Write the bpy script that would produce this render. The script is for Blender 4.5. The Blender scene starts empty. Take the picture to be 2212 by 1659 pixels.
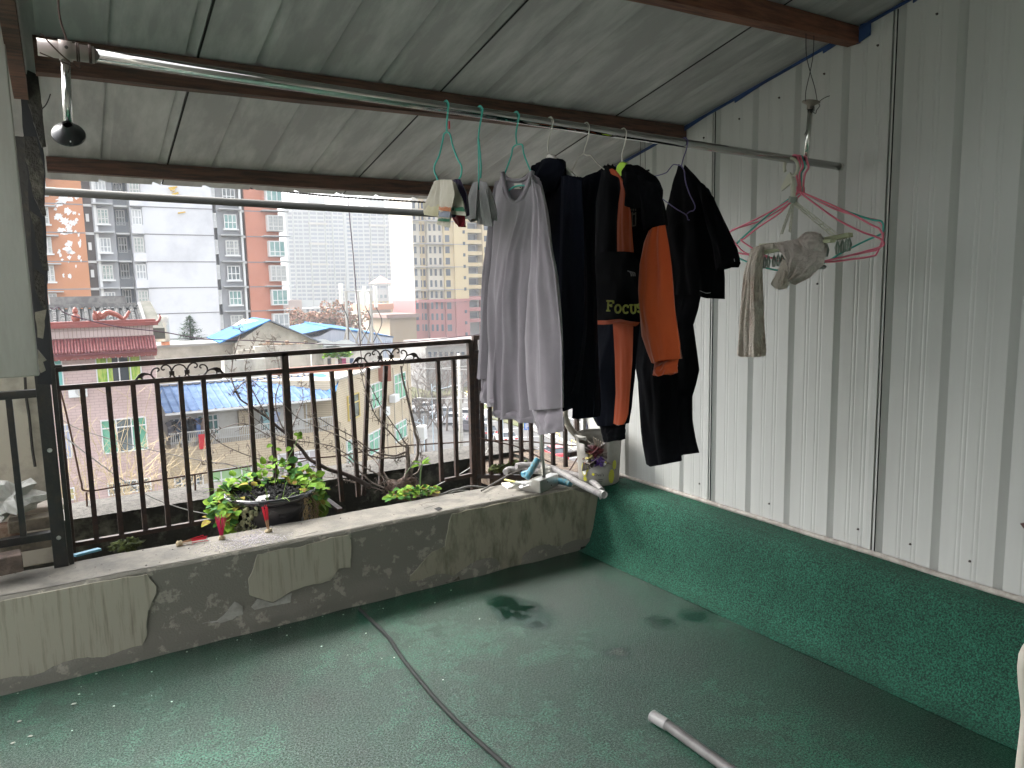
import bpy, bmesh, math, random
from mathutils import Vector as V, Matrix, noise
R = random.Random(7)
scn = bpy.context.scene
COL = scn.collection
# ---------------------------------------------------------------- camera
FP = 1563.5; CXI, CYI = 1106.0, 829.5          # focal length and centre in units of the 2212-wide survey grid
_D = V((464, 22500, 2850)).normalized()
_Y = V((-1760, -324, 2850)); _Y = (_Y - _Y.dot(_D) * _D).normalized()
_U = -_D; _X = _Y.cross(_U)
right = V((_X[0], _Y[0], _U[0])); down = V((_X[1], _Y[1], _U[1])); fwd = V((_X[2], _Y[2], _U[2]))
CAM = V((0, 0, 1.6))
cd = bpy.data.cameras.new('camera'); cam = bpy.data.objects.new('camera', cd); COL.objects.link(cam)
cd.sensor_width = 36; cd.lens = 36 * FP / 2212; cd.clip_end = 3000; cd.clip_start = .05
m = Matrix.Identity(4)
for i in range(3):
    m[i][0] = right[i]; m[i][1] = -down[i]; m[i][2] = -fwd[i]; m[i][3] = CAM[i]
cam.matrix_world = m
scn.camera = cam
# ---------------------------------------------------------------- world, sun, exposure
SUN_EL, SUN_AZ = 50, -35                        # azimuth measured from +Y towards +X
w = bpy.data.worlds.new('World'); scn.world = w; w.use_nodes = True
nt = w.node_tree; bg = nt.nodes['Background']
sky = nt.nodes.new('ShaderNodeTexSky'); sky.sky_type = 'NISHITA'; sky.sun_disc = False
sky.sun_elevation = math.radians(SUN_EL); sky.sun_rotation = math.radians(SUN_AZ)
sky.dust_density = 6; sky.air_density = 1.0; sky.ozone_density = 1.0
hs = nt.nodes.new('ShaderNodeHueSaturation'); hs.inputs['Saturation'].default_value = .2
nt.links.new(sky.outputs[0], hs.inputs['Color']); nt.links.new(hs.outputs[0], bg.inputs[0])
bg.inputs[1].default_value = .15
sl = bpy.data.lights.new('sun', 'SUN'); sl.energy = .7; sl.angle = math.radians(20); sl.color = (1, .95, .87)
so = bpy.data.objects.new('sun', sl); COL.objects.link(so)
el, az = math.radians(SUN_EL), math.radians(SUN_AZ)
sd = V((math.sin(az) * math.cos(el), math.cos(az) * math.cos(el), math.sin(el)))
so.rotation_euler = sd.to_track_quat('Z', 'Y').to_euler(); so.location = (0, 0, 40)
scn.view_settings.view_transform = 'Standard'; scn.view_settings.look = 'None'
scn.view_settings.exposure = 2.65; scn.view_settings.gamma = 1
scn.cycles.max_bounces = 8; scn.cycles.diffuse_bounces = 5; scn.cycles.volume_bounces = 1
scn.cycles.transparent_max_bounces = 8
scn.cycles.use_denoising = True
try: scn.cycles.denoiser = 'OPENIMAGEDENOISE'
except Exception: pass
# ---------------------------------------------------------------- survey helpers: where a sight line meets a real plane
def ray(x, y):
    d = right * (x - CXI) + down * (y - CYI) + fwd * FP
    return d.normalized()
def onz(x, y, z): r = ray(x, y); return CAM + r * ((z - CAM.z) / r.z)
def ony(x, y, Y): r = ray(x, y); return CAM + r * (Y / r.y)
def onx(x, y, X): r = ray(x, y); return CAM + r * (X / r.x)
class Plane:
    """vertical plane through O along horizontal unit u; normal faces the terrace"""
    def __init__(s, O, u):
        s.O = V(O); s.u = V((u[0], u[1], 0)).normalized(); s.n = V((s.u.y, -s.u.x, 0))
        if s.n.dot(CAM - s.O) < 0: s.n = -s.n
    def hit(s, x, y):
        r = ray(x, y); t = (s.O - CAM).dot(s.n) / r.dot(s.n); return CAM + r * t
    def sz(s, x, y): p = s.hit(x, y); return (p - s.O).dot(s.u), p.z
    def rect(s, x0, y0, x1, y1):
        ym = (y0 + y1) / 2; xm = (x0 + x1) / 2
        a, _ = s.sz(x0, ym); b, _ = s.sz(x1, ym); _, t = s.sz(xm, y0); _, c = s.sz(xm, y1)
        return a, c, b, t
    def pt(s, a, z, off=0): p = s.O + s.u * a + s.n * off; return V((p.x, p.y, z))
# ---------------------------------------------------------------- tags
def tag(o, label=None, cat=None, group=None, kind=None):
    if label: o['label'] = label
    if cat: o['category'] = cat
    if group: o['group'] = group
    if kind: o['kind'] = kind
    return o
def thing(name, label, cat, loc=(0, 0, 0), group=None):
    o = bpy.data.objects.new(name, None); COL.objects.link(o); o.location = loc; o.empty_display_size = .1
    return tag(o, label, cat, group)
def copy_tree(o, parent=None):
    c = o.copy(); COL.objects.link(c)
    if parent: c.parent = parent
    for ch in [k for k in bpy.data.objects if k.parent == o]: copy_tree(ch, c)
    return c
def wloc(o):
    p = V((0, 0, 0))
    while o: p += V(o.location); o = o.parent
    return p
# ---------------------------------------------------------------- materials
MATS = {}
def M(name, col, rough=.6, metal=0, col2=None, scale=4, detail=6, lo=.4, hi=.6, bump=0, bscale=60, spec=.5, coat=0,
      stretch=(1, 1, 1), alpha=1, emis=0, sub=None, bdist=.01):
    if name in MATS: return MATS[name]
    m = bpy.data.materials.new(name); m.use_nodes = True; t = m.node_tree; b = t.nodes['Principled BSDF']
    b.inputs['Base Color'].default_value = (*col, 1); b.inputs['Roughness'].default_value = rough
    b.inputs['Metallic'].default_value = metal; b.inputs['Specular IOR Level'].default_value = spec
    b.inputs['Coat Weight'].default_value = coat
    if alpha < 1: b.inputs['Alpha'].default_value = alpha
    g = None
    if col2 or bump:
        g = t.nodes.new('ShaderNodeNewGeometry'); mp = t.nodes.new('ShaderNodeMapping'); mp.inputs['Scale'].default_value = stretch
        t.links.new(g.outputs['Position'], mp.inputs[0])
    if col2:
        n = t.nodes.new('ShaderNodeTexNoise'); n.inputs['Scale'].default_value = scale; n.inputs['Detail'].default_value = detail
        n.inputs['Roughness'].default_value = .65
        t.links.new(mp.outputs[0], n.inputs['Vector'])
        r = t.nodes.new('ShaderNodeValToRGB'); r.color_ramp.elements[0].position = lo; r.color_ramp.elements[1].position = hi
        r.color_ramp.elements[0].color = (*col, 1); r.color_ramp.elements[1].color = (*col2, 1)
        t.links.new(n.outputs['Fac'], r.inputs[0]); t.links.new(r.outputs[0], b.inputs['Base Color'])
    if bump:
        n2 = t.nodes.new('ShaderNodeTexNoise'); n2.inputs['Scale'].default_value = bscale; n2.inputs['Detail'].default_value = 4
        t.links.new(mp.outputs[0], n2.inputs['Vector'])
        bp = t.nodes.new('ShaderNodeBump'); bp.inputs['Strength'].default_value = bump; bp.inputs['Distance'].default_value = bdist
        t.links.new(n2.outputs['Fac'], bp.inputs['Height']); t.links.new(bp.outputs[0], b.inputs['Normal'])
    MATS[name] = m; return m
def brickmat(name, u, c1, c2, mortar, bw, bh, ms=.012, rough=.5, off=.5, bump=.0):
    m = bpy.data.materials.new(name); m.use_nodes = True; t = m.node_tree; b = t.nodes['Principled BSDF']
    b.inputs['Roughness'].default_value = rough
    g = t.nodes.new('ShaderNodeNewGeometry')
    dt = t.nodes.new('ShaderNodeVectorMath'); dt.operation = 'DOT_PRODUCT'; dt.inputs[1].default_value = (u[0], u[1], 0)
    sp = t.nodes.new('ShaderNodeSeparateXYZ'); cb = t.nodes.new('ShaderNodeCombineXYZ'); bt = t.nodes.new('ShaderNodeTexBrick')
    t.links.new(g.outputs['Position'], dt.inputs[0]); t.links.new(g.outputs['Position'], sp.inputs[0])
    t.links.new(dt.outputs['Value'], cb.inputs[0]); t.links.new(sp.outputs[2], cb.inputs[1]); t.links.new(cb.outputs[0], bt.inputs['Vector'])
    bt.inputs['Color1'].default_value = (*c1, 1); bt.inputs['Color2'].default_value = (*c2, 1); bt.inputs['Mortar'].default_value = (*mortar, 1)
    bt.inputs['Scale'].default_value = 1; bt.inputs['Brick Width'].default_value = bw; bt.inputs['Row Height'].default_value = bh
    bt.inputs['Mortar Size'].default_value = ms; bt.inputs['Mortar Smooth'].default_value = .3; bt.offset = off
    n = t.nodes.new('ShaderNodeTexNoise'); n.inputs['Scale'].default_value = .7; n.inputs['Detail'].default_value = 6
    t.links.new(g.outputs['Position'], n.inputs['Vector'])
    mx = t.nodes.new('ShaderNodeMixRGB'); mx.blend_type = 'MULTIPLY'; mx.inputs[0].default_value = .35
    r = t.nodes.new('ShaderNodeValToRGB'); r.color_ramp.elements[0].position = .35; r.color_ramp.elements[1].position = .6
    r.color_ramp.elements[0].color = (.6, .56, .5, 1)
    t.links.new(n.outputs['Fac'], r.inputs[0]); t.links.new(bt.outputs['Color'], mx.inputs[1]); t.links.new(r.outputs[0], mx.inputs[2])
    t.links.new(mx.outputs[0], b.inputs['Base Color']); MATS[name] = m; return m
# ---------------------------------------------------------------- mesh builder
class MB:
    def __init__(s): s.v = []; s.f = []; s.mi = []; s.cur = 0
    def add(s, vs, fs):
        k = len(s.v); s.v += [V(p) for p in vs]; s.f += [tuple(i + k for i in f) for f in fs]; s.mi += [s.cur] * len(fs); return s
    def box(s, c, d, ax=None, ay=None):
        """box with centre c, full sizes d, optional local x / y axes"""
        ax = V(ax).normalized() if ax is not None else V((1, 0, 0))
        ay = V(ay).normalized() if ay is not None else (V((0, 1, 0)) if abs(ax.y) < .9 and ax.z == 0 and ax.y == 0 else V((0, 0, 1)).cross(ax).normalized())
        az = ax.cross(ay).normalized(); c = V(c); h = [x / 2 for x in d]; vs = []
        for i in (-1, 1):
            for j in (-1, 1):
                for k in (-1, 1): vs.append(c + ax * h[0] * i + ay * h[1] * j + az * h[2] * k)
        return s.add(vs, [(0, 1, 3, 2), (4, 6, 7, 5), (0, 4, 5, 1), (2, 3, 7, 6), (0, 2, 6, 4), (1, 5, 7, 3)])
    def bar(s, a, b, w, h, up=(0, 0, 1)):
        a, b = V(a), V(b); ax = (b - a).normalized(); ay = V(up).cross(ax)
        if ay.length < 1e-4: ay = V((0, 1, 0)).cross(ax)
        return s.box((a + b) / 2, ((b - a).length, w, h), ax, ay.normalized())
    def tube(s, pts, r, n=8, cap=True, rf=None):
        pts = [V(p) for p in pts]; k = len(s.v); N = len(pts); prev = None; ring = []
        for i, p in enumerate(pts):
            t = (pts[min(i + 1, N - 1)] - pts[max(i - 1, 0)])
            t = t.normalized() if t.length > 1e-9 else V((0, 0, 1))
            if prev is None:
                a = V((0, 0, 1)) if abs(t.z) < .9 else V((1, 0, 0)); nx = t.cross(a).normalized()
            else:
                nx = prev - t * prev.dot(t); nx = nx.normalized() if nx.length > 1e-6 else t.orthogonal().normalized()
            prev = nx; ny = t.cross(nx); rr = r[i] if isinstance(r, (list, tuple)) else r
            if rf: rr = rf(i, rr)
            ring.append([p + (nx * math.cos(2 * math.pi * j / n) + ny * math.sin(2 * math.pi * j / n)) * rr for j in range(n)])
        vs = [q for rg in ring for q in rg]; fs = []
        for i in range(N - 1):
            for j in range(n):
                j2 = (j + 1) % n; fs.append((i * n + j, i * n + j2, (i + 1) * n + j2, (i + 1) * n + j))
        if cap: fs += [tuple(range(n))[::-1], tuple((N - 1) * n + j for j in range(n))]
        return s.add(vs, fs)
    def lathe(s, prof, c, n=28, axis=V((0, 0, 1))):
        ax = V(axis).normalized(); a = ax.orthogonal().normalized(); b = ax.cross(a); c = V(c); vs = []; fs = []
        for r, z in prof:
            for j in range(n): an = 2 * math.pi * j / n; vs.append(c + ax * z + (a * math.cos(an) + b * math.sin(an)) * r)
        for i in range(len(prof) - 1):
            for j in range(n): j2 = (j + 1) % n; fs.append((i * n + j, i * n + j2, (i + 1) * n + j2, (i + 1) * n + j))
        return s.add(vs, fs)
    def prism(s, poly, d):
        """polygon (3D, planar) extruded by vector d"""
        n = len(poly); d = V(d); vs = [V(p) for p in poly] + [V(p) + d for p in poly]
        return s.add(vs, [tuple(range(n))[::-1], tuple(range(n, 2 * n))] + [(i, (i + 1) % n, n + (i + 1) % n, n + i) for i in range(n)])
    def grid(s, P):
        nu, nv = len(P), len(P[0]); vs = [q for row in P for q in row]
        return s.add(vs, [(i * nv + j, i * nv + j + 1, (i + 1) * nv + j + 1, (i + 1) * nv + j) for i in range(nu - 1) for j in range(nv - 1)])
    def ball(s, c, r, n=10, sq=(1, 1, 1), rough=0, seed=0):
        c = V(c); vs = []; fs = []; m_ = n // 2 + 1
        for i in range(m_ + 1):
            th = math.pi * i / m_
            for j in range(n):
                ph = 2 * math.pi * j / n; d = V((math.sin(th) * math.cos(ph), math.sin(th) * math.sin(ph), math.cos(th)))
                rr = r * (1 + rough * noise.noise(d * 2.3 + V((seed, seed * 3.1, 0)))); vs.append(c + V((d.x * sq[0], d.y * sq[1], d.z * sq[2])) * rr)
        for i in range(m_):
            for j in range(n): j2 = (j + 1) % n; fs.append((i * n + j, (i + 1) * n + j, (i + 1) * n + j2, i * n + j2))
        return s.add(vs, fs)
    def build(s, name, mats, parent=None, smooth=False, bevel=0, merge=False, recalc=True):
        if not isinstance(mats, (list, tuple)): mats = [mats]
        off = wloc(parent) if parent else V((0, 0, 0))
        me = bpy.data.meshes.new(name); me.from_pydata([tuple(p - off) for p in s.v], [], s.f)
        for mm in mats: me.materials.append(mm)
        me.polygons.foreach_set('material_index', s.mi)
        if recalc or merge:
            bm = bmesh.new(); bm.from_mesh(me)
            if merge: bmesh.ops.remove_doubles(bm, verts=bm.verts, dist=1e-5)
            if recalc: bmesh.ops.recalc_face_normals(bm, faces=bm.faces)
            bm.to_mesh(me); bm.free()
        if smooth: me.polygons.foreach_set('use_smooth', [True] * len(me.polygons))
        o = bpy.data.objects.new(name, me); COL.objects.link(o)
        if parent: o.parent = parent
        if bevel:
            b = o.modifiers.new('bevel', 'BEVEL'); b.width = bevel; b.segments = 2; b.limit_method = 'ANGLE'; b.angle_limit = .7
        return o
def smooth_path(pts, n=6):
    """Catmull-Rom through pts"""
    pts = [V(p) for p in pts]
    if len(pts) < 3: return [pts[0].lerp(pts[-1], i / n) for i in range(n + 1)]
    P = [pts[0] * 2 - pts[1]] + pts + [pts[-1] * 2 - pts[-2]]; out = []
    for i in range(1, len(P) - 2):
        for k in range(n):
            t = k / n; a, b, c, d = P[i - 1], P[i], P[i + 1], P[i + 2]
            out.append(.5 * ((2 * b) + (c - a) * t + (2 * a - 5 * b + 4 * c - d) * t * t + (3 * b - a - 3 * c + d) * t ** 3))
    out.append(pts[-1]); return out
def rough_poly(pts, k=5, amp=.004, seed=1):
    """closed 2D/3D outline with a ragged edge"""
    out = []; n = len(pts)
    for i in range(n):
        a, b = V(pts[i]), V(pts[(i + 1) % n])
        kk = max(1, min(k * 3, int((b - a).length / .02)))
        for j in range(kk):
            q = a.lerp(b, j / kk); e = noise.noise_vector(q * 30 + V((seed, 0, 0))) * amp + noise.noise_vector(q * 9 + V((seed, 5, 0))) * amp * 2
            out.append(q + V((e.x, 0, e.z)))
    return out
# shared materials
steel = M('polished_steel', (.62, .62, .6), .16, 1)
dull_steel = M('dull_steel', (.5, .5, .49), .38, .85, col2=(.35, .33, .3), scale=30)
railm = M('rusty_brown_paint', (.024, .018, .016), .55, .0, spec=.3, col2=(.045, .025, .018), scale=25, bump=.3, bscale=90)
blackpaint = M('black_paint', (.012, .012, .012), .35, .1, col2=(.03, .022, .016), scale=22, lo=.5, hi=.7, bump=.2, bscale=70)
timber = M('dark_timber', (.055, .03, .022), .75, col2=(.14, .062, .04), scale=5, stretch=(1, 12, 12), bump=.4, bscale=40)
timber_red = M('reddish_timber', (.1, .035, .02), .75, col2=(.2, .075, .04), scale=6, stretch=(1, 10, 10), bump=.4, bscale=40)
wirem = M('black_wire', (.012, .01, .012), .5)
rustwire = M('rusty_wire', (.06, .03, .02), .7, .3)
whitef = M('white_frame', (.75, .76, .76), .45)
glassd = M('dark_glass', (.05, .065, .07), .12, spec=.7, col2=(.16, .19, .2), scale=.6)
glassg = M('green_glass', (.09, .30, .20), .15, spec=.7, col2=(.16, .42, .3), scale=.5)
# ================================================================ terrace: floor, parapet, ledge, walls, roof
ZP = .41; YP = 3.50; XW = 2.986
def roofz(y): return 2.493 - .2 * (y - 3)
def wet_green(name, wet=True):
    m = bpy.data.materials.new(name); m.use_nodes = True; t = m.node_tree; b = t.nodes['Principled BSDF']; L = t.links.new
    g = t.nodes.new('ShaderNodeNewGeometry')
    def noi(s, d, rg=.6):
        n = t.nodes.new('ShaderNodeTexNoise'); n.inputs['Scale'].default_value = s; n.inputs['Detail'].default_value = d
        n.inputs['Roughness'].default_value = rg; L(g.outputs['Position'], n.inputs['Vector']); return n
    def ramp(src, p0, c0, p1, c1):
        r = t.nodes.new('ShaderNodeValToRGB'); e = r.color_ramp.elements
        e[0].position = p0; e[1].position = p1; e[0].color = c0; e[1].color = c1; L(src, r.inputs[0]); return r
    big = noi(1.1, 5); fine = noi(140, 3, .75); mid = noi(9, 5)
    base = ramp(big.outputs['Fac'], .38, (.0018, .030, .016, 1), .66, (.0045, .078, .041, 1))
    grime = ramp(mid.outputs['Fac'], .35, (.35, .35, .35, 1), .6, (1, 1, 1, 1))
    mx = t.nodes.new('ShaderNodeMixRGB'); mx.blend_type = 'MULTIPLY'; mx.inputs[0].default_value = .55
    L(base.outputs[0], mx.inputs[1]); L(grime.outputs[0], mx.inputs[2])
    f2 = ramp(fine.outputs['Fac'], .42, (.4, .4, .4, 1), .62, (1.9, 1.9, 1.9, 1))
    gs = ramp(fine.outputs['Fac'], .44, (.18, .18, .18, 1), .60, (1, 1, 1, 1)); b.inputs['Coat IOR'].default_value = 1.9
    mx2 = t.nodes.new('ShaderNodeMixRGB'); mx2.blend_type = 'MULTIPLY'; mx2.inputs[0].default_value = 1
    L(mx.outputs[0], mx2.inputs[1]); L(f2.outputs[0], mx2.inputs[2]); L(mx2.outputs[0], b.inputs['Base Color'])
    bp = t.nodes.new('ShaderNodeBump'); bp.inputs['Distance'].default_value = .012
    L(fine.outputs['Fac'], bp.inputs['Height']); L(bp.outputs[0], b.inputs['Normal'])
    if wet:
        # puddle mask: a few smooth dark shallow pools with ragged edges; elsewhere a grainy wet coat
        wn = t.nodes.new('ShaderNodeTexNoise'); wn.inputs['Scale'].default_value = 11; wn.inputs['Detail'].default_value = 6; L(g.outputs['Position'], wn.inputs['Vector'])
        acc = None
        for px, py, rr_ in ((1120, 1322, .10), (1085, 1300, .07), (1165, 1345, .06), (1430, 1345, .06), (1500, 1330, .06), (1330, 1408, .05)):
            c = onz(px, py, 0); vd = t.nodes.new('ShaderNodeVectorMath'); vd.operation = 'DISTANCE'; vd.inputs[1].default_value = c; L(g.outputs['Position'], vd.inputs[0])
            mr = t.nodes.new('ShaderNodeMapRange'); mr.inputs[1].default_value = rr_ * 2.2; mr.inputs[2].default_value = 0; mr.inputs[3].default_value = 0; mr.inputs[4].default_value = 1; L(vd.outputs['Value'], mr.inputs[0])
            if acc is None: acc = mr.outputs[0]
            else: mm_ = t.nodes.new('ShaderNodeMath'); mm_.operation = 'MAXIMUM'; L(acc, mm_.inputs[0]); L(mr.outputs[0], mm_.inputs[1]); acc = mm_.outputs[0]
        ml = t.nodes.new('ShaderNodeMath'); ml.operation = 'MULTIPLY'; L(acc, ml.inputs[0]); L(wn.outputs['Fac'], ml.inputs[1])
        pu = ramp(ml.outputs[0], .13, (0, 0, 0, 1), .36, (1, 1, 1, 1))
        dk = t.nodes.new('ShaderNodeMixRGB'); dk.blend_type = 'MULTIPLY'; dk.inputs[2].default_value = (.55, .42, .48, 1); L(pu.outputs[0], dk.inputs[0]); L(mx2.outputs[0], dk.inputs[1]); L(dk.outputs[0], b.inputs['Base Color'])
        st = t.nodes.new('ShaderNodeMapRange'); st.inputs[3].default_value = .64; st.inputs[4].default_value = .06; L(pu.outputs[0], st.inputs[0]); L(st.outputs[0], bp.inputs['Strength'])
        rr = t.nodes.new('ShaderNodeMapRange'); rr.inputs[3].default_value = .24; rr.inputs[4].default_value = .10; L(pu.outputs[0], rr.inputs[0]); L(rr.outputs[0], b.inputs['Roughness'])
        b.inputs['Specular IOR Level'].default_value = 1.0; L(gs.outputs[0], b.inputs['Coat Weight']); b.inputs['Specular IOR Level'].default_value = .3; b.inputs['Coat Roughness'].default_value = .11; L(bp.outputs[0], b.inputs['Coat Normal'])
    else:
        bp.inputs['Strength'].default_value = .7; b.inputs['Roughness'].default_value = .65; b.inputs['Specular IOR Level'].default_value = .25; base.color_ramp.elements[0].color = (.008, .060, .036, 1); base.color_ramp.elements[1].color = (.013, .092, .056, 1); mx.inputs[0].default_value = .2
    return m
floor_m = wet_green('green_coating_wet'); ledge_m = wet_green('green_coating', False)
fl = MB(); fl.add([(-3.2, -3.5, 0), (2.9, -3.5, 0), (2.9, 3.6, 0), (-3.2, 3.6, 0)], [(0, 1, 2, 3)])
tag(fl.build('floor', floor_m), kind='structure')
# sloped green upstand along the metal wall
lg = MB(); rows = []
for i in range(61):
    y = 3.495 - i * (6.9 / 60); t = (3.5 - y) / 2.4; xb = 2.655 + .07 * min(t, 2); wv = .006 * noise.noise(V((y * 2, 0, 0)))
    prof = [(xb - .07, .002), (xb - .02, .012), (xb + .02, .045), (xb + .05, .12), (xb + .075, .24), (xb + .095, .34), (xb + .12, .385), (xb + .16, .402), (2.99, .405)]
    rows.append([V((x + wv, y, z + .004 * noise.noise(V((y * 5, z * 9, 3))))) for x, z in prof])
lg.grid(rows)
tag(lg.build('green_upstand', ledge_m, smooth=True), 'green rubberised upstand running along the foot of the white metal wall', 'curb')
# front parapet
conc = M('grey_render', (.15, .145, .13), .9, col2=(.27, .26, .225), scale=7, lo=.42, hi=.62, bump=.5, bscale=120)
concw = M('flaked_whitewash', (.36, .35, .31), .9, col2=(.25, .24, .21), scale=14)
top_m = M('screed_top', (.20, .185, .155), .85, col2=(.125, .118, .102), scale=8, lo=.4, hi=.62, bump=.25, bscale=90)
plaster = M('cream_plaster', (.34, .315, .245), .8, col2=(.20, .18, .135), scale=3.2, lo=.50, hi=.70, bump=.12, bscale=40, stretch=(13, 1, .9))
plaster2 = M('mouldy_plaster', (.27, .25, .185), .85, col2=(.12, .115, .075), scale=4, lo=.46, hi=.66, bump=.15, bscale=50, stretch=(3, 1, 1))
def flake(name, base, fl_, scale, lo, hi):
    return M(name, base, .9, col2=fl_, scale=scale, lo=lo, hi=hi, bump=.4, bscale=110, detail=15)
conc_f = flake('grey_render_with_flakes', (.17, .16, .132), (.29, .273, .222), 15, .555, .61)
pr = thing('parapet_wall', 'low concrete parapet with peeling cream plaster under the railing', 'wall', (1, 3.65, 0))
pm = MB()
nx = 140; top = []; X0, X1 = -2.4, 2.80
def pz(x): return ZP + .003 * noise.noise(V((x * 4, 0, 0))) - (max(0, x - 2.62) ** 2) * 1.1
rows = []
for i in range(nx + 1):
    x = X0 + (X1 - X0) * i / nx; z = pz(x); e = .005 * noise.noise(V((x * 14, 2, 0))); c = .004 * abs(noise.noise(V((x * 25, 7, 0))))
    b0 = .012 * noise.noise(V((x * 5, 9, 0)))
    rows.append([V((x, YP - .01 + b0, -.02)), V((x, YP - .008 + b0, .05)), V((x, YP, .12)), V((x, YP, z - .012 - c)), V((x, YP + .008 + e, z - .001)), V((x, YP + .15, z + .002)), V((x, 3.792 + e, z)), V((x, 3.80 + e, z - .01)), V((x, 3.80, -.25))])
pm.grid(rows); pm.add([rows[-1][k] for k in range(9)], [tuple(range(9))])
tag(pm.build('core', conc_f, pr))
tp = MB(); tp.grid([[r[4] + V((0, .006, .0035)), r[5] + V((0, 0, .0035)), r[6] + V((0, -.004, .0035))] for r in rows]); tp.build('top_screed', top_m, pr)
def patch(name, pts, mat, th, seed, amp=.004, y=YP):
    poly = [ony(px, py, y) for px, py in pts]; poly = rough_poly(poly, 4, amp, seed)
    for p in poly:
        p.z = min(max(p.z, .004), ZP - .013); p.y = y - th
    mb = MB(); mb.prism(poly, (0, th + .004, 0)); o = mb.build(name, mat, pr); return o
patch('plaster_patch', [(-40, 1310), (0, 1300), (111, 1271), (208, 1255), (295, 1245), (319, 1239.5), (326, 1250), (337, 1267), (337, 1281), (328, 1299), (319, 1319), (318, 1375), (305.5, 1396), (291.6, 1410), (240, 1430.5), (208, 1448), (128, 1465), (42, 1486), (0, 1490), (-40, 1500)], plaster, .007, 1)
patch('plaster_patch', [(555.5, 1198), (607.6, 1185.7), (652.7, 1180.5), (711.8, 1161.4), (750, 1156), (757, 1166.6), (755, 1225.7), (732.6, 1227), (713.5, 1253), (628.4, 1274), (604, 1293), (590, 1298.6), (540, 1284.7), (537.5, 1250), (548.6, 1225.7)], plaster, .006, 2)
patch('whitewash_patch', [(545, 1309), (555, 1291.6), (590, 1301), (611, 1291.6), (630, 1281), (628.4, 1302), (597, 1323), (590, 1340), (562, 1323)], concw, .002, 3, .006)
patch('whitewash_patch', [(430, 1345), (470, 1338), (492, 1318), (505, 1300), (522, 1310), (526, 1332), (500, 1345), (440, 1358), (420, 1358)], concw, .002, 5, .009)
patch('plaster_patch', [(977, 1108), (970, 1125), (963, 1160), (960, 1181), (935, 1191), (907.6, 1219), (887, 1243), (880, 1267), (894, 1275), (956, 1264), (1095, 1229), (1180, 1215), (1245, 1201), (1255, 1180), (1275, 1186), (1300, 1186), (1303, 1090), (1290, 1070), (1230, 1056), (1160, 1071), (1080, 1087)], plaster2, .006, 4)
damp = M('damp_stain', (.05, .048, .035), .95, col2=(.10, .092, .065), scale=30, bump=.3)
base_px = [(0, 1499), (110, 1471), (215, 1443), (300, 1416), (430, 1384), (600, 1348), (770, 1312), (900, 1284), (1000, 1263), (1120, 1237), (1250, 1206)]
for k_ in range(len(base_px) - 1):
    (xa, ya), (xb_, yb_) = base_px[k_], base_px[k_ + 1]; h_ = 6 + 9 * ((k_ * 37) % 5) / 4 + (10 if k_ > 6 else 0)
    patch('damp_stain', [(xa + 2, ya - 2), (xa + 6, ya - h_ * .6), ((xa + xb_) / 2 - 15, (ya + yb_) / 2 - h_), ((xa + xb_) / 2 + 20, (ya + yb_) / 2 - h_ * .5), (xb_ - 8, yb_ - h_ * .8), (xb_ - 2, yb_ - 2)], damp, .0078 if k_ > 6 or k_ < 2 else .0012, 20 + k_, .006)
# cracks and chips on the top edge
crk = MB()
def crack(pts, z=None, wdt=.0016):
    P = [onz(px, py, ZP + .0045) for px, py in pts]
    Q = []
    for i in range(len(P) - 1):
        for k in range(6): q = P[i].lerp(P[i + 1], k / 6); Q.append(q + noise.noise_vector(q * 40) * .004)
    for q in Q: q.z = ZP + .0045
    for i in range(len(Q) - 1): crk.bar(Q[i], Q[i + 1], wdt * (1 + .7 * R.random()), .001)
crack([(905, 1091), (925, 1085), (960, 1082), (1000, 1074), (1040, 1067)]); crack([(640, 1160), (665, 1153), (690, 1147)])
crack([(745, 1152), (790, 1140), (830, 1131)]); crack([(915, 1098), (935, 1093), (950, 1086)]); crack([(985, 1060), (1015, 1053)])
crack([(150, 1203), (185, 1196), (220, 1186)])
crk.build('crack', M('crack_dark', (.03, .027, .022), .9), pr)
hol = MB(); hol.cur = 0
a = [onz(938, 1099, ZP + .005), onz(948, 1095, ZP + .005), onz(956, 1098, ZP + .005), onz(946, 1103.5, ZP + .005)]
hol.prism(a, (0, 0, .001)); hol.build('hole', M('hole_black', (.008, .008, .007), .9), pr)
# drain gap at the corner foot
a = [ony(1252, 1196, YP - .014), ony(1256, 1182, YP - .014), ony(1265, 1180, YP - .014), ony(1280, 1188, YP - .014), ony(1300, 1189, YP - .014), ony(1300, 1198, YP - .014)]
dr = MB(); dr.prism(a, (0, .01, 0)); dr.build('drain_hole', MATS['hole_black'], pr)
# planter trench and outer wall behind the parapet
mossy = M('black_mouldy_concrete', (.018, .02, .016), .95, col2=(.1, .105, .085), scale=9, lo=.5, hi=.72, bump=.6, bscale=60, detail=10)
gravel = M('weathered_aggregate', (.03, .028, .024), .95, col2=(.075, .069, .06), scale=38, lo=.38, hi=.6, bump=.8, bscale=130)
soil = M('dark_soil', (.02, .016, .012), .95, col2=(.05, .04, .028), scale=20, bump=.8, bscale=50)
tb = MB(); tb.add([(-.6, 3.79, .06), (2.95, 3.79, .06), (2.95, 4.64, .06), (-.6, 4.64, .06)], [(0, 1, 2, 3)])
tag(tb.build('trench_bed', soil), kind='structure')
ow = thing('outer_wall', 'outer concrete wall with gravelly top and black mouldy face beyond the railing', 'wall', (1, 4.8, 0))
o1 = MB(); o1.box((1.2, 4.80, -.05), (3.6, .34, .90)); o1.build('core', mossy, ow)
o2 = MB(); rows = []
for i in range(81):
    x = -.62 + 3.66 * i / 80; rows.append([V((x, y, .401 + .012 * (1 - abs((y - 4.79) / .18)) + .004 * noise.noise(V((x * 20, y * 20, 0))))) for y in (4.60, 4.62, 4.7, 4.79, 4.88, 4.97, 5.0)])
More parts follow.
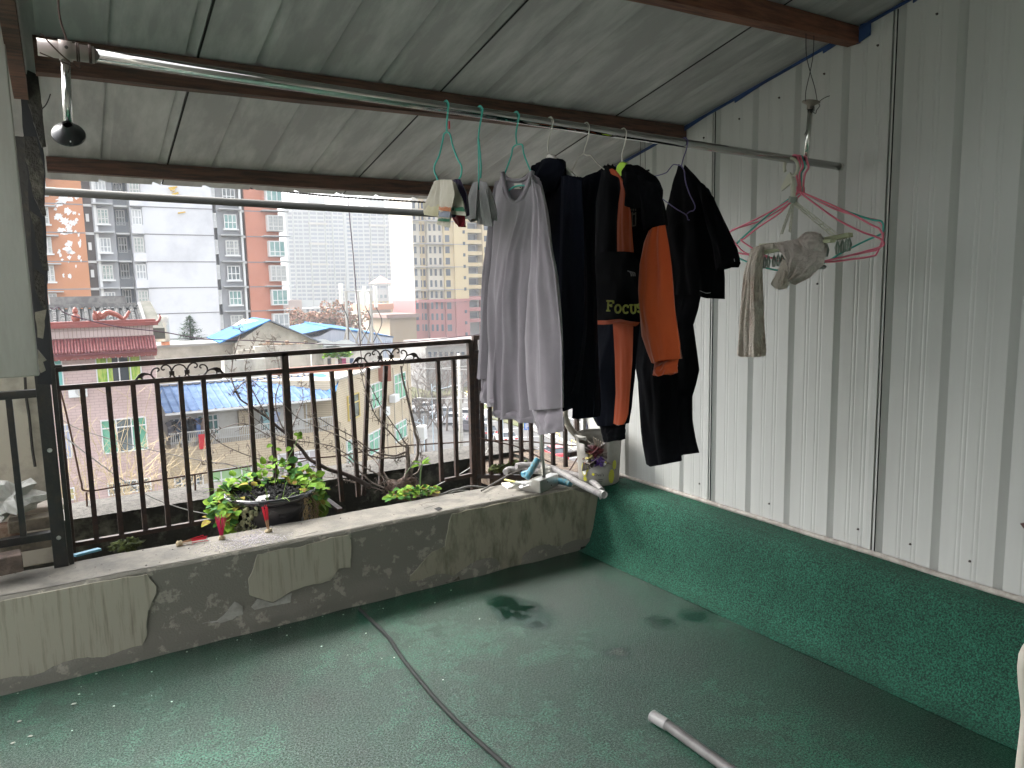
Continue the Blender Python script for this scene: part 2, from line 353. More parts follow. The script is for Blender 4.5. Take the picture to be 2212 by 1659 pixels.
o2.grid(rows); o2.build('capping', gravel, ow, smooth=True)
br = M('brown_leaf_litter', (.035, .025, .018), .95, col2=(.10, .072, .048), scale=30, bump=.8, bscale=90)
o3 = MB(); o3.box((2.91, 4.40, .01), (.2, 1.0, .75)); o3.build('return_core', mossy, ow)
o4 = MB(); rows = [[V((x, y, .388 + .01 * noise.noise(V((x * 15, y * 15, 0))))) for x in (2.80, 2.86, 2.92, 2.98, 3.02)] for y in [3.85 + .1 * i for i in range(9)]]
o4.grid(rows); o4.build('return_capping', br, ow, smooth=True)
# brown slab with litter just outside
lit = MB(); P = rough_poly([onz(px, py, .36) for px, py in ((985, 990), (990, 966), (1030, 960), (1062, 960), (1086, 969), (1118, 978), (1142, 986), (1147, 1003), (1060, 1020))], 4, .01, 3)
for p in P: p.z = .36
lit.prism([p - V((0, 0, .1)) for p in P], (0, 0, .1)); lit.build('outer_canopy', br, ow)
# moss tufts
moss = M('green_moss', (.025, .035, .008), .95, col2=(.07, .09, .015), scale=40, bump=1, bscale=120)
for (px, py, rr, zz) in ((275, 1178, .05, .33), (1112, 1003, .05, .385), (1075, 1012, .045, .37), (1222, 1003, .03, .41)):
    p = ony(px, py, 3.86 if px < 500 else 4.15); mb = MB(); mb.ball(p, rr * .8, 22, (1.5, .8, .55), 1.3, px); [mb.ball(p + V((R.gauss(0, rr * .6), R.gauss(0, rr * .3), R.gauss(0, rr * .25))), rr * .22, 6, (1, 1, 1), 1, q_) for q_ in range(30)]; tag(mb.build('moss_clump', moss, smooth=True), {275: 'small green moss cushion in the trench at the left end', 1112: 'bright mossy lump beside the railing corner post', 1075: 'dark mossy lump directly at the railing corner', 1222: 'tiny moss tuft on the wall end near the hoses'}[px], 'moss')
# ---------------------------------------------------------------- right metal wall
wallm = M('white_metal_panel', (.505, .51, .49), .42, .0, col2=(.445, .45, .43), scale=1.3, lo=.3, hi=.75, spec=.5, bump=.05, bscale=8, stretch=(1, 6, .4))
def rib_profile(a0, a1, phase, seam_phase, step, seam, depth=.025, w=.045, micro=True):
    """list of (coordinate, recess) along the panel direction"""
    out = []; k0 = math.ceil((a0 - phase) / step); c = phase + k0 * step; out.append((a0, 0))
    while c < a1 - w:
        is_seam = abs(((c - seam_phase) / seam) - round((c - seam_phase) / seam)) < .06
        if c - w > a0:
            out += [(c - w / 2, 0), (c - w / 2 + .003, depth), (c - w / 2 + .007, depth)]
            if is_seam: out += [(c + w / 2, .0), (c + w / 2 + .012, .0), (c + w / 2 + .0125, depth + .03), (c + w / 2 + .019, depth + .03), (c + w / 2 + .0195, -.002), (c + w / 2 + .045, -.0015)] if depth > .018 else [(c + w / 2, .0), (c + w / 2 + .0005, depth + .03), (c + w / 2 + .008, depth + .03), (c + w / 2 + .0085, 0)]
            else: out += [(c + w / 2, 0)]
            for q in (.33, .40, .60, .67) if micro else ():
                x = c + step * q
                if x < a1: out += [(x - .006, 0), (x, .0013), (x + .006, 0)]
        c += step
    out.append((a1, 0)); out = sorted(out, key=lambda t: t[0]); return out
wl = thing('metal_wall', 'white ribbed sheet metal wall closing the right side of the terrace', 'wall', (XW, 1, 0))
pf = rib_profile(-3.6, 3.93, 1.80, 1.80, .2425, .97, .02, w=.036)
wm = MB(); rows = []
for y, d in pf:
    bend = .000 * noise.noise(V((y * 1.5, 0, 0))); rows.append([V((XW + d + .002 * noise.noise(V((y * 1.3, z * .8, 5))), y, z)) for z in (.39, .7, 1.1, 1.5, 1.9, 2.2, roofz(y) + .03)])
wm.grid(rows); wm.build('sheeting', wallm, wl)
for ys_ in (2.787, 1.817, .847):
    mb = MB(); P = [V((XW - .0035, ys_ + .002 * noise.noise(V((z, ys_, 0))), z)) for z in (.40, .8, 1.3, 1.8, 2.2, roofz(ys_) - .02)]
    for i in range(5): mb.bar(P[i], P[i + 1], .006, .002, (0, 1, 0))
    mb.build('seam', MATS['hole_black'], wl)
bk = MB(); bk.box((XW + .075, .16, 1.2), (.02, 7.6, 3.6)); bk.build('backing', M('wall_back', (.1, .1, .1), .8), wl)
ed = MB(); ed.box((XW + .03, 3.945, 1.35), (.10, .02, 1.95)); ed.build('edge_trim', wallm, wl)
fpn = thing('metal_flap', 'grey folded metal flap at the far top end of the metal wall', 'panel', ony(1290, 370, 4.0))
mb = MB(); P = [ony(px, py, 4.0) for px, py in ((1262, 470), (1264, 358), (1284, 345), (1320, 339), (1380, 332), (1380, 470))]; mb.prism(P, (0, .03, 0)); mb.build('sheet', M('flap_grey', (.2, .215, .23), .6, col2=(.14, .15, .15), scale=3), fpn)
mb = MB(); mb.tube(smooth_path([ony(1264, 420, 3.98), ony(1264, 360, 3.98), ony(1284, 347, 3.98), ony(1320, 341, 3.98), ony(1380, 334, 3.98)], 4), .012, 6); mb.build('rolled_edge', M('flap_edge', (.35, .35, .32), .6), fpn)
tr = MB(); P = [V((XW - .012, y, .412 + .006 * noise.noise(V((y * 3, 0, 0))))) for y in [3.92 - .1 * i for i in range(75)]]
tr.tube(P, .013, 8); tr.build('base_conduit', M('pale_conduit', (.42, .39, .35), .7, col2=(.28, .25, .22), scale=18, bump=.3), wl, smooth=True)
scr = M('screw_head', (.06, .05, .045), .5, .5)
for y in (2.87, 2.63, 2.39, 2.15, 1.90, 1.66, 1.42, 1.18):
    for z, ok in ((roofz(y) - .12, True), (1.61, y in (2.15, 1.18, 2.87)), (.50, y in (2.87, 2.39, 1.90, 1.66, 1.42))):
        if ok:
            s_ = MB(); s_.lathe([(0, -.006), (.003, -.005), (.0035, 0), (.0052, .001), (.0052, .003)], (XW - .002, y, z), 8, (1, 0, 0)); s_.build('screw', scr, wl)
blue = M('blue_trim', (.012, .035, .12), .6, col2=(.02, .06, .18), scale=9)
bt = MB(); bt.prism([V((XW - .012, 3.9, roofz(3.9) - .022)), V((XW - .012, 3.9, roofz(3.9) - .008)), V((XW - .012, .6, roofz(.6) - .004)), V((XW - .012, .6, roofz(.6) - .012))], (.01, 0, 0)); bt.build('blue_edge', blue, wl)
for y0 in (3.62, 3.0, 2.65, 2.15, 1.75):
    b2 = MB(); b2.prism([V((XW - .016, y0, roofz(y0) - .034)), V((XW - .016, y0, roofz(y0) - .012)), V((XW - .016, y0 - .28, roofz(y0 - .28) - .01)), V((XW - .016, y0 - .24, roofz(y0 - .24) - .016))], (.006, 0, 0)); b2.build('blue_edge', blue, wl)
# ---------------------------------------------------------------- roof
roofm = M('grey_roof_underside', (.31, .30, .295), .5, col2=(.50, .49, .48), scale=2.4, lo=.42, hi=.7, bump=.06, bscale=12, stretch=(4, .8, 1), detail=10)
roofst = M('roof_top', (.2, .25, .32), .6)
rf = thing('lean_to_roof', 'grey ribbed sheet roof sloping down over the terrace', 'roof', (1, 2, 2.6))
pf = rib_profile(-.22, XW - .004, .47, .47, .25, 1.0, .016, .042, False)
rm = MB(); rows = []
for x, d in pf: rows.append([V((x, y, roofz(y) + d * .9 + .003 * noise.noise(V((x * 1.1, y, 0))))) for y in (-2.2, -1, 0, 1, 2, 2.6, 3, 3.4, 3.8, 4.1, 4.40)])
rm.grid(rows); rm.build('sheeting', roofm, rf)
sm_ = MATS['hole_black']
for xs_ in (.497, 1.497, 2.497):
    mb = MB(); mb.bar((xs_, -2.2, roofz(-2.2) - .0015), (xs_, 4.38, roofz(4.38) - .0015), .0065, .002); mb.build('seam', sm_, rf)
r2 = MB(); r2.add([(-.22, -2.2, roofz(-2.2) + .07), (XW + .1, -2.2, roofz(-2.2) + .07), (XW + .1, 4.3, roofz(4.3) + .07), (-.22, 4.3, roofz(4.3) + .07)], [(0, 1, 2, 3)]); r2.build('top_skin', roofst, rf)
def beam(name, y, x0, x1, hh, d, mat, label, dz=0):
    mb = MB(); n = 24; z = roofz(y) - .006 + dz; rows = []
    for i in range(n + 1):
        x = x0 + (x1 - x0) * i / n; h = hh[0] + (hh[1] - hh[0]) * i / n; e = .003 * noise.noise(V((x * 3, y, 0))); f = .004 * noise.noise(V((x * 4, y, 9)))
        rows.append([V((x, y, z)), V((x, y, z - h + e)), V((x, y + d, z - h + f)), V((x, y + d, z - .2 * d)), V((x, y, z))])
    mb.grid(rows); mb.add(rows[0][:4], [(0, 1, 2, 3)]); mb.add(rows[-1][:4], [(3, 2, 1, 0)])
    return tag(mb.build(name, mat), label, 'beam')
beam('roof_beam', 1.98, -.3, XW, (.15, .066), .06, timber_red, 'reddish roof beam nearest the viewer, ending at the metal wall')
beam('roof_beam', 3.0, -.02, XW, (.118, .08), .055, timber, 'dark middle roof beam running just behind the clothes rail')
beam('roof_beam', 4.08, -.02, 3.0, (.066, .08), .055, timber, 'dark charred eaves beam above the open side')
lb = MB(); lb.bar((-.075, .3, roofz(.3) - .05), (-.075, 3.3, roofz(3.3) - .05), .045, .09)
tag(lb.build('side_rafter', timber), 'reddish rafter running down the left edge of the roof', 'beam')
# blue end plate of the near beam
mb = MB(); mb.prism([V((XW - .013, 1.99, roofz(1.98) - .075)), V((XW - .013, 1.93, roofz(1.98) - .055)), V((XW - .013, 1.93, roofz(1.98) + .0)), V((XW - .013, 1.975, roofz(1.98) + .0))], (.006, 0, 0)); mb.build('blue_edge', blue, wl)
# rope under the eaves
rp = MB(); P = smooth_path([ony(112, 366, 4.43), ony(300, 386, 4.43), ony(549, 407, 4.43), ony(720, 424, 4.43), ony(918, 437, 4.43), ony(1150, 452, 4.43)], 70)
rp.tube(P, .006, 6, rf=lambda i, r: r * (1 + .3 * math.sin(i * 2.1))); tag(rp.build('rope', M('black_rope', (.025, .02, .018), .9)), 'black braided rope stretched under the roof edge', 'rope')
# second rail outside
sr = MB(); sr.tube([ony(60, 411, 4.7), ony(1180, 476, 4.7)], .023, 14)
tag(sr.build('outer_rail', M('grey_rail_steel', (.05, .05, .045), .6, .0, spec=.2), smooth=True), 'steel drying rail mounted outside under the roof edge', 'rail')
# ---------------------------------------------------------------- unseen walls added to block light, and left neighbour bits
hw = MB(); hw.box((-.1, -2.2, 1.8), (6.2, .2, 3.8)); hw.box((-2.05, -.6, 1.6), (.2, 3.2, 3.4)); hw.box((-1.0, -.9, 3.25), (1.9, 2.4, .1))  # back wall, left wall and cover added out of view to hold back light
tag(hw.build('light_blocking_walls', M('blocking_wall_render', (.5, .49, .45), .9)), 'pale house wall behind and left of the viewer', 'wall')
boardm = M('cream_board', (.33, .325, .28), .6, col2=(.26, .25, .21), scale=2.5, bump=.15, bscale=9, stretch=(3, 3, .6))
Yb = 2.9
def poly_thing(name, pts, y, th, mat, label, cat, seed=1, amp=.003, parent=None):
    P = rough_poly([ony(px, py, y) for px, py in pts], 4, amp, seed)
    for p in P: p.y = y
    mb = MB(); mb.prism(P, (0, th, 0)); o = mb.build(name, mat, parent)
    return tag(o, label, cat) if label else o
a, b_ = ony(85, 812, Yb), ony(36, 0, Yb)
cb_ = MB(); cb_.box((a.x - .2, Yb + .02, (a.z + 3.1) / 2), (.4, .04, 3.1 - a.z))
tag(cb_.build('hanging_board', boardm, bevel=.004), 'tall cream board hanging at the far left edge', 'panel')
felt = M('torn_black_felt', (.022, .021, .018), .9, col2=(.09, .085, .07), scale=10, lo=.5, hi=.72, bump=.8, bscale=60)
feltl = M('torn_grey_board', (.13, .125, .105), .9, col2=(.2, .19, .16), scale=12, bump=.4)
poly_thing('black_sheet', [(30, -30), (78, -30), (80, 60), (84, 150), (90, 250), (96, 360), (97, 460), (101, 560), (104, 640), (107, 735), (112, 830), (80, 830), (60, 420)], 3.4, .012, M('black_membrane', (.008, .009, .012), .8), 'ragged black membrane behind the cream board', 'sheet', 3)
ft = [([(40, 60), (67, 61), (74, 129), (86, 206), (102, 312), (92, 315), (82, 288), (62, 223), (45, 154)], 3.30, felt, 'topmost torn felt strip beside the cream board'),
      ([(52, 295), (82, 295), (86, 330), (94, 372), (95, 404), (99, 466), (92, 466), (74, 414), (60, 371), (53, 340)], 3.24, felt, 'torn felt strip level with the eaves beam'),
      ([(62, 456), (87, 471), (99, 542.6), (104, 585), (94, 585), (74, 505)], 3.18, felt, 'torn felt strip in front of the orange block'),
      ([(72, 580), (95.5, 595), (103, 670), (94, 670), (79, 629)], 3.12, felt, 'torn felt strip ending above the tiled roof'),
      ([(78, 673), (100, 670), (94, 731), (82, 729)], 3.08, feltl, 'pale grey flap lowest of the torn strips'),
      ([(82, 755), (98, 775), (92, 778), (97, 800), (86, 806)], 3.05, feltl, 'small curled pale scrap under the grey flap')]
for i, (p, y, mt, lab) in enumerate(ft):
    o = poly_thing('torn_strip', p, y, .02, mt, lab, 'strip', 10 + i, .005); o['group'] = 'torn roofing strips by the left edge'
# neighbour wall seen through the black frame
nb = thing('neighbour_wall', 'stained cream neighbour wall with mould at its foot behind the black frame', 'wall', (-.7, 4.2, 0))
nwm = M('stained_cream_render', (.42, .38, .30), .9, col2=(.17, .16, .13), scale=2.6, lo=.5, hi=.68, bump=.25, bscale=25, detail=10)
xr = ony(97, 990, 4.2).x
n1 = MB(); n1.box(((xr - 2.2) / 2, 4.3, .95), (xr + 2.2, .2, 1.3)); n1.build('face', nwm, nb, bevel=.01)
n2 = MB(); n2.box(((xr - 2.2) / 2, 4.33, 1.9), (xr + 2.2, .16, .6)); n2.build('upper_band', boardm, nb)
P = smooth_path([ony(54, 815, 4.18), ony(57, 860, 4.18), ony(63, 900, 4.18), ony(70, 970, 4.18), ony(76, 1008, 4.18)], 6)
n3 = MB(); n3.tube(P, [.007] * len(P), 6); n3.build('crack', MATS['crack_dark'], nb)
poly_thing('bare_patch', [(66, 1080), (82, 1068), (90, 1085), (94, 1095), (85, 1105), (80, 1112), (70, 1100)], 4.19, .008, concw, None, None, 5, .006, nb)
# black steel frame at left (gate)
gt = thing('black_steel_frame', 'black steel frame standing on the parapet at the left end', 'frame', (-.11, 3.8, ZP))
def vp(px, py0, py1, y): a = ony(px, (py0 + py1) / 2, y); return a.x, ony(px, py1, y).z, ony(px, py0, y).z
g1 = MB(); g1.box((-.113, 3.77, 1.35), (.055, .05, 1.88)); g1.build('post', blackpaint, gt, bevel=.002)
g1 = MB(); g1.box((-.072, 3.775, 1.0), (.018, .03, 1.18)); g1.build('edge_strip', blackpaint, gt)
zc = ony(40, 852, 3.77).z; zd = ony(40, 1167, 3.77).z
for z in (zc, zd):
    g1 = MB(); g1.box((-.64, 3.77, z), (1.0, .04, .035)); g1.build('crossbar', blackpaint, gt, bevel=.002)
xb = ony(34, 1000, 3.77).x
for k in range(4):
    g1 = MB(); g1.box((xb - .13 * k, 3.77, (zc + zd) / 2), (.024, .024, zc - zd - .035)); g1.build('bar', blackpaint, gt)
for z in (.55, .95): g1 = MB(); g1.lathe([(0, -.004), (.009, -.003), (.01, 0)], (-.112, 3.745, z), 10, (0, 1, 0)); g1.build('bolt', dull_steel, gt)
g1 = MB(); p = ony(113, 791, 3.77); g1.tube([V((-.09, 3.77, p.z)), V((-.035, 3.77, p.z))], .006, 8); g1.tube([V((-.075, 3.77, p.z)), V((-.06, 3.77, p.z))], .012, 8); g1.build('bolt', blackpaint, gt)
# bricks and bag
brickm = M('old_brick', (.2, .12, .08), .95, col2=(.32, .25, .18), scale=14, bump=.8, bscale=60)
brickd = M('dirty_brick', (.09, .075, .055), .95, col2=(.16, .13, .09), scale=14, bump=.8, bscale=60)
def brick(px, py, y, wx, wz, d, mat, label, rot=0):
    p = ony(px, py, y); c = V((p.x, y + d / 2, p.z)); mb = MB(); mb.box(c, (wx, d, wz), V((math.cos(rot), math.sin(rot), 0)))
    o = mb.build('brick', mat, bevel=.006); tag(o, label, 'brick', 'loose bricks by the left frame'); return o
brick(64, 1135, 3.88, .165, .055, .1, brickd, 'upper brown brick seen under the low crossbar')
brick(55, 1178, 3.88, .20, .06, .1, brickd, 'long mouldy brick under the upper brown brick')
brick(14, 1150, 3.92, .14, .05, .1, brickm, 'reddish brick at the left edge below the plastic bag')
brick(3, 1226, 3.60, .14, .075, .1, M('dark_brick', (.07, .05, .04), .95, col2=(.14, .1, .08), scale=16, bump=.8), 'dark brick lying on the parapet at the left edge', .12)
brick(60, 1106, 3.98, .30, .025, .14, M('tile_slab', (.55, .5, .42), .9, col2=(.4, .33, .28), scale=9), 'flat pale slab resting on top of the bricks')
bagm = M('crumpled_plastic', (.6, .59, .55), .35, col2=(.45, .44, .4), scale=15, bump=.6, bscale=25)
p = ony(22, 1078, 3.93); mb = MB(); mb.ball(p, .085, 18, (1.1, .5, .8), 1.2, 4); o = mb.build('plastic_bag', bagm); tag(o, 'crumpled white plastic bag behind the black frame', 'bag')
# ================================================================ railing in the trench
YR = 4.30
def rx(px, py=900): return ony(px, py, YR).x
rl = thing('balcony_railing', 'rusty brown steel railing with scroll ornaments along the open side', 'railing', (1.1, YR, .35))
xl, xc = ony(124, 900, YR).x, ony(1019, 880, YR).x
zt0, zt1 = 1.262, 1.282; zs0, zs1 = 1.166, 1.176; zb0, zb1 = .345, .362
def lerpz(x, a, b): return a + (b - a) * (x - xl) / (xc - xl)
def RB(name, A, B, w_, h_, up=(0, 0, 1), par=None, mat=None): mb = MB(); mb.bar(A, B, w_, h_, up); return mb.build(name, mat or railm, par or rl, bevel=.0015)
RB('top_rail', (xl - .03, YR, zt0), (xc, YR, zt1), .035, .028)
RB('second_rail', (xl, YR, zs0), (xc, YR, zs1), .028, .026)
xbr = rx(492, 1120)
RB('bottom_rail', (xl, YR, zb0), (xbr, YR, lerpz(xbr, zb0, zb1)), .028, .024)
RB('bottom_rail', (rx(962, 1040), YR, .355), (xc, YR, .362), .028, .024)
for px, wd, z0, z1 in ((127, .035, .2, zt0), (622, .04, .25, zt1), (1019, .036, .16, zt1 + .005), (1030, .03, .16, zt1 + .035)):
    x = rx(px, 900) if px != 1030 else xc + .033
    mb = MB(); mb.box((x, YR + (0 if px != 1030 else -.005), (z0 + z1) / 2), (wd, .035, z1 - z0)); mb.build('post', railm, rl, bevel=.002)
for px in (176.6, 232.6, 286.4, 338.5, 389.5, 438.9, 537, 581.5, 945, 978.7):
    x = ony(px + 3, 860, YR).x; mb = MB(); mb.box((x, YR, (lerpz(x, zs0, zs1) + lerpz(x, zb0, zb1)) / 2 - .01), (.0245, .0245, lerpz(x, zs0, zs1) - lerpz(x, zb0, zb1))); mb.build('bar', railm, rl)
for (a, b) in (((672, 806), (693, 1062)), ((716, 802), (739, 1083)), ((756, 798), (774, 1073)), ((795, 794), (785, 1070)), ((833, 790), (822, 1046))):
    A = ony(*a, YR); B = ony(*b, YR - .06); mb = MB(); mb.bar(A, B, .0245, .0245, (0, 1, 0)); mb.build('loose_bar', railm, rl)
# scroll ornaments
def scroll(label=None):
    o = []
    def c1(p): return ony(p[0] * .248, 740.6 + p[1] * .248, YR)
    mb = MB(); cx_, cy_ = 1562, 247
    mb.tube([c1((cx_ + 64 * math.cos(a), cy_ + 2 + 60 * math.sin(a))) for a in [math.pi * 2 * i / 28 for i in range(29)]], .0045, 6)
    S = [[(1628, 250), (1640, 205), (1672, 176), (1705, 178), (1718, 198), (1705, 215), (1690, 208)],
         [(1628, 250), (1645, 285), (1685, 303), (1740, 298), (1785, 272), (1806, 240), (1800, 208), (1775, 190), (1748, 192), (1740, 210), (1755, 220)],
         [(1785, 272), (1810, 243), (1845, 226), (1880, 222)],
         [(1835, 230), (1868, 232), (1888, 250), (1882, 274), (1862, 282), (1852, 272)]]
    leaf = [(1840, 228), (1862, 212), (1890, 210), (1918, 222), (1936, 244), (1950, 260), (1972, 262), (1972, 270), (1950, 276), (1930, 268), (1915, 252), (1900, 258), (1890, 240), (1870, 226)]
    for s in S:
        P = smooth_path([c1(q) for q in s], 6); mb.tube(P, .0048, 6)
        q2 = [(2 * cx_ - q[0] + 0, q[1] + (q[0] - cx_) * .155) for q in s]; mb.tube(smooth_path([c1(q) for q in q2], 6), .0048, 6)
    for L_ in (leaf, [(2 * cx_ - q[0], q[1] + (q[0] - cx_) * .155) for q in leaf]):
        P = [c1(q) for q in L_]; mb.prism([p - V((0, .004, 0)) for p in P], (0, .008, 0))
    for q in ((1628, 250), (1495, 262)): mb.box(c1(q), (.026, .016, .022))
    for q in ((1418, 318), (1562, 300), (1735, 292)): mb.box(c1(q), (.009, .01, .022))
    return mb.build('scroll_ornament', M('dark_iron', (.03, .022, .02), .45, .3), rl, smooth=False)
sc1 = scroll(); sc2 = sc1.copy(); COL.objects.link(sc2); sc2.parent = rl
dx = ony(833, 772, YR).x - ony(387, 801, YR).x; sc2.location = (dx, 0, .008)
# side railing towards the wall
A0 = V((xc + .02, YR - .02, 0)); A1 = ony(1252, 985, 3.90); A1 = V((2.86, 3.86, 0))
sd2 = thing('side_railing', 'short rusty railing section turning from the corner post towards the metal wall', 'railing', (A0.x, A0.y, .3))
dirn = (A1 - A0)
def sp(t, z): q = A0 + dirn * t; return V((q.x, q.y, z))
mb = MB(); mb.bar(sp(0, 1.305), sp(1, 1.305), .03, .03); mb.build('top_rail', railm, sd2)
mb = MB(); mb.bar(sp(0, 1.205), sp(1, 1.205), .025, .028); mb.build('second_rail', railm, sd2)
mb = MB(); mb.bar(sp(0, .35), sp(.55, .35), .03, .025); mb.build('bottom_rail', railm, sd2)
def t_at(px, py):
    r = ray(px, py); n_ = V((-dirn.y, dirn.x, 0)); tt = (A0 - CAM).dot(n_) / r.dot(n_); q = CAM + r * tt; return (q - A0).dot(dirn) / dirn.length_squared
for i, px in enumerate((1042, 1059, 1081, 1103, 1125, 1147, 1170, 1194, 1221, 1247)):
    t = t_at(px, 930); z0 = .36 if i < 5 else .42
    if i == 9: z0 = .60
    mb = MB(); a, b = sp(t, z0), sp(t, 1.19); mb.bar(a, b, .023, .023, (0, 1, 0)); mb.build('bar', railm, sd2)
mb = MB(); a = onx(1226, 981, 2.74); a = ony(1227, 982, 3.83); b = ony(1270, 974, 3.83); mb.bar(a, b, .03, .032)
mb.build('cut_stub', railm, sd2)
mb = MB(); e = (b - a).normalized(); mb.box(a - e * .0006, (.001, .022, .024), e); mb.build('stub_opening', MATS['hole_black'], sd2)
# horizontal outer wires strung on short pins beyond the railing
def wire(name, pts, y, r, mat, label, cat='wire', k=6, ys=None, group=None):
    P = smooth_path([ony(px, py, (ys[i] if ys else y)) for i, (px, py) in enumerate(pts)], k); mb = MB(); mb.tube(P, r, 5); o = mb.build(name, mat, smooth=True); return tag(o, label, cat, group)
purpw = M('purple_wire', (.05, .02, .04), .5)
wire('rebar_rail', [(121, 815), (140, 880), (160, 970), (175, 1040), (187, 1060), (260, 1050), (400, 1028), (520, 1010), (620, 993), (730, 985), (850, 965), (1000, 955), (1060, 952), (1130, 953), (1270, 965)], 4.8, .0055, rustwire, 'rusty bent rod strung along the top of the outer wall', 'rod', 8)
for i, (px, py, py2) in enumerate(((187, 1063, 1092), (421, 1026, 1056), (730, 985, 1008))):
    P = [ony(px, py, 4.8), ony(px, py2 - 6, 4.8)]; P[1].z = .40; mb = MB(); mb.tube([P[0], P[1]], .006, 6); tag(mb.build('rod_pin', rustwire), ['pin at the left bend of the rusty rod', 'pin under the rusty rod left of the planter pot', 'pin under the rusty rod behind the loose bars'][i], 'pin', 'rusty pins on the outer wall')
wire('cable', [(108, 665), (118, 668), (126, 664), (150, 680), (250, 705), (350, 717), (440, 732), (530, 735), (640, 740), (760, 745), (900, 737), (1012, 725), (1040, 721)], 6.0, .004, purpw, 'dark purple cable sagging across the view above the railing')
wire('cable', [(752, 428), (754, 456), (758, 500), (764, 560), (770, 640), (775, 700), (779, 755), (783, 800)], 4.9, .0035, purpw, 'thin purple cable hanging from the roof edge to the railing')
wire('cable', [(130, 905), (180, 930), (300, 965), (420, 992), (540, 1010), (620, 1020)], 5.2, .003, M('pale_wire', (.25, .24, .23), .5), 'slack grey wire crossing behind the left bars')
wire('cable', [(132, 938), (200, 990), (270, 1040), (330, 1075), (400, 1100), (470, 1115)], 4.45, .003, M('white_wire', (.5, .5, .48), .5), 'pale string slanting down into the trench at left')
wire('cable', [(925, 1058), (960, 1040), (1000, 1020), (1040, 990), (1062, 955), (1070, 930)], 4.36, .003, MATS['white_wire'], 'pale stiff string by the corner post')
wire('cable', [(1035, 946), (1075, 955), (1120, 966), (1170, 990), (1200, 1003), (1260, 1022)], 4.1, .0045, rustwire, 'rusty wire sloping down behind the side railing bars')
mb = MB(); mb.tube([ony(1248, 988, 3.9), ony(1224, 1026, 3.9)], .005, 6); tag(mb.build('brace_rod', rustwire), 'thin rusty brace under the cut square stub', 'rod')
mb = MB(); mb.tube([ony(1267, 880, 3.95), ony(1271, 1036, 3.80)], .0045, 6); tag(mb.build('blue_cable', M('blue_black_cable', (.02, .03, .08), .5)), 'dark blue cable at the free edge of the metal wall', 'wire')
# fallen rail piece in the trench
mb = MB(); mb.bar(ony(690, 1068, 4.2), ony(735, 1102, 3.9), .03, .018); tag(mb.build('fallen_rail', railm), 'fallen piece of rail leaning beside the planter pot', 'rail')
# blue plastic scrap in trench
mb = MB(); mb.bar(ony(160, 1200, 3.84), ony(215, 1186, 3.90), .03, .01); tag(mb.build('blue_scrap', M('blue_plastic', (.12, .35, .5), .5)), 'strip of light blue plastic behind the parapet at left', 'scrap')
# ================================================================ clothes rail
YC = 2.0
RA, RB_ = ony(86, 97, YC), ony(1815, 362, YC)
RA.z = ony(150, 103, YC).z + .002
def rodz(x): t = (x - RA.x) / (RB_.x - RA.x); return RA.z + (RB_.z - RA.z) * t
cr = thing('clothes_rail', 'long polished steel clothes rail hung under the roof', 'rail', ((RA.x + RB_.x) / 2, YC, 2.13))
P = []
for px, py in ((86, 97), (500, 160), (960, 240), (1345, 298), (1742, 345), (1815, 362)): P.append(ony(px, py, YC))
xs = [p.x for p in P]; zs = [p.z for p in P]
def rz(x):
    for i in range(len(xs) - 1):
        if x <= xs[i + 1]: t = (x - xs[i]) / (xs[i + 1] - xs[i]); return zs[i] + (zs[i + 1] - zs[i]) * t
    return zs[-1]
mb = MB(); mb.tube([V((x, YC, 2.167 - x * .0195)) for x in (P[0].x, 1.0, 2.0, P[-1].x)], .0155, 20); mb.build('tube', M('rail_steel', (.42, .415, .40), .09, 1), cr, smooth=True)
def rz(x): return 2.167 - x * .0195
sleeve_m = M('pinkish_plastic_sleeve', (.42, .34, .31), .45)
mb = MB(); mb.tube([V((P[0].x - .005, YC, rz(0))), V((.105, YC, rz(.1)))], .0185, 18); mb.tube([V((.035, YC, rz(.03))), V((.062, YC, rz(.06)))], .022, 18); mb.build('sleeve', sleeve_m, cr, smooth=True)
mb = MB(); mb.lathe([(0, 0), (.004, 0), (.004, .003)], V((.05, YC - .022, rz(.05) + .002)), 8, (0, 1, 0)); mb.build('screw', scr, cr)
ep = MB(); xe = P[-1].x; ep.tube([V((xe - .012, YC, rz(xe))), V((xe + .003, YC, rz(xe)))], .0172, 18); ep.build('end_cap', dull_steel, cr, smooth=True)
def hangtube(px0, py0, px1, py1, name, label):
    a = ony(px0, py0, YC); b = ony(px1, py1, YC); return a, b
a, b = ony(140, 112, YC), ony(148, 288, YC)
a.z = rz(a.x) - .012
mb = MB(); mb.tube([a, b], .0095, 14); mb.build('drop_tube', steel, cr, smooth=True)
mb = MB(); mb.lathe([(.010, .03), (.013, .02), (.022, .008), (.033, .0), (.035, -.004), (.03, -.006), (0, -.006)], b, 26, (-.05, -.86, .5)); mb.build('flange', M('black_plastic', (.012, .012, .014), .3), cr, smooth=True)
mb = MB(); mb.ball(b + V((.002, -.014, -.021)), .004, 8); mb.build('screw', M('white_dot', (.8, .8, .8), .4), cr)
a, b = ony(1741, 345, YC), ony(1752, 222, YC)
mb = MB(); mb.tube([V((a.x, YC, rz(a.x))), b], .0105, 14); mb.build('drop_tube', steel, cr, smooth=True)
mb = MB(); mb.lathe([(.012, -.028), (.014, -.012), (.02, -.006), (.036, .001), (.036, .004), (0, .004)], b, 24, (.12, -.1, 1)); mb.build('flange', M('rusty_flange', (.22, .19, .16), .45, .6), cr, smooth=True)
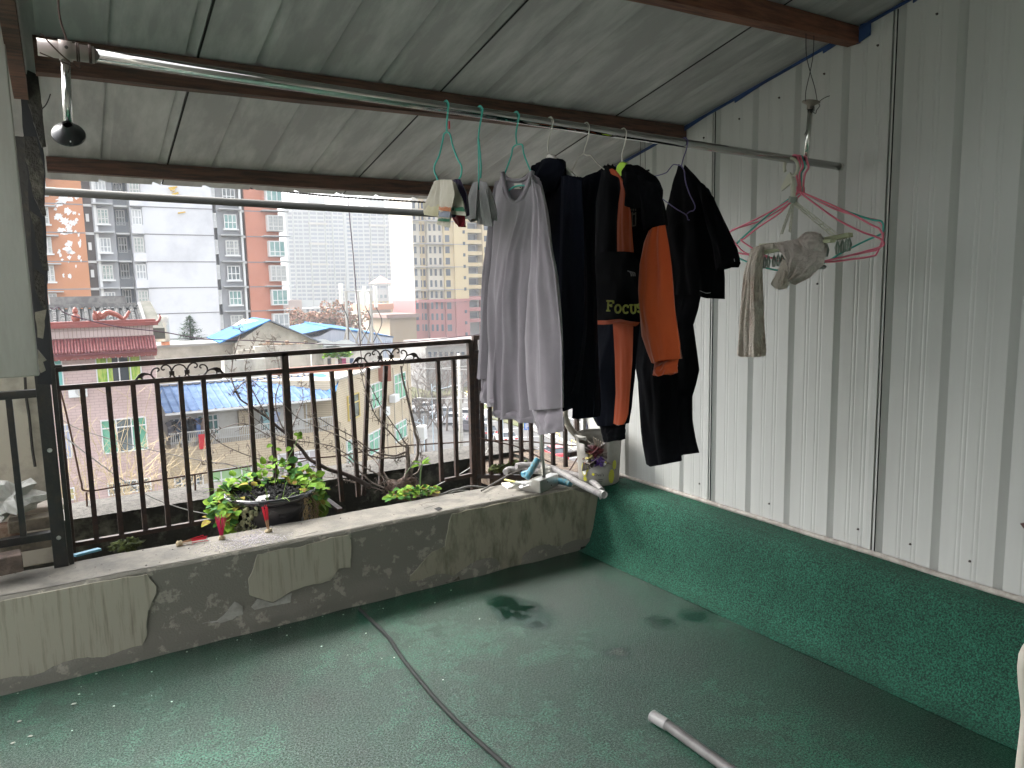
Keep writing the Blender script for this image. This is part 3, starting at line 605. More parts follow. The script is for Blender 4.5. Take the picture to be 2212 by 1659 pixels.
mb = MB(); P = [b + V((math.cos(k * .9) * .0135, math.sin(k * .9) * .0135, -.014 - k * .0007)) for k in range(34)]; mb.tube(P, .0016, 5); P = smooth_path([ony(1753, 240, YC), ony(1762, 245, YC), ony(1764, 238, YC), ony(1771, 228, YC), ony(1767, 222, YC), ony(1780, 212, YC), ony(1792, 207, YC)], 5); mb.tube(P, .0016, 5)
mb.tube(smooth_path([ony(1747, 275, YC), ony(1742, 283, YC), ony(1738, 291, YC)], 4), .0014, 5); mb.build('binding_wire', wirem, cr)
zb = roofz(1.98) - .07
mb = MB(); q0, q1 = ony(1740, 219, YC), ony(1765, 217, YC)
mb.tube(smooth_path([q0, ony(1741, 195, YC), ony(1750, 155, YC), ony(1757, 110, YC), V((ony(1757, 80, YC).x, YC, zb + .07))], 6), .0016, 5)
mb.tube(smooth_path([q1, ony(1760, 190, YC), ony(1750, 155, YC), ony(1742, 120, YC), ony(1741, 80, YC), V((ony(1741, 70, YC).x, YC, zb + .07))], 6), .0016, 5)
mb.build('suspension_wire', wirem, cr)
mb = MB(); mb.tube(smooth_path([ony(149, 114, YC), ony(142, 80, YC), ony(132, 50, YC), ony(127, 20, YC), ony(126, -25, YC)], 6), .0025, 6)
for xx in (.07, .074, .095, .098): mb.tube([V((xx, YC + math.cos(t) * .0195, rz(xx) + math.sin(t) * .0195)) for t in [k * .45 for k in range(15)]], .0016, 5)
mb.tube(smooth_path([ony(88, 72, YC - .03), ony(112, 98, YC - .03), ony(140, 125, YC - .03), ony(170, 148, YC - .03), ony(173, 140, YC - .03)], 5), .0016, 5); mb.tube(smooth_path([ony(86, 114, YC - .02), ony(125, 130, YC - .02), ony(170, 148, YC - .02)], 5), .0014, 5)
mb.build('suspension_wire', rustwire, cr)
# thin wires with a hook, behind the hoodie
mb = MB(); mb.tube([ony(1384, 295, 2.9), ony(1383, 366, 2.9)], .0013, 5); mb.tube([ony(1393, 295, 2.9), ony(1394, 366, 2.9)], .0013, 5); mb.tube([ony(1380, 372, 2.9), ony(1402, 368, 2.9)], .005, 8)
tag(mb.build('wire_loop', wirem), 'thin wire loop hanging behind the black hoodie', 'wire')
wire('bent_wire', [(109, 203), (104, 217), (98, 228), (90, 236)], 3.2, .002, wirem, 'short bent wire sticking out at the roof left edge')
# ================================================================ garments (shell panels with folds, hung square to the rail)
def resamp(pts, n):
    pts = [V((p[0], p[1], 0)) for p in pts]; L = [0]
    for i in range(len(pts) - 1): L.append(L[-1] + (pts[i + 1] - pts[i]).length)
    out = []
    for k in range(n):
        s = L[-1] * k / (n - 1); i = 0
        while i < len(L) - 2 and L[i + 1] < s: i += 1
        t = (s - L[i]) / max(L[i + 1] - L[i], 1e-9); out.append(pts[i].lerp(pts[i + 1], min(t, 1)))
    return out
def coons(T, Rt, B, Lf, nu, nv):
    T, B, Lf, Rt = resamp(T, nu), resamp(B, nu), resamp(Lf, nv), resamp(Rt, nv); G = []
    for j in range(nv):
        v = j / (nv - 1); row = []
        for i in range(nu):
            u = i / (nu - 1)
            q = T[i] * (1 - v) + B[i] * v + Lf[j] * (1 - u) + Rt[j] * u - (T[0] * (1 - u) * (1 - v) + T[-1] * u * (1 - v) + B[0] * (1 - u) * v + B[-1] * u * v)
            row.append(q)
        G.append(row)
    return G
def cloth(name, T, Rt, B, Lf, x0, mat, parent, th=.03, folds=(), nu=56, nv=60, shift=0, skew=0, backT=None, seed=1, fade=.5, both=True, wob=.0):
    """front and back panel of a garment piece lying in the plane x = x0 (+shift), closed at the sides, open at the hem"""
    mb = MB()
    for side, TT in ((-1, T), (1, backT or T)):
        if side == 1 and not both: break
        G = coons(TT, Rt, B, Lf, nu, nv); rows = []
        for j, row in enumerate(G):
            v = j / (nv - 1); r_ = []
            for i, q in enumerate(row):
                u = i / (nu - 1); p = onx(q.x, q.y, x0 + shift)
                e = (1 - abs(2 * u - 1) ** 2.6); t = th * e * (.35 + .65 * min(1, v * 2.2))
                f = 0
                for (k, amp, ph) in folds: f += .85 * amp * (.45 + .9 * noise.noise(V((u * 3, v * 1.6, ph * 9)))) * math.sin(2 * math.pi * (k * u ** 1.25 + ph) + 2.4 * noise.noise(V((v * 1.6, ph * 5, seed)))) * (min(1, v / fade) ** .8) * min(1, e * 1.5)
                n_ = noise.noise(V((u * 5, v * 3.2, seed))) * .012 * e * min(1, th / .03) + noise.noise(V((u * 14, v * 5, seed + 9))) * .002 * e * min(1, th / .03)
                p.x = x0 + shift + skew * (p.y - YC) + side * t + (f if side == -1 else -f * .4) + n_
                p.y += wob * math.sin(v * 9 + seed) * (u - .5)
                r_.append(p)
            rows.append(r_)
        mb.grid(rows)
    return mb.build(name, mat, parent, smooth=True, merge=True, recalc=False)
def fabric(name, c, c2=None, rough=.9, sheen=.3):
    m = M(name, c, rough, col2=c2 or tuple(x * .85 for x in c), scale=3, bump=.15, bscale=420, spec=.06, bdist=.002)
    b = m.node_tree.nodes['Principled BSDF']; b.inputs['Sheen Weight'].default_value = sheen; return m
greyf = fabric('lavender_grey_jersey', (.25, .226, .246), (.215, .192, .213)); navy = fabric('navy_fleece', (.004, .005, .0095), None, .95, 0); black = fabric('black_cotton', (.0035, .0038, .0052), None, .95, 0)
orange = fabric('orange_fleece', (.48, .085, .024), (.43, .07, .02)); 
tealm = M('teal_plastic_wire', (.05, .38, .31), .35); pinkm = M('pink_plastic_wire', (.75, .18, .26), .4); purm = M('purple_metal_wire', (.09, .07, .20), .35, .3); silm = M('silver_wire', (.55, .53, .48), .3, .9)
def hook_pts(x, top=.018, drop=.05):
    """hook over the rail at x in the plane square to the rail"""
    z = rz(x); r = .0185; P = []
    for k in range(10):
        a = math.radians(-25 + 205 * k / 9); P.append(V((x, YC + .000 + math.cos(a) * r, z + math.sin(a) * r + .001)))
    return P
def dz_path(pts, x, n=5): return smooth_path([onx(px, py, x) for px, py in pts], n)
# ---- grey sweatshirt
XG = 1.255
sh = thing('sweatshirt', 'lavender grey long-sleeved sweatshirt on a teal wire hanger', 'sweatshirt', (XG, YC, 1.0))
cloth('body', [(1086, 374), (1089, 392), (1094, 412), (1100, 426), (1108, 435), (1117, 437), (1127, 430), (1135, 414), (1142, 395), (1149, 371)], [(1149, 371), (1164, 402), (1162, 440), (1150, 520), (1146, 640), (1146, 780), (1156, 880), (1154, 914)], [(1060, 862), (1066, 874), (1080, 876), (1097, 876), (1098, 898), (1112, 902), (1126, 903), (1140, 912), (1154, 914)],
      [(1086, 374), (1073, 402), (1068, 450), (1066, 560), (1062, 700), (1058, 800), (1060, 862)], XG, greyf, sh, .045, [(4.2, .016, .1), (7.3, .006, .4), (2.1, .008, .7)], 90, 80,
      backT=[(1086, 374), (1094, 385), (1106, 387), (1118, 389), (1132, 385), (1149, 371)], seed=3, fade=.35)
cloth('sleeve', [(1149, 376), (1158, 386), (1167, 402)], [(1167, 402), (1175, 438), (1191, 548), (1197, 576), (1208, 680), (1213, 740), (1214, 820), (1214.5, 881)], [(1148, 883), (1180, 883), (1214.5, 881)], [(1149, 376), (1155, 440), (1153, 500), (1148, 580), (1139, 675), (1134, 730), (1136, 800), (1148, 883)], XG, greyf, sh, .035, [(1.7, .008, .2), (3.1, .004, .6)], 40, 80, shift=-.045, seed=5)
cloth('cuff', [(1148, 883), (1180, 883), (1214.5, 881)], [(1214.5, 881), (1217, 905), (1218, 931)], [(1164, 940), (1190, 936), (1218, 931)], [(1148, 883), (1157, 912), (1164, 940)], XG, greyf, sh, .026, [], 30, 14, shift=-.045, seed=6)
cloth('sleeve', [(1074, 398), (1077, 392), (1080, 390)], [(1080, 390), (1072, 470), (1072, 560), (1068, 640), (1060, 740), (1060, 818)], [(1038.5, 814), (1048, 818), (1060, 818)], [(1074, 398), (1066, 430), (1057, 548), (1052, 601), (1042, 725), (1038.5, 814)], XG, greyf, sh, .03, [(1.5, .007, .5)], 30, 70, shift=.02, seed=7)
cloth('cuff', [(1040, 814), (1048, 817), (1059, 818)], [(1059, 818), (1061, 845), (1062, 872)], [(1039, 864), (1050, 868), (1062, 872)], [(1040, 814), (1043, 838), (1039, 864)], XG, greyf, sh, .02, [(1.2, .004, .1)], 24, 14, shift=.02, seed=8)
cloth('hem_band', [(1059, 838), (1066, 848), (1097, 853), (1098, 874), (1126, 880), (1140, 889), (1155, 892)], [(1155, 892), (1154, 914)], [(1060, 862), (1066, 874), (1080, 876), (1097, 876), (1098, 898), (1112, 902), (1126, 903), (1140, 912), (1154, 914)], [(1059, 838), (1060, 862)], XG, greyf, sh, .052, [(4.2, .012, .1), (7.3, .005, .4)], 80, 8, seed=3, fade=.01)
mb = MB(); rib = [(1086, 372), (1088, 390), (1093, 411), (1099, 426), (1107, 435), (1117, 437), (1128, 430), (1136, 413), (1143, 394), (1150, 370)]
P = dz_path(rib, XG - .012, 6); mb.tube(P, .0075, 6); mb.tube(dz_path([(1087, 374), (1096, 386), (1110, 389), (1124, 389), (1136, 384), (1149, 371)], XG + .012, 5), .006, 6); mb.build('neck_band', greyf, sh, smooth=True)
mb = MB(); mb.add([onx(*q, XG + .004) for q in ((1111, 396), (1127, 396), (1127, 408), (1111, 408))], [(0, 1, 2, 3)]); mb.build('care_tag', M('cream_label', (.5, .48, .4), .7), sh)
mb = MB(); mb.bar(onx(1118, 400, XG - .0), onx(1124, 400, XG), .001, .002); mb.bar(onx(1123, 405, XG), onx(1125, 405, XG), .001, .004); mb.build('label_print', MATS['crack_dark'], sh)
def hanger(name, label, x, hook, body, mat, r=.0024, group='clothes hangers on the rail'):
    h = thing(name, label, 'hanger', (x, YC, rz(x)), group); mb = MB()
    pk = hook_pts(x); a = onx(*hook[-1], x)
    P = pk; Q = [onx(*q, x) for q in hook[1:]]
    path = smooth_path([P[0], P[2], P[4], P[6], P[8], P[9]] + Q, 5)
    mb.tube(path, r, 7); mb.build('hook', mat, h, smooth=True)
    for nm, b_ in body:
        mb = MB(); mb.tube(dz_path(b_, x, 5), r, 7); mb.build(nm, mat, h, smooth=True)
    return h
G1 = 'teal wire hangers with socks and the grey sweatshirt'
hanger('wire_hanger', 'teal wire hanger inside the neck of the grey sweatshirt', XG, [(0, 0), (1115, 285), (1115, 300), (1116.5, 312)], [('shoulder', [(1116.5, 312), (1128, 313), (1131, 330), (1138, 350), (1150, 378)]), ('shoulder', [(1116.5, 312), (1108, 319), (1105, 335), (1098, 355), (1090, 376)]), ('lower_bar', [(1097, 413), (1108, 405), (1120, 401), (1137, 401)])], tealm, .0027, G1)
# ---- socks on two teal hangers
XS1, XS2 = 1.01, 1.125
hanger('wire_hanger', 'teal wire hanger pinched into a loop, farthest left, with striped socks', XS1, [(0, 0), (965, 265), (965, 285)], [('shoulder', [(965, 285), (959, 290), (956, 305), (949, 335), (939, 357), (939, 372), (944, 384), (949, 402)]), ('shoulder', [(965, 285), (972, 290), (978, 315), (988, 342), (997, 360), (996, 378), (992, 386)])], tealm, .0027, G1)
hanger('wire_hanger', 'teal wire hanger seen edge-on, second from the left, with pale socks', XS2, [(0, 0), (1034, 290), (1034, 340), (1034, 380), (1034, 410)], [('shoulder', [(1034, 300), (1037, 330), (1039, 360), (1038, 385)])], tealm, .0027, G1)
sockw = fabric('cream_sock', (.46, .43, .36), (.40, .36, .29)); sockg = fabric('grey_sock', (.36, .35, .35), (.3, .29, .29)); sockd = fabric('dark_sock', (.03, .02, .05)); sockr = fabric('red_sock', (.25, .015, .03)); socky = fabric('yellowish_sock', (.42, .37, .2), (.46, .43, .34))
stripe_o = fabric('orange_band', (.45, .18, .09)); stripe_g = fabric('green_band', (.05, .17, .1)); stripe_b = fabric('blue_grey_band', (.25, .27, .32))
def sock(label, pts_l, pts_r, x, mat, shift=0, th=.012, seed=1, bands=()):
    o = thing('sock', label, 'sock', onx(*pts_l[0], x), 'socks drying on teal hangers')
    T = [pts_l[0], pts_r[0]]; B = [pts_l[-1], pts_r[-1]]
    cloth('knit', T, pts_r, B, pts_l, x, mat, o, th, [(1.4, .003, seed * .37)], 20, 30, shift=shift, seed=seed)
    for (a, b, c, d, mt) in bands:
        cloth('band', [a, b], [b, c], [d, c], [a, d], x, mt, o, th + .003, [], 16, 6, shift=shift - .003, seed=seed)
    return o
sock('cream sock with yellowish toe, leftmost on the first teal hanger', [(938, 392), (925, 425), (914, 448), (916, 462)], [(952, 388), (950, 425), (950, 450), (946, 466)], XS1, sockw, .0, seed=1, bands=[((914, 438), (949, 442), (946, 468), (917, 463), socky)])
sock('dark navy sock behind the cream ones on the first hanger', [(978, 389), (990, 425), (1000, 455), (1004, 468)], [(994, 386), (1008, 420), (1009, 440), (1007, 462)], XS1, sockd, .03, seed=2)
sock('red and black sock toe hanging lowest on the first hanger', [(974, 440), (974, 465), (984, 483), (997, 491)], [(1000, 448), (1005, 470), (1004, 482), (1001, 490)], XS1, sockr, .025, seed=3, bands=[((974, 458), (996, 460), (992, 470), (979, 470), sockd)])
sock('long cream sock with orange, grey and green bands in the middle of the first hanger', [(951, 388), (950, 430), (951, 455), (944, 482)], [(976, 388), (982, 420), (973, 460), (972, 492)], XS1, sockw, -.025, seed=4, bands=[((950, 443), (974, 448), (973, 457), (950, 452), stripe_o), ((950, 452), (973, 457), (971, 470), (951, 468), stripe_b), ((950, 470), (971, 473), (970, 479), (948, 476), stripe_g)])
sock('white sock with a green band at the right of the first hanger', [(966, 388), (975, 430), (974, 462)], [(984, 395), (1001, 440), (1007, 466)], XS1, sockw, .008, seed=5, bands=[((975, 445), (1001, 447), (1004, 457), (974, 454), stripe_g)])
sock('grey white sock at the left of the second teal hanger', [(1022, 396), (1012, 425), (1006, 470), (1018, 480)], [(1032, 392), (1030, 425), (1028, 460), (1027, 472)], XS2, sockg, -.01, seed=6)
sock('narrow grey sock behind in the middle of the second hanger', [(1031, 395), (1029, 430), (1029, 460), (1037, 485)], [(1040, 395), (1042, 440), (1042, 465), (1043, 485)], XS2, sockg, .012, seed=7)
sock('pale grey sock hanging longest on the second hanger', [(1037, 390), (1038, 430), (1042, 468), (1046, 487)], [(1046, 395), (1055, 435), (1060, 465), (1063, 489)], XS2, sockg, -.012, seed=8)
sock('grey sock at the right of the second hanger', [(1044, 392), (1052, 430), (1058, 462), (1062, 474)], [(1052, 396), (1064, 430), (1072, 455), (1071, 477)], XS2, sockg, .014, seed=9)
mb = MB(); p = onx(970, 262, XS1 + .02); mb.tube([p, p - V((0, 0, .022))], .003, 8); tag(mb.build('red_clip', M('red_plastic', (.4, .02, .03), .4)), 'tiny red clip under the rail beside the first teal hanger', 'clip')
# ---- navy hoodie on white plastic hanger
XN = 1.385
nh = thing('navy_jacket', 'navy blue high-collared jacket on a white plastic hanger next to the grey sweatshirt', 'jacket', (XN, YC, 1.0))
cloth('body', [(1150, 400), (1170, 390), (1196, 380), (1219, 366), (1233, 378), (1247, 382), (1258, 386)], [(1258, 386), (1264, 450), (1268, 560), (1264, 700), (1256, 760), (1240, 820), (1235, 842), (1231, 862), (1222, 884)], [(1120, 880), (1150, 890), (1190, 890), (1222, 884)], [(1150, 400), (1140, 500), (1130, 700), (1120, 880)], XN, navy, nh, .055, [(3.3, .014, .2), (5.6, .006, .5)], 70, 70, seed=11)
cloth('collar', [(1168, 352), (1180, 344), (1195, 341), (1207, 343), (1216, 349), (1219, 360)], [(1219, 360), (1216, 374), (1206, 392), (1196, 412)], [(1162, 432), (1178, 430), (1196, 412)], [(1168, 352), (1163, 372), (1160, 400), (1162, 432)], XN, navy, nh, .045, [(1.3, .008, .3)], 40, 30, shift=-.04, seed=12)
cloth('collar', [(1152, 364), (1160, 355), (1171, 348)], [(1171, 348), (1174, 370), (1178, 392)], [(1156, 392), (1168, 394), (1178, 392)], [(1152, 364), (1150, 378), (1156, 392)], XN, navy, nh, .03, [], 26, 20, shift=.03, seed=13)
cloth('sleeve', [(1212, 380), (1235, 380), (1256, 390)], [(1256, 390), (1262, 520), (1262, 700), (1250, 790), (1234, 850)], [(1214, 890), (1222, 884), (1234, 850)], [(1212, 380), (1210, 550), (1214, 720), (1214, 890)], XN, navy, nh, .035, [(1.6, .008, .2)], 34, 60, shift=-.05, seed=14)
hg = thing('plastic_hanger', 'white plastic hanger with silver hook inside the navy jacket', 'hanger', (XN - .0, YC, rz(XN)), 'plastic hangers with silver hooks')
def plastic_hanger(hg, x, hook, body, mat):
    mb = MB(); pk = hook_pts(x); mb.tube(smooth_path([pk[0], pk[2], pk[4], pk[6], pk[8], pk[9]] + [onx(*q, x) for q in hook], 5), .002, 7); mb.build('hook', silm, hg, smooth=True)
    mb = MB(); mb.prism([onx(*q, x - .006) for q in body], (.012, 0, 0)); mb.build('shoulder_plate', mat, hg, bevel=.003)
plastic_hanger(hg, XN, [(1190, 285), (1186, 300), (1183, 312), (1184, 330)], [(1172, 364), (1176, 345), (1182, 334), (1187, 332), (1193, 336), (1200, 345), (1215, 358), (1240, 378), (1240, 388), (1190, 380)], M('white_plastic', (.72, .70, .64), .4))
# ---- third: navy trousers/jacket on silver wire hanger
X3 = 1.53
n3_ = thing('dark_jacket', 'dark navy jacket on a silver wire hanger left of the orange striped hoodie', 'jacket', (X3, YC, 1.0))
cloth('body', [(1233, 384), (1247, 381), (1258, 386), (1263, 386), (1275, 380), (1290, 373), (1300, 369)], [(1300, 369), (1286, 440), (1279, 560), (1283, 700), (1288, 830), (1282, 902)], [(1253, 898), (1266, 902), (1282, 902)], [(1233, 384), (1226, 500), (1228, 700), (1232, 800), (1237, 842), (1247, 862), (1253, 874), (1253, 898)], X3, navy, n3_, .05, [(2.6, .012, .2), (5, .005, .6)], 60, 70, seed=21)
hanger('wire_hanger', 'silver wire hanger of the dark navy jacket', X3, [(0, 0), (1270, 300), (1264, 318), (1261, 331)], [('shoulder', [(1261, 331), (1266, 335), (1276, 336), (1288, 350), (1305, 366)]), ('shoulder', [(1261, 331), (1249, 340), (1242, 355), (1232, 376)])], silm, .0019)
# ---- orange and black hoodie
X4 = 1.72
hd = thing('hoodie', 'black hoodie with orange sleeve, orange chest stripe and yellow lettering on its pouch', 'hoodie', (X4, YC, 1.1))
cloth('body', [(1289, 372), (1302, 366), (1314, 357), (1325, 362), (1340, 378), (1352, 380), (1368, 372)], [(1368, 372), (1395, 380), (1415, 440), (1418, 560), (1402, 640), (1392, 697)], [(1289, 692), (1310, 694), (1340, 690), (1392, 697)], [(1289, 372), (1284, 440), (1280, 560), (1284, 640), (1289, 692)], X4, black, hd, .05, [(2.2, .01, .25), (4.5, .004, .5)], 66, 66, seed=31)
cloth('chest_stripe', [(1316, 366), (1322, 364), (1331, 369), (1339, 378)], [(1339, 378), (1347, 395), (1356, 425), (1363, 460), (1366, 510), (1369, 545)], [(1333, 543), (1350, 543), (1369, 545)], [(1316, 366), (1320, 376), (1338, 384), (1341, 405), (1336, 440), (1333, 480), (1333, 543)], X4, orange, hd, .004, [(1.2, .004, .3)], 24, 40, shift=-.076, seed=32)
cloth('hood', [(1343, 384), (1350, 365), (1360, 356), (1370, 355), (1382, 361), (1398, 371)], [(1398, 371), (1418, 383), (1426, 395), (1432, 410), (1430, 425), (1426, 446)], [(1350, 440), (1390, 452), (1426, 446)], [(1343, 384), (1346, 410), (1350, 440)], X4, black, hd, .045, [(1.5, .012, .2)], 46, 34, shift=-.035, seed=33)
cloth('hood', [(1312, 362), (1318, 353), (1325, 360)], [(1325, 360), (1328, 380), (1330, 400)], [(1300, 402), (1316, 404), (1330, 400)], [(1312, 362), (1303, 378), (1300, 402)], X4, black, hd, .03, [], 24, 18, shift=.03, seed=34)
cloth('pouch', [(1284, 560), (1300, 545), (1334, 543), (1372, 547), (1384, 570)], [(1384, 570), (1393, 574), (1396, 580), (1392, 610), (1390, 690)], [(1289, 692), (1320, 690), (1390, 697)], [(1278, 560), (1280, 600), (1284, 650), (1289, 692)], X4, black, hd, .014, [(1.4, .006, .1)], 44, 36, shift=-.058, seed=35, fade=.2)
cloth('hem_band', [(1289, 692), (1312, 692), (1336, 689), (1360, 694), (1382, 696)], [(1382, 696), (1378, 702), (1372, 705)], [(1289, 701), (1312, 701), (1336, 698), (1372, 705)], [(1289, 692), (1289, 701)], X4, orange, hd, .012, [], 40, 6, shift=-.066, seed=36)
cloth('sleeve', [(1368, 372), (1390, 380), (1420, 400)], [(1420, 400), (1430, 440), (1437, 486)], [(1400, 508), (1408, 498), (1422, 490), (1437, 486)], [(1368, 372), (1392, 440), (1400, 508)], X4, black, hd, .04, [(1.2, .006, .4)], 30, 30, shift=-.05, seed=37)
cloth('orange_sleeve', [(1400, 508), (1408, 498), (1422, 490), (1437, 486)], [(1437, 486), (1445, 530), (1451, 576), (1458, 670), (1469, 745), (1469, 775)], [(1411, 780), (1430, 784), (1450, 776), (1469, 775)], [(1400, 508), (1391, 528), (1382, 573), (1381, 650), (1386, 725), (1400, 758), (1411, 780)], X4, orange, hd, .042, [(1.4, .007, .2), (2.7, .003, .6)], 44, 64, shift=-.06, seed=38)
cloth('orange_cuff', [(1414, 781), (1430, 784), (1450, 777), (1466, 776)], [(1466, 776), (1463, 790), (1464, 803)], [(1411, 808), (1435, 812), (1464, 803)], [(1414, 781), (1412, 795), (1411, 808)], X4, orange, hd, .028, [(2, .003, .3)], 30, 12, shift=-.06, seed=39)
# lettering on the pouch: slab capitals built as strokes
yl = M('yellow_print', (.50, .50, .10), .8)
def letter(strokes, ox, oy, s, rot, mb, w_=.0042):
    ca, sa = math.cos(rot), math.sin(rot)
    for st in strokes:
        P = []
        for (a, b, *_) in st: a *= s; b *= s; P.append(onx(ox + a * ca - b * sa, oy + a * sa + b * ca, X4 - .093))
        for i in range(len(P) - 1):
            d = (P[i + 1] - P[i]).normalized(); mb.bar(P[i] - d * .0012, P[i + 1] + d * .0012, .0015, w_, (1, 0, 0)) if False else mb.tube([P[i] - d * .001, P[i + 1] + d * .001], w_ * .5, 6)
def arc(cx_, cy_, rx_, ry_, a0, a1, n=12): return [(cx_ + rx_ * math.cos(math.radians(a0 + (a1 - a0) * k / n)), cy_ + ry_ * math.sin(math.radians(a0 + (a1 - a0) * k / n))) for k in range(n + 1)]
LT = {'F': [[(.1, 0), (.1, 1)], [(0, 1), (.28, 1)], [(-.02, 0), (.62, 0)], [(.62, 0), (.62, .22)], [(.1, .45), (.42, .45)], [(.42, .34), (.42, .58)]],
      'O': [arc(.36, .5, .34, .48, 0, 360, 18)], 'C': [arc(.36, .5, .34, .48, -50, -310, 16), [(.6, .08), (.6, .3)]],
      'U': [[(.12, 0), (.12, .62)] + arc(.38, .62, .26, .36, 180, 0, 8) + [(.64, 0)], [(0, 0), (.26, 0)], [(.52, 0), (.76, 0)]],
      'S': [arc(.3, .26, .24, .24, -30, -250, 8) + arc(.3, .74, .24, .24, -80, 150, 8)]}
mb = MB()
letter(LT['F'], 1312, 650, 21, .04, mb, .007); letter(LT['O'], 1329, 658, 17.5, .05, mb, .007); letter(LT['C'], 1346, 659, 17.5, .03, mb, .007); letter(LT['U'], 1361, 659, 18, -.02, mb, .007); letter(LT['S'], 1376, 657, 18, -.05, mb, .007)
mb.build('lettering', yl, hd)
gp = M('grey_print', (.22, .22, .22), .8); mb = MB()
for k in range(3):
    a = onx(1356 + k * 5, 585 + k * 1.5, X4 - .088); b = onx(1364 + k * 4, 596.5, X4 - .088); mb.tube(smooth_path([a, a.lerp(b, .5) + V((0, -.004, .004)), b], 4), .0022, 5)
mb.build('chest_mark', gp, hd)
mb = MB(); dp = M('dim_print', (.03, .025, .015), .8)
for (x, y, w_, h) in ((1366, 462, 3, 28), (1373, 462, 3, 28), (1369, 464, 9, 3), (1369, 489, 10, 3)): a = onx(x, y, X4 - .075); mb.box(onx(x, y + h / 2 - 3, X4 - .082), (.002, w_ * .0016, h * .0016))
for k in range(3): mb.box(onx(1363 + k * 5, 453, X4 - .08), (.002, .004, .006))
mb.build('chest_print', dp, hd)
hg4 = thing('plastic_hanger', 'lime green plastic hanger with silver hook holding the orange and black hoodie', 'hanger', (X4, YC, rz(X4)), 'plastic hangers with silver hooks')
plastic_hanger(hg4, X4 - .03, [(1351, 305), (1347, 320), (1344, 332), (1344, 352)], [(1328, 374), (1332, 358), (1338, 351), (1344, 349), (1350, 352), (1354, 358), (1353, 370), (1345, 380), (1334, 379)], M('lime_plastic', (.42, .75, .02), .4))
# ---- joggers
X5 = 1.80
jg = thing('jogger_trousers', 'black jogger trousers with an orange side stripe and ribbed cuff under the hoodie', 'trousers', (X5, YC, .9))
cloth('leg', [(1286, 690), (1320, 692), (1350, 694), (1384, 692)], [(1384, 692), (1374, 780), (1370, 824), (1364, 880), (1357, 914)], [(1290, 917), (1310, 918), (1335, 918), (1357, 914)], [(1286, 690), (1278, 780), (1276, 860), (1281, 902), (1290, 917)], X5, navy, jg, .045, [(1.6, .01, .2), (3.3, .004, .7)], 50, 50, seed=41)
cloth('side_stripe', [(1324, 700), (1338, 698), (1368, 702)], [(1368, 702), (1366, 780), (1361, 840), (1357, 895), (1352, 910)], [(1325, 915), (1336, 918), (1346, 917), (1352, 910)], [(1324, 700), (1328, 770), (1330, 850), (1325, 915)], X5, orange, jg, .004, [(1.1, .004, .2)], 24, 40, shift=-.074, seed=42)
cloth('cuff', [(1294, 917), (1310, 919), (1335, 919), (1352, 915)], [(1352, 915), (1350, 930), (1350, 945)], [(1304, 955), (1330, 953), (1350, 945)], [(1294, 917), (1300, 935), (1304, 955)], X5, black, jg, .03, [(3, .002, .3)], 30, 14, seed=43)
# ---- black tee on purple hanger and black trousers
X6 = 2.06
te = thing('black_shirt', 'black short-sleeved shirt on a purple wire hanger, rightmost of the dark clothes', 'shirt', (X6, YC, 1.2))
cloth('body', [(1436, 470), (1450, 430), (1462, 385), (1472, 354), (1482, 362), (1503, 385), (1525, 412)], [(1525, 412), (1546, 440), (1560, 520), (1566, 600), (1566, 646)], [(1430, 640), (1480, 636), (1522, 637), (1540, 644), (1566, 646)], [(1436, 470), (1430, 520), (1428, 600), (1430, 640)], X6, black, te, .045, [(2.3, .012, .3), (5, .005, .1)], 60, 60, seed=51)
cloth('sleeve', [(1503, 385), (1525, 408), (1544, 434)], [(1544, 434), (1558, 470), (1574, 505), (1591, 537), (1597, 563)], [(1548, 586), (1566, 578), (1580, 578), (1597, 563)], [(1503, 385), (1520, 450), (1540, 530), (1548, 586)], X6, black, te, .035, [(1.3, .006, .3)], 30, 40, shift=-.03, seed=52)
mb = MB(); mb.tube([onx(1586, 559, X6 - .07), onx(1587, 565, X6 - .07)], .001, 5); mb.tube(smooth_path([onx(1512, 628, X6 - .05), onx(1525, 633, X6 - .05), onx(1535, 632, X6 - .05)], 4), .0012, 5); mb.build('thread', M('white_thread', (.4, .4, .4), .8), te)
pt = thing('black_trousers', 'wide black trousers hanging lowest beneath the black shirt', 'trousers', (X6 + .03, YC, .9))
cloth('leg', [(1405, 560), (1440, 560), (1480, 560), (1522, 600)], [(1522, 600), (1508, 670), (1498, 702), (1506, 760), (1511, 799), (1504, 830), (1496, 856), (1496, 911), (1503, 950), (1511, 978)], [(1440, 1000), (1457, 988), (1472, 976), (1490, 980), (1511, 978)], [(1405, 560), (1410, 700), (1420, 850), (1440, 1000)], X6 + .04, black, pt, .04, [(2.1, .012, .2)], 50, 60, seed=53)
cloth('leg', [(1372, 700), (1400, 690), (1460, 690)], [(1460, 690), (1464, 850), (1469, 960), (1473, 993)], [(1396, 993), (1408, 1001), (1423, 1005), (1440, 1002), (1457, 999), (1473, 993)], [(1372, 700), (1372, 792), (1379, 823), (1387, 920), (1396, 993)], X6, black, pt, .045, [(1.8, .012, .6)], 44, 60, seed=54)
hanger('wire_hanger', 'purple wire hanger of the black shirt', X6 - .08, [(0, 0), (1482, 325), (1476, 342), (1472, 358)], [('shoulder', [(1472, 358), (1478, 370), (1481, 393), (1490, 420), (1501, 443), (1499, 454), (1490, 457), (1484, 462)]), ('shoulder', [(1472, 358), (1462, 356), (1454, 356), (1446, 365), (1439, 373), (1425, 378), (1411, 381)]), ('lower_bar', [(1431, 430), (1445, 440), (1462, 452), (1482, 464), (1486, 474), (1489, 475)])], purm, .002)
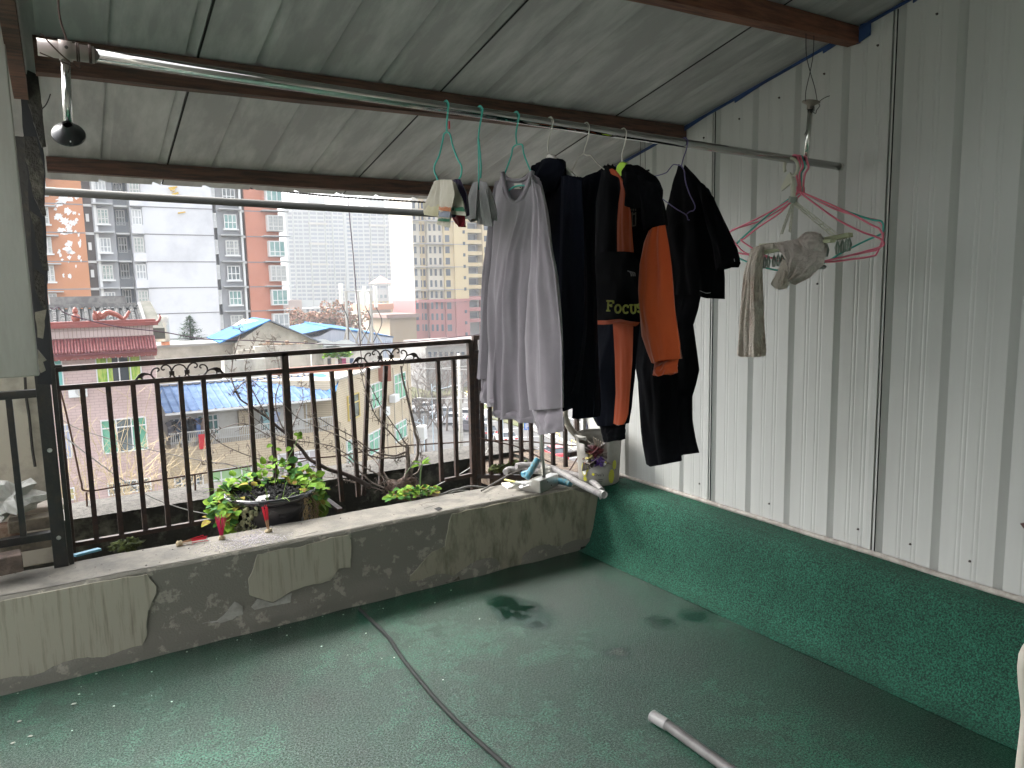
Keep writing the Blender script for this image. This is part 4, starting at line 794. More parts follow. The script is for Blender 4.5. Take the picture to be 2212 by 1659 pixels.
# ---- right end: pink and teal hangers in a bunch
hp = [('pink plastic hanger in the bunch, nearest the white clip frame', 2.66, pinkm, -.5, .012, .03), ('teal plastic hanger in the middle of the bunch', 2.675, tealm, 0, .0, 0), ('pink plastic hanger at the right side of the bunch', 2.69, pinkm, .35, -.012, -.03), ('pink plastic hanger rearmost in the bunch', 2.645, pinkm, .2, .03, .05)]
HS = [([(1724, 413), (1760, 440), (1810, 475), (1860, 500), (1893, 512), (1906, 520), (1908, 530), (1880, 540), (1800, 560), (1720, 572), (1660, 555), (1604, 522), (1608, 515), (1640, 490), (1690, 455), (1724, 413)], 2.60, pinkm),
      ([(1730, 415), (1780, 437), (1830, 457), (1880, 474), (1903, 478), (1908, 490), (1903, 505), (1870, 520), (1820, 545), (1770, 572), (1700, 585), (1640, 575), (1590, 553), (1589, 530), (1630, 490), (1690, 440), (1730, 415)], 2.63, tealm),
      ([(1728, 414), (1790, 440), (1840, 463), (1885, 487), (1900, 495), (1907, 515), (1895, 545), (1885, 553), (1840, 560), (1780, 566), (1700, 560), (1620, 550), (1592, 530), (1576, 505), (1582, 498), (1640, 470), (1700, 436), (1728, 414)], 2.62, pinkm),
      ([(1735, 416), (1800, 450), (1860, 468), (1898, 478), (1908, 500), (1900, 535), (1870, 545), (1800, 560), (1760, 570), (1690, 560), (1590, 545), (1575, 525), (1580, 498), (1640, 478), (1705, 440), (1735, 416)], 2.655, pinkm)]
labs = ['pink plastic hanger with the steepest arms, nearest in the empty bunch', 'teal hanger in the empty bunch at the right end of the rail', 'pink hanger with a wide flat shape in the empty bunch', 'pink hanger rearmost in the empty bunch']
for (pts, x, mt), lab in zip(HS, labs):
    h = thing('plastic_hanger', lab, 'hanger', (x, YC, rz(x)), 'empty pink and teal hangers bunched at the rail end'); mb = MB()
    mb.tube(dz_path(pts, x, 6), .0039, 8); mb.build('frame', mt, h, smooth=True)
    mb = MB(); pk = hook_pts(x); q = onx(*pts[0], x); mb.tube(smooth_path([pk[0], pk[2], pk[4], pk[7], pk[9], V((x, YC - .028, rz(x) - .03)), V((x, YC - .012, rz(x) - .055)), V((x, q.y, q.z + .03)), q], 5), .0042, 8); mb.build('hook', mt, h, smooth=True)
    mb = MB(); mb.tube([q + V((0, 0, .02)), q - V((0, 0, .004))], .007, 8); mb.build('joint', mt, h)
# ---- clip frame with cloths
XK = 2.56
kf = thing('clip_hanger', 'pale plastic clip drying frame hanging from a big hook at the rail end', 'drying rack', (XK, YC, 1.9))
palep = M('aged_white_plastic', (.52, .52, .42), .5); greenp = M('pale_green_plastic', (.44, .47, .30), .5, col2=(.36, .38, .24), scale=12); clipm = M('grey_green_clip', (.22, .27, .235), .45)
mb = MB(); z0 = rz(XK)
P = [onx(1709 + 15 * math.cos(a), 361 + 19 * math.sin(a), XK) for a in [math.radians(150 + 300 * k / 18) for k in range(19)]]
mb.tube(P, .0065, 8); mb.tube([onx(1709, 379, XK), onx(1713, 392, XK), onx(1713, 432, XK)], [.008, .010, .010], 8)
mb.prism([onx(*t, XK - .004) for t in ((1700, 378), (1706, 372), (1712, 392), (1706, 398), (1688, 412), (1686, 406))], (.008, 0, 0)); mb.build('big_hook', palep, kf, smooth=False)
mb = MB(); q = onx(1713, 432, XK); mb.tube([onx(1714, 425, XK), onx(1711, 438, XK)], .017, 16); mb.build('collar', M('grey_green_plastic', (.26, .30, .26), .5), kf)
def chain(a, b, x0, x1, n):
    A = onx(*a, x0); B = onx(*b, x1); mb = MB(); d = (B - A) / n; e = d.normalized(); s_ = e.cross(V((1, 0, 0))).normalized()
    for i in range(n):
        p = A + d * i; q = A + d * (i + .95)
        for k in (-1, 1): mb.tube([p + s_ * .0045 * k, q + s_ * .0045 * k], .0021, 5)
        mb.ball(p, .004, 6)
    mb.build('chain', palep, kf)
chain((1712, 438), (1688, 506), XK, XK - .06, 6); chain((1713, 438), (1706, 502), XK, XK + .05, 6); chain((1718, 438), (1808, 507), XK, XK, 6); chain((1714, 438), (1800, 510), XK, XK + .05, 6)
# cross bars of the frame
mb = MB(); a, b = onx(1590, 548, XK - .02), onx(1840, 504, XK - .02); mb.bar(onx(1645, 545, XK - .02), b, .014, .024, (1, 0, 0)) if False else mb.bar(onx(1643, 546, XK - .02), onx(1838, 507, XK - .02), .03, .018)
mb.build('rail', greenp, kf, bevel=.003)
mb = MB(); mb.bar(onx(1643, 530, XK + .09), onx(1800, 520, XK - .09), .022, .014); mb.build('rail', greenp, kf, bevel=.003)
def clip(px, py, x, sc=1):
    p = onx(px, py, x); mb = MB()
    for k in (-1, 1): mb.tube([p + V((0, .0015 * k, 0)), p + V((0, .007 * k * sc, -.022 * sc)), p + V((0, .0035 * k, -.048 * sc))], [.0025, .0048, .003], 6)
    mb.tube([p + V((0, 0, .012)), p - V((0, 0, .004))], .0015, 5); mb.build('clip', clipm, kf)
for (px, py, x) in ((1652, 555, XK - .02), (1660, 553, XK - .03), (1672, 552, XK + .02), (1681, 550, XK - .02), (1690, 548, XK + .03), (1700, 548, XK - .02), (1779, 530, XK), (1786, 528, XK + .02), (1809, 522, XK - .02), (1820, 519, XK + .01), (1829, 516, XK - .02), (1835, 515, XK + .02)): clip(px, py, x)
tow = M('worn_beige_towel', (.66, .59, .52), .95, col2=(.46, .33, .26), scale=14, lo=.48, hi=.66, bump=1, bscale=170, stretch=(1, 1, .5)); towl = M('pinkish_grey_cloth', (.52, .46, .43), .95, col2=(.36, .28, .24), scale=9, lo=.5, hi=.7, bump=.7, bscale=200)
t1 = thing('towel', 'long narrow worn beige towel hanging down from the clip frame', 'towel', (XK, YC, 1.7))
cloth('front_fall', [(1636, 538), (1645, 532), (1650, 545)], [(1650, 545), (1647, 580), (1648, 650), (1650, 700), (1656, 758)], [(1617, 768), (1632, 772), (1644, 770), (1656, 758)], [(1636, 538), (1622, 570), (1620, 650), (1617, 768)], XK, tow, t1, .022, [(1.6, .009, .1)], 40, 70, shift=-.05, seed=61)
cloth('rear_fall', [(1620, 545), (1630, 534), (1644, 530)], [(1644, 530), (1634, 600), (1628, 700), (1630, 770)], [(1592, 764), (1610, 771), (1630, 770)], [(1620, 545), (1606, 590), (1600, 680), (1592, 764)], XK, tow, t1, .02, [(1.7, .009, .5)], 36, 70, shift=-.02, seed=62)
mb = MB(); mb.tube(dz_path([(1630, 543), (1650, 531), (1680, 528), (1700, 530)], XK - .02, 6), [.022] * 19, 10) if False else mb.tube(dz_path([(1632, 548), (1640, 538), (1660, 533), (1690, 530)], XK - .03, 5), .014, 10); mb.build('fold_over', tow, t1, smooth=True)
t2 = thing('cloth', 'pinkish grey cloth draped over the middle of the clip frame', 'cloth', (XK, YC, 1.8))
cloth('drape', [(1672, 525), (1710, 519), (1740, 512), (1770, 508), (1784, 518)], [(1784, 518), (1788, 535), (1780, 570), (1750, 600), (1718, 616)], [(1708, 590), (1712, 605), (1718, 616)], [(1672, 525), (1690, 550), (1703, 575), (1708, 590)], XK, towl, t2, .03, [(1.8, .012, .2), (4, .004, .5)], 50, 50, shift=-.06, seed=63)
cloth('top_fold', [(1724, 515), (1740, 502), (1756, 500), (1772, 505), (1776, 515)], [(1776, 515), (1782, 530), (1780, 545)], [(1735, 532), (1760, 540), (1780, 545)], [(1724, 515), (1728, 524), (1735, 532)], XK, towl, t2, .03, [(1.4, .006, .1)], 30, 24, shift=-.08, seed=64)
t3 = thing('rag', 'small brown-edged rag clipped under the grey cloth', 'cloth', (XK, YC, 1.75))
cloth('piece', [(1690, 560), (1700, 562), (1708, 575)], [(1708, 575), (1712, 600), (1700, 622)], [(1665, 612), (1680, 624), (1690, 626), (1700, 622)], [(1690, 560), (1680, 585), (1665, 612)], XK, tow, t3, .014, [(1.3, .006, .3)], 30, 30, shift=-.02, seed=65)
t4 = thing('rag', 'end of a grey rag poking out right under the clip frame', 'cloth', (XK, YC, 1.75))
mb = MB(); mb.ball(onx(1774, 577, XK + .03), .02, 12, (1, 1, .5), .3, 2); mb.build('end', sockg, t4, smooth=True)
# ================================================================ things on the parapet and ledge
# bucket
bc = onz(1312, 1041, .412); bx, by = 2.775, 3.52
bk_ = thing('bucket', 'large grey white plastic bucket with a torn opening, full of rubbish, on the wall corner', 'bucket', (bx, by, .405))
bm_ = M('grey_bucket_plastic', (.23, .222, .2), .55, col2=(.15, .14, .125), scale=6, lo=.42, hi=.7, bump=.1, bscale=14)
mb = MB(); n = 48; prof = [(.118, 0), (.126, .01), (.129, .06), (.133, .14), (.137, .2), (.141, .26), (.143, .285), (.148, .29), (.148, .305), (.142, .31)]
fr_ = math.atan2(-by, -bx); vs = []; fs = []
for r, z in prof:
    for j in range(n): a = 2 * math.pi * j / n; vs.append((bx + r * math.cos(a), by + r * math.sin(a), .408 + z))
for i in range(len(prof) - 1):
    for j in range(n):
        a = 2 * math.pi * (j + .5) / n; da = (a - fr_ + math.pi) % (2 * math.pi) - math.pi; zz = prof[i][1]
        if -.05 - .95 < da < .45 and .19 - .035 * math.sin(da * 3 + 1) < zz + .02 and zz < .285 - (.2 if da > .1 else .0) * 0 and not (da > .28 and zz < .2): continue
        if -.55 < da < .42 and zz >= .12 + .02 * math.sin(da * 9): continue
        fs.append((i * n + j, i * n + (j + 1) % n, (i + 1) * n + (j + 1) % n, (i + 1) * n + j))
mb.add(vs, fs); mb.add([(bx + .117 * math.cos(2 * math.pi * j / n), by + .117 * math.sin(2 * math.pi * j / n), .41) for j in range(n)], [tuple(range(n))])
o = mb.build('shell', bm_, bk_, smooth=True, recalc=False); so_ = o.modifiers.new('thick', 'SOLIDIFY'); so_.thickness = .003
mb = MB(); mb.tube([V((bx + .148 * math.cos(a), by + .148 * math.sin(a), .408 + .30)) for a in [fr_ + .6 + k * .17 for k in range(31)]], .006, 8); mb.build('rim', bm_, bk_, smooth=True)
def bpt(ang, z, off=.0015):
    r = .129 + .012 * z / .26 + off; a = fr_ + ang; return V((bx + r * math.cos(a), by + r * math.sin(a), .408 + z))
yb, wb, kb = M('yellow_print_dull', (.38, .37, .03), .6), M('white_print', (.6, .6, .58), .6), M('black_print', (.03, .03, .03), .6)
def blob(name, cx_, cz_, ra, rz_, mat, off=.0015, n=16): 
    P = [bpt(cx_ + ra * math.cos(t), cz_ + rz_ * math.sin(t), off) for t in [2 * math.pi * k / n for k in range(n)]]; mb = MB(); mb.add(P, [tuple(range(n))]); mb.build(name, mat, bk_)
blob('print_spot', -.72, .10, .17, .045, yb); blob('print_spot', -.72, .10, .12, .035, wb, .0025); blob('print_spot', -.70, .04, .11, .014, yb); blob('print_spot', -.56, .105, .08, .018, yb, .002)
blob('print_spot', .62, .06, .16, .045, yb); blob('print_spot', .22, .148, .14, .014, yb); blob('print_spot', .22, .142, .11, .009, wb, .0025); blob('print_spot', .78, .13, .12, .03, yb)
blob('print_spot', -.26, .076, .06, .0085, M('yellow_flag', (.6, .55, .02), .5))
def text3(body, size, place, name, mat, parent, th=.0006):
    cu = bpy.data.curves.new('t', 'FONT'); cu.body = body; cu.size = size; ob = bpy.data.objects.new('t', cu); COL.objects.link(ob)
    dg = bpy.context.evaluated_depsgraph_get(); me = bpy.data.meshes.new_from_object(ob.evaluated_get(dg)); mb = MB(); mb.add([place(v.co.x, v.co.y) for v in me.vertices], [tuple(p.vertices) for p in me.polygons])
    bpy.data.objects.remove(ob); return mb.build(name, mat, parent, recalc=False)
text3("Dve's", .026, lambda x, y: bpt(-.21 + x / .13, .066 + y, .003), 'print_text', kb, bk_)
for k in range(3): text3('lovely family home'[: 10 + 3 * k] if False else 'Ihnmln dmd bhlm'[: 9 + 3 * k], .0085, lambda x, y: bpt(-.02 - .05 * k + x / .13, .048 - .011 * k + y, .003), 'print_text', kb, bk_) if False else None
mb = MB()
for k in range(3): mb.tube([bpt(-.02 - .1 * k + t * (.2 + .08 * k) / 6, .045 - .011 * k, .0015) for t in range(7)], .0016, 5)
mb.build('fine_print', kb, bk_)
# rubbish inside
junk = [('crumpled_wrapper', 'dark red wrapper in the bucket', (.10, .008, .012), (-.32, .215, .085), .038), ('crumpled_wrapper', 'yellow and cream wrapper at the bucket tear', (.5, .42, .15), (-.62, .185, .10), .032), ('crumpled_wrapper', 'purple foil wrapper hanging over the bucket tear', (.07, .02, .2), (.05, .155, .128), .030), ('crumpled_wrapper', 'small orange brown wrapper at the left of the bucket tear', (.3, .12, .04), (-.72, .15, .11), .024), ('crumpled_wrapper', 'white paper scrap low in the bucket tear', (.5, .5, .47), (-.5, .15, .115), .022), ('crumpled_wrapper', 'greyish rubbish heap filling the bucket', (.1, .08, .07), (-.2, .17, .04), .085)]
for i, (nm, lab, c, (an, z, r), s_) in enumerate(junk):
    a = fr_ + an; p = V((bx + r * math.cos(a), by + r * math.sin(a), .408 + z)); mb = MB(); mb.ball(p, s_, 12, (1, 1, .8), 1.5, i * 5); tag(mb.build(nm, M('junk%d' % i, c, .4, col2=tuple(x * .4 for x in c), scale=40)), lab, 'wrapper', 'rubbish in the torn bucket')
for i in range(5):
    a = fr_ - .1 + .1 * i; p = V((bx + .05 * math.cos(a), by + .05 * math.sin(a), .58)); mb = MB(); mb.tube([p, p + V((-.05 + .012 * i, -.02, .13 - .01 * i))], .004, 6); tag(mb.build('dry_stick', M('dry_wood', (.3, .26, .21), .9)), ['leftmost', 'second', 'middle', 'fourth', 'rightmost'][i] + ' dry stick poking out of the torn bucket', 'stick', 'dry sticks in the bucket')
mb = MB(); mb.ball(V((bx + .13, by - .06, .70)), .02, 10, (1, .7, .8), 1, 3); tag(mb.build('tied_strap', M('knot_cloth', (.45, .43, .38), .8)), 'pale knotted strap on the bucket rim at right', 'strap')
# hoses
def hose(label, pts, z=None, y=None, r=.015, mat=None, rings=.0075, ends=None):
    P = []
    for i, q in enumerate(pts):
        if len(q) == 3: P.append(onz(q[0], q[1], q[2]) if y is None else None)
        else: P.append(ony(q[0], q[1], y) if y else onz(q[0], q[1], z))
    P = smooth_path(P, 10); L = sum((P[i + 1] - P[i]).length for i in range(len(P) - 1)); n = min(420, int(L / rings * 2)); Q = []; s = 0; i = 0; acc = [0]
    for k in range(len(P) - 1): acc.append(acc[-1] + (P[k + 1] - P[k]).length)
    for k in range(n + 1):
        s = L * k / n
        while i < len(acc) - 2 and acc[i + 1] < s: i += 1
        Q.append(P[i].lerp(P[i + 1], (s - acc[i]) / max(1e-9, acc[i + 1] - acc[i])))
    mb = MB(); mb.tube(Q, r, 12, rf=lambda k, rr: rr * (1.06 if k % 2 else .93)); return tag(mb.build('corrugated_hose', mat), label, 'hose', 'corrugated hoses on the parapet end')
whose = M('dirty_white_hose', (.33, .32, .31), .55, col2=(.22, .20, .21), scale=22, lo=.45, hi=.65); bhose = M('light_blue_hose', (.05, .19, .26), .5, col2=(.13, .17, .15), scale=40, lo=.45, hi=.6)
def HP(l): return [(1042.3 + a * .1736, 877.8 + b * .1736) for a, b in l]
hose('dirty white hose lying along the back of the parapet behind the dustpan', HP([(285, 815), (330, 785), (450, 785), (600, 800), (750, 812), (1000, 822), (1150, 855), (1300, 905), (1400, 965), (1480, 1050)]), .432, None, .019, whose)
hose('white hose crossing in front and ending open over the parapet corner', HP([(420, 745), (520, 730), (680, 732), (800, 755), (900, 785), (1050, 868), (1200, 955), (1400, 1055), (1495, 1100)]), .462, None, .020, whose)
hose('short white hose end drooping down over the end of the parapet', HP([(1480, 1120), (1505, 1200), (1530, 1290), (1552, 1375)]), None, YP - .03, .017, whose)
hose('thick beige hose arching up from the bucket behind the jackets', [(1252, 850), (1240, 853), (1226, 870), (1220, 893), (1226, 915), (1238, 933), (1259, 952), (1282, 969), (1300, 983)], None, 3.62, .020, M('beige_hose', (.27, .24, .2), .6, col2=(.2, .18, .15), scale=14), .0065)
hose('light blue hose end standing up above the dustpan', HP([(690, 650), (650, 720), (610, 790), (580, 840), (540, 900)]), None, 3.60, .020, bhose)
hose('light blue hose with rounded end behind the dustpan', HP([(495, 850), (540, 835), (600, 820)]), None, 3.70, .018, M('sky_blue_hose', (.09, .27, .38), .45))
hose('light blue hose end lying right of the dustpan', HP([(850, 915), (950, 925), (1040, 945), (1095, 965)]), .432, None, .019, bhose)
mb = MB(); q = onz(1303, 1068, .462); d_ = (onz(1303, 1068, .462) - onz(1285, 1060, .462)).normalized(); mb.tube([q - d_ * .03, q + d_ * .012], .0215, 16, cap=False); o = mb.build('clear_sleeve', M('clear_plastic', (.6, .6, .57), .2, alpha=.75)); tag(o, 'clear plastic sleeve on the open end of the white hose', 'sleeve')
# crumpled plastic knot
mb = MB(); mb.ball(onz(1178, 1016, .46), .032, 14, (1.2, .8, .7), 1.4, 8); tag(mb.build('plastic_film', bagm), 'crumpled clear film lying on the hoses behind the dustpan handle', 'film')
# dustpan
A = onz(1167, 1065, ZP + .004); B = onz(1202, 1050, ZP + .004); Cp = onz(1100, 1053, ZP + .004)
ex = (B - A).normalized(); ey = (Cp - A); ey = (ey - ex * ey.dot(ex)).normalized(); wd = .235; dp_ = .215; 
dpn = thing('dustpan', 'steel dustpan with a long handle standing on the parapet', 'dustpan', A)
wd = (B - A).length * 1.0; wd = max(wd, .2)
sm = M('brushed_steel', (.46, .455, .43), .33, .9, col2=(.36, .355, .33), scale=8, bump=.05)
def dpt(a, b, z): return A + ex * a + ey * b + V((0, 0, z))
H_ = .072
def plate(name, P, t=.0015):
    mb = MB(); nrm = (P[1] - P[0]).cross(P[2] - P[0]).normalized() * t; mb.prism(P, nrm); return mb.build(name, sm, dpn)
plate('pan_floor', [dpt(0, 0, 0), dpt(wd, 0, 0), dpt(wd + .01, dp_, 0), dpt(-.01, dp_, 0)])
plate('back_plate', [dpt(0, 0, 0), dpt(wd, 0, 0), dpt(wd, 0, H_), dpt(0, 0, H_)])
sidep = [(0, 0), (0, H_), (.045, H_), (.075, H_ * .72), (.12, H_ * .66), (.165, H_ * .45), (dp_, .006), (dp_, 0)]
plate('side_plate', [dpt(-.01 * b / dp_, b, z) for b, z in sidep]); plate('side_plate', [dpt(wd + .01 * b / dp_, b, z) for b, z in sidep])
plate('top_cover', [dpt(0, 0, H_ + .001), dpt(wd, 0, H_ + .001), dpt(wd, .05, H_ + .001), dpt(0, .05, H_ + .001)])
for a_ in (.4, .6): mb = MB(); mb.tube([dpt(wd * a_, -.004, .02 + .03 * (a_ < .5)), dpt(wd * a_, .001, .02 + .03 * (a_ < .5))], .004, 8); mb.build('rivet', scr, dpn)
h0 = dpt(wd * .45, .03, H_ - .01); h1 = ony(1168, 935, h0.y + .05); hd_ = (h1 - h0); mb = MB(); mb.tube([h0, h0 + hd_ * 1.9], .0115, 14); mb.build('handle', sm, dpn, smooth=True)
for (px, py, c, lab, s_, dx_) in ((1122, 1044, (.55, .56, .52), 'crumpled foil packet inside the dustpan', .03, (1.5, .7, .4)), (1140, 1047, (.5, .5, .5), 'grey film bag in the dustpan', .035, (1.3, .8, .4))):
    mb = MB(); mb.ball(onz(px, py, .45), s_, 12, dx_, 1.3, px); tag(mb.build('packet', M('pk%d' % px, c, .35)), lab, 'packet')
mb = MB(); mb.bar(onz(1090, 1036, .43), onz(1113, 1041, .43), .014, .008); tag(mb.build('yellow_strip', M('yellow_plastic', (.55, .52, .2), .5)), 'yellow edged strip at the left of the dustpan', 'strip')
mb = MB(); mb.bar(onz(1091, 1044, .42), onz(1106, 1054, .42), .05, .012); tag(mb.build('paper_box', M('paper_white', (.55, .52, .48), .7)), 'small flat white carton at the lip of the dustpan', 'carton')
# incense
inc = M('red_incense', (.50, .01, .03), .8); incp = M('crimson_incense', (.42, .0, .06), .8); bam = M('bamboo', (.36, .22, .12), .8); knot = M('straw_knot', (.34, .27, .16), .9, col2=(.5, .42, .28), scale=60, bump=.8); burnt = M('burnt', (.02, .01, .03), .9)
def incense(px, py, h, dirv, spread, nst, redfrom, mat, label, lying=False):
    p0 = onz(px, py, ZP + .006); b_ = thing('incense_bundle', label, 'incense', p0, 'burnt incense bundles on the parapet')
    mb = MB(); mb.ball(p0 + V((0, 0, .008)), .016, 12, (1, .8, .8), .8, px); mb.build('base_knot', knot, b_, smooth=True)
    d = V(dirv).normalized(); s1 = d.orthogonal().normalized(); s2 = d.cross(s1)
    for i in range(nst):
        a = 2.4 * i; rr = spread * math.sqrt((i + .5) / nst); e = (d + (s1 * math.cos(a) + s2 * math.sin(a)) * rr).normalized(); hh = h * (.85 + .2 * R.random()); q = p0 + V((0, 0, .01)) + (s1 * math.cos(a) + s2 * math.sin(a)) * .004
        mb = MB(); mb.cur = 0; mb.tube([q, q + e * hh * redfrom], .0012, 5); mb.cur = 1; mb.tube([q + e * hh * redfrom, q + e * hh], .0017, 5); mb.cur = 2; mb.tube([q + e * hh, q + e * (hh + .003)], .0017, 5); mb.build('stick', [bam, mat, burnt], b_)
incense(479, 1165, .11, (0, 0, 1), .24, 13, .12, incp, 'crimson incense bundle standing upright left of the second one')
incense(580, 1150, .13, (-.10, 0, 1), .09, 11, .45, inc, 'upright incense bundle with bare lower sticks in front of the planter pot')
incense(388, 1178, .125, (1, -.02, -.05), .2, 9, .45, inc, 'incense bundle lying on its side on the parapet')
ash = MB(); ashm = M('ash', (.5, .49, .5), .9, col2=(.25, .22, .27), scale=200)
for i in range(900):
    g1_, g2_ = R.gauss(0, 1), R.gauss(0, 1); px = 545 + g1_ * 46; py = 1165 - (px - 545) * .165 + g2_ * 9
    p = onz(px, py, ZP + .0055)
    if p.y < 3.515 or p.y > 3.785: continue
    a = R.random() * 3.14; ash.bar(p, p + V((math.cos(a), math.sin(a), 0)) * (.004 + .006 * R.random()), .0022, .0012)
tag(ash.build('incense_ash', ashm), kind='stuff')
# small grit on the parapet and floor
grit = MB()
for i in range(130):
    x = -1.5 + 4.2 * R.random(); y = 3.53 + .25 * R.random(); grit.ball((x, y, ZP + .005), .0015 + .0035 * R.random() ** 2, 5, (1, 1, .6))
tag(grit.build('grit', M('dark_grit', (.05, .045, .04), .9)), kind='stuff')
gw = MB()
for i in range(70): 
    x = -1.2 + 3 * R.random(); y = 3.47 - .9 * R.random() ** 2.2; gw.ball((x, y, .003), .0015 + .003 * R.random() ** 2, 5, (1.3, 1, .5))
for px, py in ((42, 1558), (85, 1478), (28, 1605), (65, 1590), (160, 1520), (1405, 1230), (1930, 1270)):
    gw.ball(onz(px, py, .003) if py > 1300 else onz(px, py, .003), .006, 6, (1.6, 1, .4), .5, px)
tag(gw.build('plaster_crumbs', M('pale_crumb', (.3, .29, .25), .9)), kind='stuff')
# planter
pc = ony(588, 1110, 4.03); PX, PY = ony(588, 1110, 4.06).x, 4.06
pl_ = thing('planter_pot', 'big glazed black pot overgrown with green leaves behind the parapet', 'pot', (PX, PY, .08))
potm = M('black_glaze', (.012, .012, .015), .12, col2=(.03, .028, .03), scale=5, coat=.6)
mb = MB(); mb.lathe([(.17, .0), (.19, .05), (.225, .2), (.235, .30), (.238, .33), (.246, .335), (.248, .36), (.24, .368), (.225, .362), (.222, .33), (0, .33)], (PX, PY, .07), 48); mb.build('pot', potm, pl_, smooth=True)
mb = MB()
for i in range(420): a = R.random() * 6.28; r_ = .2 * math.sqrt(R.random()); mb.ball((PX + r_ * math.cos(a), PY + r_ * math.sin(a), .405 + .01 * R.random()), .005 + .009 * R.random(), 6, (1, 1, .7), .8, i)
mb.build('soil', M('wet_black_soil', (.003, .0035, .0035), .75, spec=.2, bump=.6, bscale=80), pl_)
tag(pl_)
leafA = M('fresh_leaf', (.075, .19, .015), .55, col2=(.2, .33, .03), scale=24, lo=.35, hi=.65); leafB = M('deep_leaf', (.03, .11, .02), .5, col2=(.06, .17, .03), scale=24); leafC = M('yellowing_leaf', (.24, .23, .02), .55, col2=(.18, .11, .03), scale=30)
for m_ in (leafA, leafB, leafC): 
    b = m_.node_tree.nodes['Principled BSDF']; b.inputs['Specular IOR Level'].default_value = .15; b.inputs['Roughness'].default_value = .75; b.inputs['Subsurface Weight'].default_value = .0; b.inputs['Transmission Weight'].default_value = 0
def leaf(mb, p, d, n, ln, wd, curl=.25):
    d = V(d).normalized(); n = V(n); n = (n - d * n.dot(d)).normalized(); s = d.cross(n); pr = [(0, .0), (.12, .38), (.35, .5), (.65, .42), (.88, .2), (1, 0)]
    vs = []
    for t, w_ in pr:
        c = p + d * ln * t - n * ln * curl * t * t; vs += [c + s * wd * w_ + n * wd * .12 * w_, c - n * 0, c - s * wd * w_ + n * wd * .12 * w_]
    fs = []
    for i in range(len(pr) - 1):
        k = i * 3; fs += [(k, k + 1, k + 4, k + 3), (k + 1, k + 2, k + 5, k + 4)]
    mb.add(vs, fs)
def foliage(parent, name, fn, n, ln, mats, seed, up=.5):
    rr = random.Random(seed); mb = MB()
    for i in range(n):
        p, out = fn(rr); d = (V(out) + V((rr.gauss(0, .5), rr.gauss(0, .5), rr.gauss(0, .35)))).normalized(); nn = V((rr.gauss(0, .35), rr.gauss(-.25, .35), 1)); L = ln * (.6 + .7 * rr.random())
        mb.cur = rr.choices(range(len(mats)), (6, 3, 1.8)[:len(mats)])[0]; leaf(mb, p, d, nn, L, L * (.75 + .3 * rr.random()), .1 + .5 * rr.random())
    return mb.build(name, mats, parent, recalc=False)
def fl_left(r): a = math.radians(r.uniform(120, 222)); q = r.uniform(.19, .31); return V((PX + q * math.cos(a) * 1.05, PY + q * math.sin(a) * .9, .39 + r.uniform(-.03, .08) - max(0, q - .22) * .8)), (math.cos(a), math.sin(a), .3)
def fl_back(r): a = math.radians(r.uniform(-5, 150)); q = r.uniform(.13, .27); return V((PX + q * math.cos(a) * 1.1, PY + q * math.sin(a), .40 + r.uniform(-.02, .13) * (1 if a < 1.6 else .7))), (math.cos(a), math.sin(a), .6)
def fl_right(r): a = math.radians(r.uniform(-55, 20)); q = r.uniform(.16, .28); return V((PX + q * math.cos(a), PY + q * math.sin(a) * .9, .39 + r.uniform(-.02, .09) - max(0, q - .23) * 1.2)), (math.cos(a), math.sin(a), .2)
foliage(pl_, 'foliage', fl_left, 140, .04, [leafA, leafB, leafC], 1); foliage(pl_, 'foliage', fl_back, 190, .043, [leafA, leafB, leafC], 2); foliage(pl_, 'foliage', fl_right, 80, .042, [leafA, leafB, leafC], 3)
def hang_l(r): t = r.random(); return V((PX - .235 - .02 * r.random(), PY - .12 + .08 * r.random(), .40 - .12 * t)), (-.3, -1, -.6)
foliage(pl_, 'trailing_leaves', hang_l, 30, .055, [leafA, leafC], 4)
def hang_r(r): t = r.random(); return V((PX + .235 + .03 * r.random(), PY - .08 + .08 * r.random(), .42 - .12 * t)), (.4, -.8, -.9)
foliage(pl_, 'trailing_leaves', hang_r, 26, .06, [leafA, leafC], 5)
mb = MB()
for i in range(34):
    a = R.random() * 6.28; p = V((PX + .2 * math.cos(a), PY + .2 * math.sin(a), .42)); d = V((math.cos(a) * R.uniform(.4, 1), math.sin(a) * .4 - .2, R.uniform(.2, 1))).normalized(); L = R.uniform(.08, .2)
    mb.tube(smooth_path([p, p + d * L * .5, p + d * L + V((0, 0, -.3 * L * (1 - d.z)))], 3), [.0016, .0014, .0013, .0011, .001, .0008, .0005], 4)
mb.build('grass_tuft', M('grass_green', (.25, .42, .06), .6), pl_)
# root fringe at right of pot, mossy growth at left
rootm = M('dry_root_mat', (.28, .2, .11), .95, col2=(.4, .3, .12), scale=60, bump=1, bscale=120)
mb = MB()
for i in range(110): a = math.radians(R.uniform(-62, -12)); z = R.uniform(.26, .43); r_ = .243; p = V((PX + r_ * math.cos(a), PY + r_ * math.sin(a), z)); q = p + V((R.gauss(0, .015), R.gauss(-.01, .01), -R.uniform(.02, .06))); mb.tube([p, p.lerp(q, .5) + V((R.gauss(0, .006), -.006, 0)), q], .0016, 4)
mb.build('roots', rootm, pl_)
mb = MB()
for i in range(160): a = math.radians(R.uniform(205, 240)); z = R.uniform(.1, .40); p = V((PX + .25 * math.cos(a), PY + .25 * math.sin(a), z)); mb.ball(p, R.uniform(.006, .014), 5, (1, 1, 1), .8, i)
mb.build('moss_growth', M('old_moss', (.09, .10, .045), .95, col2=(.2, .2, .11), scale=50), pl_)
